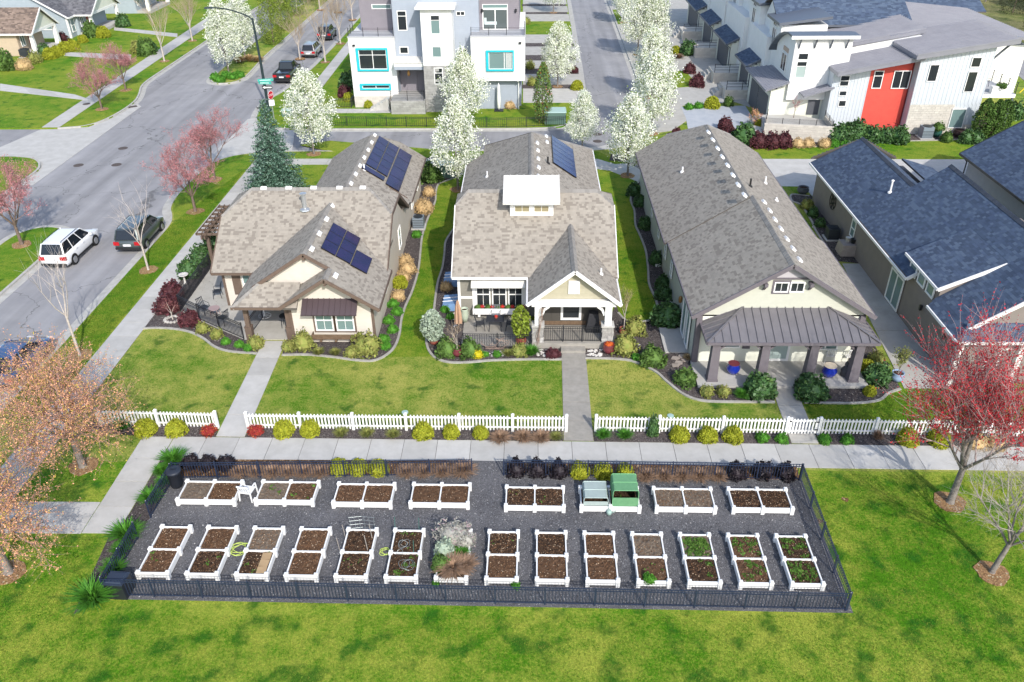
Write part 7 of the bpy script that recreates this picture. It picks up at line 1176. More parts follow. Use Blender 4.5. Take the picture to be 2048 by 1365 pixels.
# across the street
for k, px, py, w, lab in (('green', 8, 127, 2.4, 'large green hedge shrub at the left edge, before the tan cottage'), ('tanball', 48, 130, 1.9, 'reddish brown mound before the tan cottage'), ('olive', 70, 118, 1.6, 'pale olive shrub before the tan cottage porch'), ('yellow', 99, 109, 1.7, 'yellow green ball right of the tan cottage steps'), ('yellow', 113, 104, 1.6, 'second yellow green ball right of the tan cottage steps'), ('dark', 90, 103, 1.5, 'dark shrub beside the tan cottage steps'), ('yellow', 130, 96, 1.7, 'yellow green mound on the curved bed, left one'), ('yellow', 145, 93, 1.7, 'yellow green mound on the curved bed, right one'), ('yellow', 165, 79, 1.3, 'small green ball below the pale blue corner'), ('green', 182, 64, 2.1, 'green shrub left of the pale blue cottage porch'), ('yellow', 206, 66, 1.9, 'green yellow shrub before the pale blue cottage porch'), ('purple', 125, 77, 1.3, 'dark red shrub along the pale blue side wall'), ('green', 290, 100, 2.2, 'big light green shrub beside the far sidewalk'), ('olive', 274, 97, 1.8, 'olive shrub left of the big light green shrub'), ('dark', 302, 97, 1.6, 'dark shrub right of the big light green shrub'), ('dark', 244, 45, 2.0, 'dark shrub right of the pale blue cottage'), ('dark', 258, 12, 2.4, 'dark shrub at the top edge past the pale blue cottage')): S_(k, px, py, w, lab)
row('bright', [(430, 153), (440, 158), (452, 150), (466, 152), (478, 149)], 1.1, 'bright green low tuft, %s from left at the tip of the median', 'tufts at the tip of the median'); row('tan', [(478, 117, 1.8), (498, 114, 1.8), (515, 116, 1.6)], 1.8, 'pale dry grass, %s from left on the median', 'dry grasses on the median')
# bare and potted plants
POTR = mat('oxblood_pot', (.16, .035, .045), rough=.3, spec=.5); POTB = mat('cobalt_pot', (.012, .03, .30), rough=.15, spec=.6, coat=.5); POTG = mat('pale_green_pot', (.40, .46, .36), rough=.4); TERRA = mat('terracotta_pot', (.34, .10, .07), rough=.6); SOILP = SO['dark']
def pot(x, y, z, label, m, r=.24, h=.45, belly=1., plant=None, group=None, rim=None):
    t = thing('plant_pot', label, 'plant pot', (x, y, z), 0, group); g = MB(); g.lathe([(r*.62, 0), (r*.95*belly, h*.35), (r*1.02*belly, h*.62), (r*.84, h*.92), (r*.92, h), (r*.8, h), (r*.76, h*.86)], (0, 0, 0), 18); lpart('body', g, m, t, True); g = MB(); g.lathe([(r*.78, h*.82), (r*.78, h*.86), (.01, h*.87)], (0, 0, 0), 12); lpart('soil', g, SOILP, t)
    if rim: g = MB(); g.lathe([(r*.80, h*1.0), (r*.95, h*1.0), (r*.95, h*1.02), (r*.80, h*1.02), (r*.72, h*.85)], (0, 0, 0), 18); lpart('rim', g, rim, t)
    return t
pot(*G(1464, 752), .16, 'cobalt blue glazed pot with red inside on the cream porch', POTB, .31, .62, 1.12, rim=POTR); pot(*G(1655, 758), .16, 'cobalt blue glazed pot with cream rim on the cream porch', POTB, .34, .66, 1.12, rim=mat('cream_rim', (.62, .55, .45), rough=.4))
x, y = G(1792, 762); pot(x, y, .03, 'pale blue pot on the side walk holding a small olive tree', mat('pale_blue_pot', (.26, .36, .50), rough=.3), .34, .5); ol = budded(81, 1.5, .35, .022, OLV, BARKG, BARKG, 4, .022, .6, 5, 'olive_tree', 2, .25, .04, 1.2); ol.at(x, y, 'small olive tree growing in the pale blue pot', 'small tree', 1, ring=False, z=.42)
x, y = G(868, 688); pot(x, y, .02, 'red pot at the left corner of the middle cottage bed', TERRA, .27, .42); jn = column(82, 1.75, .62, MATS['leaf_silver'], 2600, 'juniper'); jn.at(x, y, 'silvery upright juniper left of the middle cottage patio', 'evergreen', 1, ring=False, z=.28)
x, y = G(915, 712); pot(x, y, .02, 'oxblood pot holding a bare twisted tree', POTR, .3, .5); budded(83, 1.6, .3, .03, None, MATS['twig_tan'], BARKP, 0, 0, .7, 4, 'bare_tree', 2, .2, 0, 1.2).at(x, y, 'small bare twisted tree in the oxblood pot', 'small tree', 1, ring=False, z=.42)
x, y = G(1042, 691); pot(x, y, .1, 'terracotta pot behind the patio fence', TERRA, .3, .45); column(84, 1.9, .5, mat('cypress_leaf', (.20, .25, .025), (.13, .19, .02), rough=.75, scale=6, island=.35), 1100, 'cypress').at(x, y, 'yellow green cypress in the terracotta pot on the patio', 'evergreen', 1, ring=False, z=.5)
x, y = G(1217, 706); pot(x, y, .02, 'oxblood pot with orange flowers beside the porch step', POTR, .34, .55); FLO = mat('orange_flower', (.60, .17, .02), (.45, .04, .02), rough=.6, scale=12, island=.3); SH['orange'] = [ball(11, FLO, n=260, s=.035, flat=.5)]; shrub('orange', (x, y), .55, 'orange flowers filling the oxblood pot', .35, .5)
x, y = G(1247, 668); pot(x, y, .02, 'terracotta pot under the budding sapling right of the porch', TERRA, .28, .36); budded(85, 2.4, .9, .028, OLV, TWIGT, BARKP, 2.0, .02, .42, 5, 'sapling', 2, .4, .03, 1.2).at(x, y, 'slender budding sapling right of the porch', 'small tree', 1, ring=False, z=.3)
x, y = G(1872, 274); pot(x, y, .02, 'dark green pot with leafy plant below the townhouse block wall', mat('dark_green_pot', (.03, .10, .08), rough=.3), .42, .75); shrub('green', (x, y), 1.1, 'leafy plant growing in the dark green pot', .8, .65); x, y = G(1916, 274); pot(x, y, .02, 'dark half barrel planter below the townhouse window', mat('dark_barrel', (.05, .03, .03), rough=.6), .5, .65); x, y = G(1605, 387); pot(x, y, .02, 'grey half barrel at the rear corner of the taupe house', mat('grey_barrel', (.10, .11, .12), rough=.6), .45, .5)
x, y = G(930, 646); pot(x, y, .1, 'tall pale green pot on the middle cottage patio', POTG, .24, .85, .95)
x, y = G(346, 640); budded(86, 1.4, .45, .03, None, mat('twig_red', (.30, .14, .12), rough=.8), BARKP, 0, 0, .85, 4, 'bare_tree', 2, .1, 0, 1.3).at(x, y, 'small bare reddish tree inside the ring of white stones', 'small tree', 1, ring=False)
WST = mat('white_stone', (.62, .60, .56), (.48, .46, .43), rough=.9, scale=8)
for k in range(13): a = 2*PI*k/13; o = put('stone', ROCKS[k % 4], None, (x+.42*math.cos(a), y-.05+.36*math.sin(a), .02), (0, 0, k), (.2, .2, .22)); tag(o, 'pale stone in the ring around the small bare tree', 'stone', 'stones of the ring')
FLR = mat('red_flower', (.55, .04, .02), (.40, .02, .03), rough=.6, island=.3); SH['redflower'] = [ball(13, FLR, n=160, s=.035, flat=.6)]; SH['boxleaf'] = [ball(14, GRN, n=260, s=.035, flat=.7)]
for i in range(5): xx = -2.95+i*.58; shrub('boxleaf', (xx, 40.66), .45, 'leafy green plant in the window box, %s from left' % ORD[i], .4, .7, 'plants in the window box'); shrub('redflower', (xx+.24, 40.62), .3, 'red geranium blooms in the window box, %s from left' % ORD[i], .26, .82, 'red flowers in the window box')
# river stones in the front beds (too many to count)
rs = np.random.RandomState(4); V, F, off = [], [], 0; base = np.array([[0, 0, 1], [1, 0, .3], [.3, .95, .3], [-.8, .6, .3], [-.8, -.6, .3], [.3, -.95, .3]]); bf = np.array([[0, 1, 2], [0, 2, 3], [0, 3, 4], [0, 4, 5], [0, 5, 1]])
for (a, b, c, d), n in (((968, 704, 1010, 715), 26), ((1068, 700, 1100, 714), 30), ((1174, 700, 1206, 714), 40), ((1266, 690, 1282, 722), 18), ((905, 620, 914, 655), 8)):
    for k in range(n): x, y = G(rs.uniform(a, c), rs.uniform(b, d)); s = rs.uniform(.04, .12); V.append(base*np.array([s, s*rs.uniform(.6, 1), s*.6])*(1+rs.normal(0, .12, (6, 3)))+np.array([x, y, .02])); F.append(bf+off); off += 6
o = put('river_stones', np_mesh('river_stones', np.concatenate(V), np.concatenate(F), WST)); tag(o, 'pale river stones scattered in the front beds of the middle cottage', 'stones', kind='stuff')
STEPM = mat('flagstone', (.36, .31, .27), (.28, .24, .21), rough=.9, scale=4, obrand=.15)
for i, (px, py) in enumerate(((1351, 718), (1364, 714), (1357, 727), (1371, 722), (1350, 732))): x, y = G(px, py); g = MB(); g.prism([(x+.26*math.cos(a+i)*R.uniform(.8, 1.1), y+.2*math.sin(a+i)*R.uniform(.8, 1.1)) for a in (0, 1.2, 2.3, 3.5, 4.9)], .0, .07); tag(put('stepping_stone', g.mesh('stepping_stone', STEPM)), 'flat stepping stone, %s of five by the cream cottage side door' % ORD[i], 'stone', 'stepping stones by the side door')
# ------------------------------------------------------------------ patio furniture
def chair(x, y, z, rz, label, m, group=None, white=False, s=1.):
    t = thing('chair', label, 'chair', (x, y, z), rz, group, s); g = MB(); g.b2((-.22, -.22, .41), (.22, .22, .44)); lpart('seat', g, m, t)
    g = MB()
    for k in range(5): g.beam((-.2+.1*k, .21, .44), (-.2+.1*k, .32, .92), .035, .015)
    g.beam((-.23, .32, .92), (.23, .32, .92), .04, .04); lpart('backrest', g, m, t)
    for sx in (-1, 1):
        g = MB(); g.tube([(sx*.24, -.2, .42), (sx*.25, -.2, .62), (sx*.25, .26, .66)], .016, 5); lpart('armrest', g, m, t)
        for sy in (-1, 1): g = MB(); g.tube([(sx*.21, sy*.2, .42), (sx*.24, sy*.25, 0)], .018, 5); lpart('leg', g, m, t)
    return t
def table(x, y, z, r, h, label, m, round_=True):
    t = thing('table', label, 'table', (x, y, z)); g = MB()
    if round_: g.lathe([(r, h-.03), (r, h), (.01, h)], (0, 0, 0), 20)
    else: g.b2((-r, -r*.7, h-.04), (r, r*.7, h))
    lpart('tabletop', g, m, t)
    for sx in (-1, 1):
        for sy in (-1, 1): g = MB(); g.tube([(sx*r*.55, sy*r*.45, h-.03), (sx*r*.7, sy*r*.55, 0)], .02, 5); lpart('leg', g, m, t)
    return t
WIRON = mat('white_iron', (.75, .75, .74), rough=.4); DCH = mat('dark_chair', (.03, .033, .04), rough=.5); GREYC = mat('grey_chair', (.16, .17, .19), rough=.6)
x, y = G(1666, 712); table(x, y, .16, .65, .72, 'white round iron table on the cream porch', mat('table_glass', (.55, .55, .50), rough=.2))
for i, (dx, dy, r) in enumerate(((-.5, -.75, 170), (.45, -.8, 190), (-1.3, .2, 80), (1.0, .3, 270))): chair(x+dx, y+dy, .16, rad(r), ['white iron chair at the near left of the porch table', 'white iron chair at the near right of the porch table', 'white iron chair left of the porch table', 'white iron chair right of the porch table'][i], WIRON, 'white iron chairs on the cream porch')
t = thing('garden_statue', 'small dark stone statue beside the right porch pillar', 'statue', (*G(1687, 756), .16)); g = MB(); g.lathe([(.2, 0), (.22, .08), (.2, .2), (.24, .3), (.2, .42), (.1, .55), (.06, .6)], (0, 0, 0), 9); lpart('body', g, mat('dark_stone', (.07, .07, .075), rough=.7), t, True); g = MB(); g.lathe([(.05, .58), (.1, .66), (.09, .76), (.02, .88)], (0, 0, 0), 8); lpart('head', g, MATS['dark_stone'], t, True)
x, y = G(991, 662); table(x, y, .1, .5, .72, 'dark square table on the middle cottage patio', DCH, False); pot(x+.05, y, .82, 'small orange flower pot on the dark patio table', TERRA, .09, .14); shrub('redflower', (x+.05, y), .22, 'pink red flowers on the dark patio table', .2, .93)
for i, (dx, dy, r) in enumerate(((-.85, 0, 95), (0, .85, 0), (.85, 0, 265))): chair(x+dx, y+dy, .1, rad(r), ['dark patio chair left of the square table', 'grey patio chair behind the square table', 'dark patio chair right of the square table'][i], GREYC if i == 1 else DCH, 'chairs on the middle cottage patio')
x, y = G(918, 664); t = thing('closed_umbrella', 'closed tan patio umbrella at the corner of the middle cottage', 'umbrella', (x, y, .05)); g = MB(); g.tube([(0, 0, 0), (0, 0, 2.05)], .025, 6); lpart('pole', g, WOODB, t); g = MB(); n0 = 14
for (r0, z0), (r1, z1) in zip([(.19, .55), (.17, 1.0), (.13, 1.5), (.05, 1.95)], [(.17, 1.0), (.13, 1.5), (.05, 1.95), (.01, 2.0)]):
    for k in range(n0):
        a, b = 2*PI*k/n0, 2*PI*(k+1)/n0; f = lambda kk: 1.25 if kk % 2 else .7; g.quad((r0*f(k)*math.cos(a), r0*f(k)*math.sin(a), z0), (r0*f(k+1)*math.cos(b), r0*f(k+1)*math.sin(b), z0), (r1*f(k+1)*math.cos(b), r1*f(k+1)*math.sin(b), z1), (r1*f(k)*math.cos(a), r1*f(k)*math.sin(a), z1))
lpart('canopy', g, mat('tan_canvas', (.42, .27, .18), rough=.9), t)
t = thing('covered_grill', 'grill under a dark cover on the porch of the middle cottage', 'grill', (3.55, 38.9, .36)); g = MB(); g.hexa([(-.42, -.3, 0), (.42, -.3, 0), (.42, .3, 0), (-.42, .3, 0), (-.25, -.2, 1.15), (.25, -.2, 1.15), (.25, .2, 1.15), (-.25, .2, 1.15)]); lpart('cover', g, mat('grill_cover', (.03, .031, .036), rough=.8), t)
for (px, py, r, lab) in ((411, 620, 60, 'dark round backed chair left of the bistro table'), (448, 641, 250, 'dark chair right of the bistro table'), (437, 588, 280, 'dark rocking chair beside the beige cottage wall')): chair(*G(px, py+8), .05, rad(r), lab, DCH, 'dark chairs on the beige terrace')
table(*G(432, 634), .05, .32, .55, 'small rose topped bistro table on the beige terrace', mat('rose_stone', (.34, .25, .24), rough=.5))
t = thing('swivel_chair', 'swivel porch chair with a white round base at the beige cottage', 'chair', (*G(530, 634), .05)); g = MB()
for k in range(16): a, b = 2*PI*k/16, 2*PI*(k+1)/16; g.beam((.36*math.cos(a), .36*math.sin(a), .03), (.36*math.cos(b), .36*math.sin(b), .03), .04, .03)
for k in range(4): a = PI*k/4; g.beam((-.36*math.cos(a), -.36*math.sin(a), .05), (.36*math.cos(a), .36*math.sin(a), .05), .03, .02)
g.tube([(0, 0, .05), (0, 0, .4)], .03, 6); lpart('base', g, WIRON, t); g = MB(); g.b2((-.28, .05, .40), (.28, .5, .46)); lpart('seat', g, GREYC, t); g = MB(); g.b2((-.28, .46, .46), (.28, .52, 1.0)); lpart('backrest', g, GREYC, t)
table(*G(575, 655), .05, .36, .74, 'dark round side table at the porch wall of the beige cottage', DCH)
t = thing('bird_bath', 'white bird bath outside the terrace fence', 'bird bath', (*G(371, 568), .02)); g = MB(); g.lathe([(.14, 0), (.06, .1), (.06, .5), (.1, .55)], (0, 0, 0), 10); lpart('pedestal', g, WST, t, True); g = MB(); g.lathe([(.1, .54), (.3, .62), (.31, .66), (.26, .65), (.05, .60)], (0, 0, 0), 18); lpart('basin', g, WST, t, True)
railing('metal_fence', [(-20.75, 47), (-20.72, 41.5), (-19.2, 40.42), (-17.7, 39.42), (-15.98, 38.32)], .03, 1.05, 'tall black metal fence around the terrace of the beige cottage', 'fence', 8.5, group=None, spacing=1.9); railing('metal_fence', [(-15.75, 38.5), (-15.55, 40.6)], .03, 1.05, 'short black railing beside the porch post of the beige cottage', 'fence', 8.5)
railing('metal_fence', [(-19.5, 77.0), (-2.2, 76.35), (3.4, 76.9)], 0, .9, 'long black fence on the lawn in front of the white building', 'fence', 5.0); railing('metal_fence', [(-21.5, 83.0), (-18.3, 83.0), (-18.2, 84.6)], 0, .9, 'small black fence at the left side of the white building', 'fence', 6)
# closed white parasol, chairs on the terrace and balcony
t = thing('closed_umbrella', 'tall closed white parasol on a black base before the white building', 'umbrella', (*G(998, 222), 0)); g = MB(); g.b2((-.45, -.35, 0), (.45, .35, .1)); lpart('base', g, BLACKM, t); g = MB(); g.lathe([(.03, .1), (.17, .35), (.2, 1.2), (.12, 2.5), (.02, 2.75)], (0, 0, 0), 10); lpart('canopy', g, STUCCO, t, True)
for i, (px, py, z, r, lab) in enumerate(((1578, 222, 1.02, 200, 'black rocking chair on the townhouse terrace, left one'), (1612, 222, 1.02, 170, 'brown rocking chair on the townhouse terrace, right one'))): chair(*G(px, py, z), z, rad(r), lab, DCH if i == 0 else WOODB, 'rocking chairs on the terrace', s=1.2)
chair(42.5, 78.2, 3.22, rad(120), 'dark slatted chair on the balcony of the red townhouse', DCH, s=1.25); t = thing('planter_box', 'white planter box with greenery on the balcony', 'planter', (43.0, 76.0, 3.22)); g = MB(); g.b2((-.9, -.25, 0), (.9, .25, .6)); lpart('box', g, WTRIM, t); shrub('green', (43.0, 76.0), 1.0, 'greenery growing in the white balcony planter', .5, 3.7)
budded(87, 1.6, .5, .025, REDB, TWIGR, BARKB, .8, .02, .6, 4, 'bare_tree', 2, .3).at(24.6, 75.9, 'small reddish bare tree on the townhouse terrace', 'small tree', 1.1, ring=False, z=1.02); budded(88, 1.6, .4, .03, ORNG, TWIGR, BARKB, 2, .025, .6, 5, 'bare_tree', 2, .3).at(20.9, 75.6, 'small rusty shrub tree beside the terrace steps', 'small tree', 1.1, ring=False)
VINE = mat('vine_twig', (.30, .22, .18), rough=.9)
for vx, vy, n, lab in ((-1.6, 37.45, 7, 'bare brown vine sprawling along the low patio fence'), (.45, 37.6, 6, 'bare vine climbing the left stone pier of the porch')):
    g = MB(); rv = random.Random(n)
    for k in range(n):
        P = [(vx, vy-.05, .05)]
        for q in range(7): P.append((P[-1][0]+(rv.uniform(-.35, .35) if n == 7 else rv.uniform(-.06, .12)), vy-.06+rv.uniform(-.1, .05), P[-1][2]+(rv.uniform(-.02, .2) if n == 7 else .36)))
        g.tube(P, .013, 4)
    tag(put('vine', g.mesh('vine', VINE)), lab, 'vine')
# ------------------------------------------------------------------ utilities
ACM = mat('ac_grey', (.20, .24, .28), rough=.5); ACD = mat('ac_dark', (.025, .03, .035), rough=.5)
def ac(x, y, label, s=1., m=None):
    t = thing('air_conditioner', label, 'air conditioner', (x, y, .02), 0, 'air conditioners beside the houses'); g = MB(); g.b2((-.5*s, -.5*s, 0), (.5*s, .5*s, .08)); lpart('pad', g, CONC, t); g = MB(); g.b2((-.38*s, -.38*s, .08), (.38*s, .38*s, .84*s)); lpart('case', g, m or ACM, t)
    g = MB(); g.lathe([(.33*s, .84*s), (.33*s, .88*s), (.08*s, .9*s)], (0, 0, 0), 18); lpart('fan_guard', g, ACD, t)
    for k in range(5): g = MB(); z = .18+k*.13; g.b2((-.39*s, -.392*s, z), (.39*s, -.38*s, z+.03)); lpart('louvre', g, ACD, t)
ac(*G(838, 456), 'grey air conditioner beside the beige cottage'); ac(*G(1662, 478), 'dark air conditioner beside the taupe house', 1, mat('ac_black', (.04, .045, .05), rough=.5)); ac(*G(1849, 276), 'grey blue air conditioner below the townhouse block wall', 1.25); ac(*G(52, 115), 'dark air conditioner by the tan cottage porch', 1.2, MATS['ac_black'])
GBOX = mat('utility_green', (.10, .17, .14), rough=.5); GTOP = mat('utility_pale', (.36, .50, .46), rough=.5)
for (px, py, w, h, lab) in ((893, 352, 1.5, 1.1, 'green utility box beside the beige cottage drive'), (1110, 244, 2.0, 1.1, 'pale green utility box on the lawn right of the white building'), (575, 232, .9, .6, 'low pale green utility box on the street corner lawn')):
    x, y = G(px, py); t = thing('utility_box', lab, 'utility box', (x, y, 0), 0, 'green utility boxes'); g = MB(); g.b2((-w/2, -w*.4, 0), (w/2, w*.4, h)); lpart('case', g, GBOX, t); g = MB(); g.hexa([(-w*.53, -w*.43, h), (w*.53, -w*.43, h), (w*.53, w*.43, h), (-w*.53, w*.43, h), (-w*.5, -w*.38, h+.06), (w*.5, -w*.38, h+.06), (w*.5, w*.4, h+.1), (-w*.5, w*.4, h+.1)]); lpart('lid', g, GTOP, t)
for px, py, lab in ((810, 826, 'small green valve box on the lawn behind the long fence'), (1341, 833, 'small green valve box behind the fence left of the gate')): g = MB(); g.lathe([(.16, 0), (.16, .05), (.01, .07)], (*G(px, py), 0), 12); tag(put('valve_box', g.mesh('valve_box', GTOP)), lab, 'valve box')
# blue tinted window well covers
for x, y, lab in ((-4.75, 42.3, 'blue tinted window well cover at the front left of the middle cottage'), (-4.95, 45.3, 'blue tinted window well cover farther back on the middle cottage')):
    t = thing('window_well_cover', lab, 'window cover', (x, y, 0)); g = MB(); g.hexa([(-.5, -.75, .02), (.6, -.75, .02), (.6, .75, .02), (-.5, .75, .02), (-.38, -.6, .35), (.6, -.6, .45), (.6, .6, .45), (-.38, .6, .35)]); lpart('cover', g, mat('blue_acrylic', (.16, .27, .45), rough=.15), t)
    for k in (-.2, .2): g = MB(); g.beam((-.42, k, .36), (.6, k, .47), .05, .03); lpart('bar', g, WTRIM, t)
# tarp covered table with two buckets
x, y = G(1696, 508); t = thing('covered_table', 'patio table under a beige tarp between the cream cottage and taupe house', 'table', (x, y, .02)); g = MB(); rs = random.Random(3); k = 28; top = [(.62*max(-1, min(1, 1.5*math.cos(2*PI*i/k))), .5*max(-1, min(1, 1.5*math.sin(2*PI*i/k)))) for i in range(k)]; bot = [(a*1.12*rs.uniform(.94, 1.08), b*1.15*rs.uniform(.94, 1.08)) for a, b in top]
g.poly([(a, b, .8) for a, b in top])
for i in range(k): j = (i+1) % k; g.quad((*bot[i], .05), (*bot[j], .05), (*top[j], .8), (*top[i], .8))
lpart('tarp', g, mat('beige_tarp', (.36, .31, .28), (.30, .26, .235), rough=.8, scale=5), t)
for dx, dy, m, lab in ((-.15, .15, WTRIM, 'white bucket on the beige tarp'), (.12, -.08, MATS['ac_black'], 'dark bucket on the beige tarp')): g = MB(); g.lathe([(.13, 0), (.17, .3), (.18, .3), (.15, .28), (.12, .1)], (x+dx, y+dy, .825), 12); tag(put('bucket', g.mesh('bucket', m, True)), lab, 'bucket')
# ------------------------------------------------------------------ street lamp and signs
LAMPM = mat('lamp_green_black', (.015, .03, .035), rough=.4, spec=.5); x, y = G(538, 222)
t = thing('street_lamp', 'tall dark street lamp with curved arm at the street corner', 'street lamp', (x, y, 0)); g = MB(); g.lathe([(.3, 0), (.3, .12), (.19, .3), (.17, .6)], (0, 0, 0), 12); lpart('base', g, LAMPM, t); g = MB(); g.tube([(0, 0, .1), (-.02, 0, 4.5), (-.1, 0, 8.9)], [.155, .125, .10], 10); lpart('pole', g, LAMPM, t); g = MB(); g.tube(smooth_line([(-.1, 0, 8.7), (-.45, .02, 9.05), (-1.6, .05, 9.5), (-2.8, .08, 9.78), (-3.9, .1, 9.85)], 3), .065, 7); lpart('arm', g, LAMPM, t); g = MB(); g.hexa([(-4.6, -.05, 9.76), (-3.8, 0, 9.76), (-3.8, .2, 9.76), (-4.6, .25, 9.76), (-4.5, 0, 9.92), (-3.8, .03, 9.94), (-3.8, .17, 9.94), (-4.5, .2, 9.92)]); lpart('lamp_head', g, LAMPM, t)
LX, LY = x, y
def lettering(txt, size, m, name='lettering'):
    cu = bpy.data.curves.new(name, 'FONT'); cu.body = txt; cu.size = size; cu.align_x = 'CENTER'; cu.align_y = 'CENTER'; cu.extrude = .004; o = bpy.data.objects.new(name, cu); COL.objects.link(o); me = bpy.data.meshes.new_from_object(o.evaluated_get(bpy.context.evaluated_depsgraph_get())); bpy.data.objects.remove(o); me.materials.clear(); me.materials.append(m); me.name = name; return me
SGREEN = mat('sign_teal', (.05, .36, .30), rough=.4); SIGNW = mat('sign_white', (.78, .78, .77), rough=.4); SRED = mat('sign_red', (.45, .012, .03), rough=.4); SBLK = mat('sign_black', (.015, .015, .018), rough=.5)
t = thing('street_name_sign', 'teal street name sign plates on the lamp pole', 'sign', (LX, LY, 3.0))
for z, rz, w in ((.12, rad(12), 1.5), (-.14, rad(-4), 1.3)): g = MB(); g.b2((-w*.38, -.26, -.13), (w*.62, -.235, .13)); o = lpart('plate', g, SGREEN, t, loc=(0, 0, z), rot=(0, 0, rz)); g = MB(); g.b2((-w*.25, -.27, -.05), (w*.45, -.262, .04)); lpart('pale_stripe', g, mat('sign_pale', (.45, .66, .60), rough=.4), t, loc=(0, 0, z), rot=(0, 0, rz))
t = thing('one_way_sign', 'white arrow sign with black border pointing left on the lamp pole', 'sign', (LX+.3, LY-.3, 2.42)); g = MB(); g.b2((-.5, 0, -.17), (.5, .02, .17)); lpart('plate', g, SBLK, t); g = MB(); g.poly([(-.46, -.006, 0), (-.22, -.006, -.13), (-.22, -.006, -.065), (.44, -.006, -.065), (.44, -.006, .065), (-.22, -.006, .065), (-.22, -.006, .13)]); lpart('arrow', g, SIGNW, t)
x, y = G(550, 247); t = thing('stop_sign', 'red stop sign with a white plate below on a slim post at the corner', 'sign', (x, y, 0)); g = MB(); g.tube([(0, 0, 0), (0, 0, 3.1)], .035, 6); lpart('post', g, GALV, t)
for r, d, m, nm in ((.40, .05, SIGNW, 'border'), (.365, .056, SRED, 'face')):
    g = MB(); P = [(r/math.cos(PI/8)*math.cos(PI/8+k*PI/4), r/math.cos(PI/8)*math.sin(PI/8+k*PI/4)) for k in range(8)]; a = [(d, u, 2.72+v) for u, v in P]; b = [(.036, u, 2.72+v) for u, v in P]; g.poly(a); g.poly(b[::-1])
    for i in range(8): j = (i+1) % 8; g.quad(a[j], a[i], b[i], b[j])
    lpart(nm, g, m, t, rot=(0, 0, rad(-22)))
put('lettering', lettering('STOP', .27, SIGNW), t, (.062*math.cos(rad(-22)), .062*math.sin(rad(-22)), 2.72), (PI/2, 0, PI/2-rad(22))); g = MB(); g.b2((.04, -.26, 1.72), (.055, .26, 2.26)); lpart('plate', g, SIGNW, t, rot=(0, 0, rad(-60)))
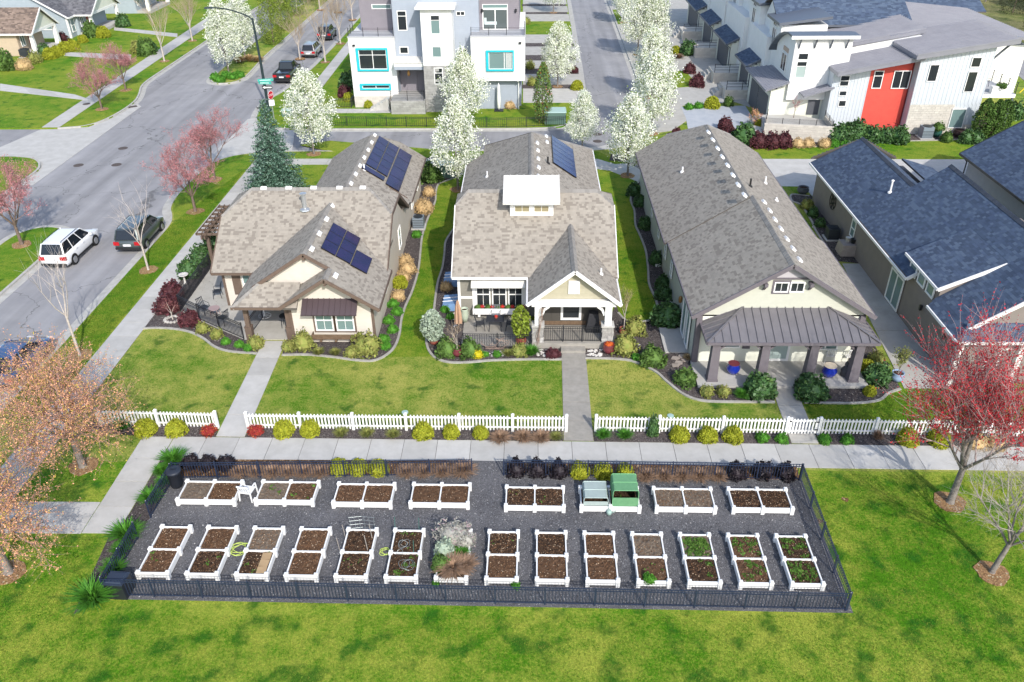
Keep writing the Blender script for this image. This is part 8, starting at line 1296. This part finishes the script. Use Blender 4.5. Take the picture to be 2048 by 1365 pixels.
# ------------------------------------------------------------------ vehicles
TYRE = mat('tyre', (.015, .015, .016), rough=.85); RIM = mat('alloy_rim', (.42, .43, .44), rough=.3, metal=.8); CGL = glass_mat('car_glass', (.012, .015, .02), .04); TAIL = mat('tail_light', (.42, .015, .02), rough=.2); HEADL = mat('head_light', (.6, .62, .64), rough=.1); TRIMB = mat('car_trim', (.02, .021, .023), rough=.6); PLATE = mat('licence_plate', (.7, .7, .72), rough=.5)
def car(label, cat, x, y, rz, L_, Wd, H_, paint, hood=1.15, belt=.62, kind='suv', rails=False, group='vehicles in the street', name='parked_car'):
    """y is the rear bumper; the car points along +y"""
    t = thing(name, label, cat, (x, y, -.12), rz, group); hw = Wd/2; zb = .28 if kind != 'sedan' else .2; zs = H_*belt; zh = zs-.03
    st = [(0, zb+.12, zs-.16, hw*.86), (.12, zb, zs-.04, hw*.95), (.5, zb, zs, hw), (L_*.5, zb, zs, hw), (L_-hood, zb, zs, hw), (L_-.45, zb, zh-.07, hw*.97), (L_-.12, zb+.02, zh-.2, hw*.9), (L_, zb+.14, zh-.32, hw*.78)]
    g = MB(); n = 10
    for yy, a, b, w in st:
        h = b-a; g.v += [(-w*.93, yy, a), (w*.93, yy, a), (w, yy, a+h*.2), (w, yy, a+h*.62), (w*.965, yy, a+h*.88), (w*.86, yy, b), (-w*.86, yy, b), (-w*.965, yy, a+h*.88), (-w, yy, a+h*.62), (-w, yy, a+h*.2)]
    for i in range(len(st)-1):
        for j in range(n): a = i*n+j; b = i*n+(j+1) % n; g.f.append((a, b, b+n, a+n)[::-1]); g.m.append(0)
    g.f.append(tuple(range(n))); g.f.append(tuple((len(st)-1)*n+j for j in reversed(range(n)))); g.m += [0, 0]; lpart('body', g, paint, t, True)
    if kind == 'pickup': r0, r1, f1, f0 = L_*.40, L_*.43, L_*.60, L_-hood+.05
    elif kind == 'sedan': r0, r1, f1, f0 = L_*.06, L_*.22, L_*.56, L_-hood+.15
    else: r0, r1, f1, f0 = .10, .38, L_-hood-.72, L_-hood+.08
    wb, wt = hw*.86, hw*.70; zt = H_-.05; z0 = zs-.03
    B = lambda yy, s: (s*wb, yy, z0); T = lambda yy, s: (s*wt, yy, zt)
    g = MB(); e = .97; g.hexa([(-wb*e, r0+.05, z0), (wb*e, r0+.05, z0), (wb*e, f0-.05, z0), (-wb*e, f0-.05, z0), (-wt*e, r1+.04, zt-.02), (wt*e, r1+.04, zt-.02), (wt*e, f1-.04, zt-.02), (-wt*e, f1-.04, zt-.02)]); lpart('cabin_lining', g, TRIMB, t)
    g = MB(); k = 5
    ys = [r1-.04, r1+.15, (r1+f1)/2, f1-.2, f1+.05]; zz = [zt-.02, zt+.03, zt+.05, zt+.03, zt-.02]
    for i in range(4):
        for xa, xb, da, db in ((-wt-.02, -wt*.8, -.03, 0), (-wt*.8, wt*.8, 0, 0), (wt*.8, wt+.02, 0, -.03)): g.quad((xa, ys[i], zz[i]+da), (xb, ys[i], zz[i]+db), (xb, ys[i+1], zz[i+1]+db), (xa, ys[i+1], zz[i+1]+da))
    lpart('roof', g, paint, t, True)
    def pane(nm, a, b, c, d, ins=.06):
        c0 = (Vector(a)+Vector(b)+Vector(c)+Vector(d))/4; q = [Vector(p).lerp(c0, ins) for p in (a, b, c, d)]; nrm = (q[1]-q[0]).cross(q[3]-q[0]).normalized()
        if nrm.dot(c0-Vector((0, (r0+f0)/2, z0))) < 0: nrm = -nrm
        m = MB(); m.quad(*[p+nrm*.012 for p in q]); lpart(nm, m, CGL, t)
    pane('rear_window', B(r0, -1), B(r0, 1), T(r1, 1), T(r1, -1), .09); pane('windscreen', B(f0, -1), B(f0, 1), T(f1, 1), T(f1, -1), .07)
    cuts = [0, .34, .68, 1] if kind != 'pickup' else [0, .5, 1]
    for s in (-1, 1):
        for a, b in zip(cuts, cuts[1:]): pane('side_window', B(r0+(f0-r0)*a, s), B(r0+(f0-r0)*b, s), T(r1+(f1-r1)*b, s), T(r1+(f1-r1)*a, s), .09)
        for a in cuts: g = MB(); g.beam(B(r0+(f0-r0)*a, s), T(r1+(f1-r1)*a, s), .09, .05); lpart('pillar', g, paint, t)
        g = MB(); g.b2((s*hw-.02, f0-.35, zs-.02), (s*hw+s*.16+.02, f0-.2, zs+.14)); lpart('mirror', g, paint, t)
        g = MB(); g.b2((s*hw*.60-.14, -.02 if kind != 'suv' else -.01, zs-.34), (s*hw*.60+.2*s+.14*0+.0, .1, zs-.1)); g = MB(); xa, xb = sorted((s*hw*.55, s*hw*.97)); g.b2((xa, -.015, zs-.36), (xb, .14, zs-.12)); lpart('tail_light', g, TAIL, t)
        g = MB(); xa, xb = sorted((s*hw*.42, s*hw*.83)); g.b2((xa, L_-.2, zh-.36), (xb, L_+.005, zh-.22)); lpart('headlight', g, HEADL, t)
        for a in (.36, .62): g = MB(); g.b2((s*(hw+.012)-.015, r0+(f0-r0)*a, zs-.16), (s*(hw+.012)+.015, r0+(f0-r0)*a+.2, zs-.12)); lpart('door_handle', g, paint if kind != 'pickup' else TRIMB, t)
        g = MB(); g.b2((s*hw-.02, L_*.28, zb+.02), (s*hw+.02, L_*.72, zb+.1)); lpart('sill', g, TRIMB, t)
        if rails: g = MB(); g.tube([(s*wt*.93, r1+.1, zt+.03), (s*wt*.93, r1+.2, zt+.1), (s*wt*.93, f1-.3, zt+.1), (s*wt*.93, f1-.2, zt+.03)], .02, 5); lpart('roof_rail', g, TRIMB, t)
        for yy in (L_*.19, L_*.80):
            rr = H_*.205 if kind != 'sedan' else .32; g = MB(); k = 14; a = [(s*(hw+.014), yy+(rr+.07)*math.cos(PI*j/k), rr+(rr+.07)*math.sin(PI*j/k)-.02) for j in range(k+1)]; g.poly(a); lpart('wheel_arch', g, TRIMB, t)
            w = MB(); P = [(rr*.62, -.11), (rr*.96, -.12), (rr, -.06), (rr, .06), (rr*.96, .12), (rr*.62, .11)]; w.lathe([(r_, z_) for r_, z_ in P], (0, 0, 0), 18); wo = lpart('wheel', w, TYRE, t, loc=(s*(hw-.075), yy, rr), rot=(0, PI/2, 0)); w = MB(); w.lathe([(rr*.66, .118*s), (rr*.62, .135*s), (rr*.15, .116*s), (.01, .125*s)], (0, 0, 0), 10); lpart('rim', w, RIM, wo)
    g = MB(); g.b2((-.26, -.035, zs-.42), (.26, .02, zs-.28)); lpart('licence_plate', g, PLATE, t); g = MB(); g.b2((-hw*.88, -.06, zb+.06), (hw*.88, .2, zb+.2)); lpart('bumper', g, TRIMB, t); g = MB(); g.b2((-hw*.4, L_-.1, zh-.44), (hw*.4, L_+.015, zh-.26)); lpart('grille', g, TRIMB, t)
    if kind == 'pickup':
        g = MB(); g.b2((-hw*.82, .12, zs-.42), (hw*.82, r0-.05, zs-.02)); lpart('cargo_bed', g, mat('bed_liner', (.012, .012, .013), rough=.9), t)
        for a, b in (((-hw*.95, .02, zs-.1), (-hw*.82, r0, zs+.05)), ((hw*.82, .02, zs-.1), (hw*.95, r0, zs+.05)), ((-hw*.82, .02, zs-.1), (hw*.82, .1, zs+.05))): g = MB(); g.b2(a, b); lpart('bed_rail', g, paint, t)
    return t
def paint(name, c, metal=0.): return mat(name, c, rough=.28, metal=metal, spec=.5, coat=.8)
car('white boxy sport utility vehicle beside the planted island', 'car', -31.03, 47.0, rad(-1), 4.75, 1.86, 1.76, paint('white_paint', (.74, .75, .76)), 1.2, .60, 'suv', True); car('dark grey green sport utility vehicle parked at the kerb bulb', 'car', -27.17, 49.4, rad(1), 4.65, 1.85, 1.66, paint('grey_green_paint', (.085, .105, .105), .4), 1.05, .60, 'suv', True); car('blue hatchback partly behind the orange tree at the left edge', 'car', -27.25, 33.5, rad(-2), 4.3, 1.78, 1.5, paint('blue_paint', (.045, .10, .22), .3), .95, .60, 'sedan')
car('black pickup truck parked with its tailgate toward the camera', 'pickup truck', -27.9, 92.5, 0, 5.7, 2.0, 1.9, paint('black_paint', (.012, .013, .016)), 1.25, .60, 'pickup', name='pickup_truck'); car('silver hatchback parked beyond the black pickup', 'car', -27.7, 104.4, 0, 4.4, 1.8, 1.65, paint('silver_paint', (.42, .41, .42), .5), 1.0, .6); car('dark off road car parked beyond the silver hatchback', 'car', -27.8, 114.2, 0, 4.2, 1.85, 1.85, paint('dark_navy_paint', (.012, .016, .03)), 1.2, .6)
# red bicycle by the red panel
x, y = 33.0, 74.2; t = thing('bicycle', 'red bicycle leaning below the red panel of the townhouse', 'bicycle', (x, y, 0), rad(4)); BR = mat('bicycle_red', (.4, .02, .04), rough=.3)
for wx in (-.55, .55):
    g = MB(); k = 16
    for j in range(k): a, b = 2*PI*j/k, 2*PI*(j+1)/k; g.beam((wx+.34*math.cos(a), 0, .36+.34*math.sin(a)), (wx+.34*math.cos(b), 0, .36+.34*math.sin(b)), .04, .04, up=(0, 1, 0))
    lpart('wheel', g, BR if wx < 0 else TYRE, t)
g = MB()
for a, b in (((-.55, .36), (-.2, .8)), ((-.2, .8), (.4, .82)), ((-.55, .36), (-.05, .36)), ((-.05, .36), (-.2, .85)), ((-.05, .36), (.4, .82)), ((.55, .36), (.38, .95))): g.tube([(a[0], 0, a[1]), (b[0], 0, b[1])], .022, 5)
lpart('frame', g, BR, t); g = MB(); g.b2((-.32, -.06, .86), (-.1, .06, .91)); lpart('saddle', g, TRIMB, t); g = MB(); g.tube([(.36, -.25, .98), (.38, 0, .95), (.36, .25, .98)], .015, 5); lpart('handlebar', g, TRIMB, t)
# yellow slide bar at the right edge
g = MB(); 
for d in (0, .25): g.tube([(45.2, 76.0+d*3, 3.0), (47.4, 77.2+d*3, 4.6)], .05, 6)
tag(put('guy_guard', g.mesh('guy_guard', mat('yellow_plastic', (.68, .50, .02), rough=.4))), 'pair of yellow slanted bars at the right edge near the balcony', 'bars')
# ------------------------------------------------------------------ small ground details
IRON = mat('cast_iron', (.11, .085, .075), (.07, .06, .055), rough=.8, scale=20)
for px, py, lab in ((246, 297, 'round iron manhole cover on the street near the corner'), (233, 330, 'small iron cover on the street near the corner crossing'), (157, 331, 'small iron cover on the street left of the crossing'), (1195, 269, 'round iron manhole cover at the alley mouth'), (1195, 283, 'second round iron manhole cover at the alley mouth')): x, y = G(px, py, -.12); g = MB(); g.lathe([(.42, -.13), (.42, -.112), (.36, -.112), (.36, -.108), (.01, -.108)], (x, y, 0), 18); tag(put('manhole_cover', g.mesh('manhole_cover', IRON)), lab, 'manhole cover', 'iron covers in the street')
g = MB(); x, y = G(173, 209); g.lathe([(.38, 0), (.38, .04), (.01, .045)], (x, y, 0), 18); tag(put('manhole_cover', g.mesh('manhole_cover', IRON)), 'round iron cover set in the far sidewalk', 'manhole cover')
for px, py, lab in ((265, 214, 'rusty storm drain grate at the left kerb'), (523, 216, 'rusty storm drain grate at the corner kerb under the lamp')):
    x, y = G(px, py, -.1); t = thing('storm_drain', lab, 'drain', (x, y, -.11), .6, 'storm drains at the kerbs'); g = MB(); g.b2((-.45, -.3, 0), (.45, .3, .03)); lpart('frame', g, IRON, t)
    for k in range(7): g = MB(); g.b2((-.38+k*.115, -.25, .03), (-.32+k*.115, .25, .042)); lpart('bar', g, IRON, t)
# loose gravel, bark and grass as real pieces
rs = np.random.RandomState(12)
def scatter(poly, n, avoid=()):
    P = np.array(poly); lo, hi = P.min(0), P.max(0); Q = rs.uniform(lo, hi, (n, 2)); Q = Q[inpoly(Q, poly)]
    for a in avoid: Q = Q[~inpoly(Q, a)]
    return Q
plot = [(-15.8, 26.6), (-2.6, 27.1), (-2.6, 28), (-1.1, 28), (-1.1, 27.1), (11.7, 26.9), (11.5, 20.1), (-15.8, 20.3)]
Q = scatter(plot, 16000); C = np.stack([Q[:, 0], Q[:, 1], np.full(len(Q), .034)], 1); V, F = quads(C, .020, asp=.8, rs=rs, up=.6); o = put('loose_gravel', np_mesh('loose_gravel', V, F, mat('gravel_chip', (.115, .113, .118), (.08, .079, .083), rough=.9, island=.6, sep=(.045, (.40, .39, .38))))); tag(o, 'loose dark gravel lying over the garden plot', 'gravel', kind='stuff')
BARKC = mat('mulch_chip', (.055, .048, .048), (.085, .072, .068), rough=.9, scale=2, island=.6, sep=(.07, (.33, .30, .27))); Cs = []
for o in [q for q in COL.objects if q.name.startswith('mulch_bed') and q.data.materials[0] == MULCH]:
    vv = [v.co for v in o.data.vertices]; k = len(vv)//2; poly = [(v.x, v.y) for v in vv[k:]]; z = vv[-1].z; a = abs(sum(poly[i][0]*poly[(i+1) % k][1]-poly[(i+1) % k][0]*poly[i][1] for i in range(k)))/2; b = np.array(poly); ext = np.prod(b.max(0)-b.min(0)); dens = 90 if b[:, 1].min() < 60 else 25; Q = scatter(poly, int(min(9000, ext*dens))); Cs.append(np.stack([Q[:, 0], Q[:, 1], np.full(len(Q), z+.012)], 1))
C = np.concatenate(Cs); V, F = quads(C, .026, asp=.55, rs=rs, up=.55); o = put('bark_chips', np_mesh('bark_chips', V, F, BARKC)); tag(o, 'dark bark chips lying in the planting beds', 'bark chips', kind='stuff')
def blades(name, poly, n, avoid, z, m, h=.055, label=''):
    Q = scatter(poly, n, avoid); k = len(Q); a = rs.uniform(0, 2*PI, k); ln = rs.uniform(.6, 1.3, k)*h; w = .011*rs.uniform(.7, 1.5, k); b = np.stack([Q[:, 0], Q[:, 1], np.full(k, z)], 1); s = np.stack([np.cos(a), np.sin(a), np.zeros(k)], 1)*w[:, None]; tip = b+np.stack([-np.sin(a)*ln*.6*rs.uniform(-1, 1, k), np.cos(a)*ln*.6*rs.uniform(-1, 1, k), ln], 1); V = np.stack([b-s, b+s, tip], 1).reshape(-1, 3); F = np.arange(3*k).reshape(k, 3); o = put(name, np_mesh(name, V, F, m)); tag(o, label, 'grass', kind='stuff')
GB = mat('grass_blade', (.072, .205, .007), (.24, .285, .04), rough=.8, scale=1.1, detail=6, island=.4, trans=.3, c2pos=(.42, .62)); GB2 = mat('grass_blade_green', (.075, .205, .010), (.13, .22, .02), rough=.8, scale=1.1, detail=6, island=.4, trans=.3)
walk1 = [(-22.0, 23.3), (-16.6, 23.3), (-16.6, 28.1), (58, 27.2), (58, 30), (-22, 30.9)]
sw = [(-23.8, -5), (-21.9, -5), (-22.1, 70), (-23.9, 70)]; pl2 = [(-17.2, 28), (-17.2, 19.4), (-16.6, 19.4), (11.9, 19.8), (12, 28)]
blades('grass', [(-26, 12), (36, 12), (28, 27.2), (-26, 28)], 330000, (walk1, sw, pl2), .012, GB, .05, 'short spring grass of the park lawn in front')
blades('grass', [(-21.9, 30.75), (16, 30.2), (20.5, 33.3), (13.2, 34), (8, 45), (6.2, 58), (4.9, 58), (4.9, 38), (-3.8, 37.4), (-4.4, 40), (-4.8, 58), (-8.3, 60), (-8.4, 38), (-16, 38.2), (-21.5, 41)], 210000, NOGRASS+[[(-14.8, 29), (-13.3, 29), (-13.5, 38.3), (-14.9, 38.3)], [(1.6, 29), (3.05, 29), (3.1, 37.4), (1.7, 37.4)], [(12.1, 29), (13.4, 29), (13.6, 34), (12.2, 34)], sw], .010, GB, .05, 'short grass of the cottage yards'); blades('grass', [(13.6, 30.2), (34, 29.9), (34, 33.3), (19, 33.6), (13.6, 32.5)], 36000, NOGRASS, .010, GB2, .05, 'short grass behind the fence right of the gate'); blades('grass', [(-25.9, 31), (-23.9, 31), (-23.9, 66), (-26, 54)], 60000, (), .012, GB2, .055, 'short grass of the street verge')
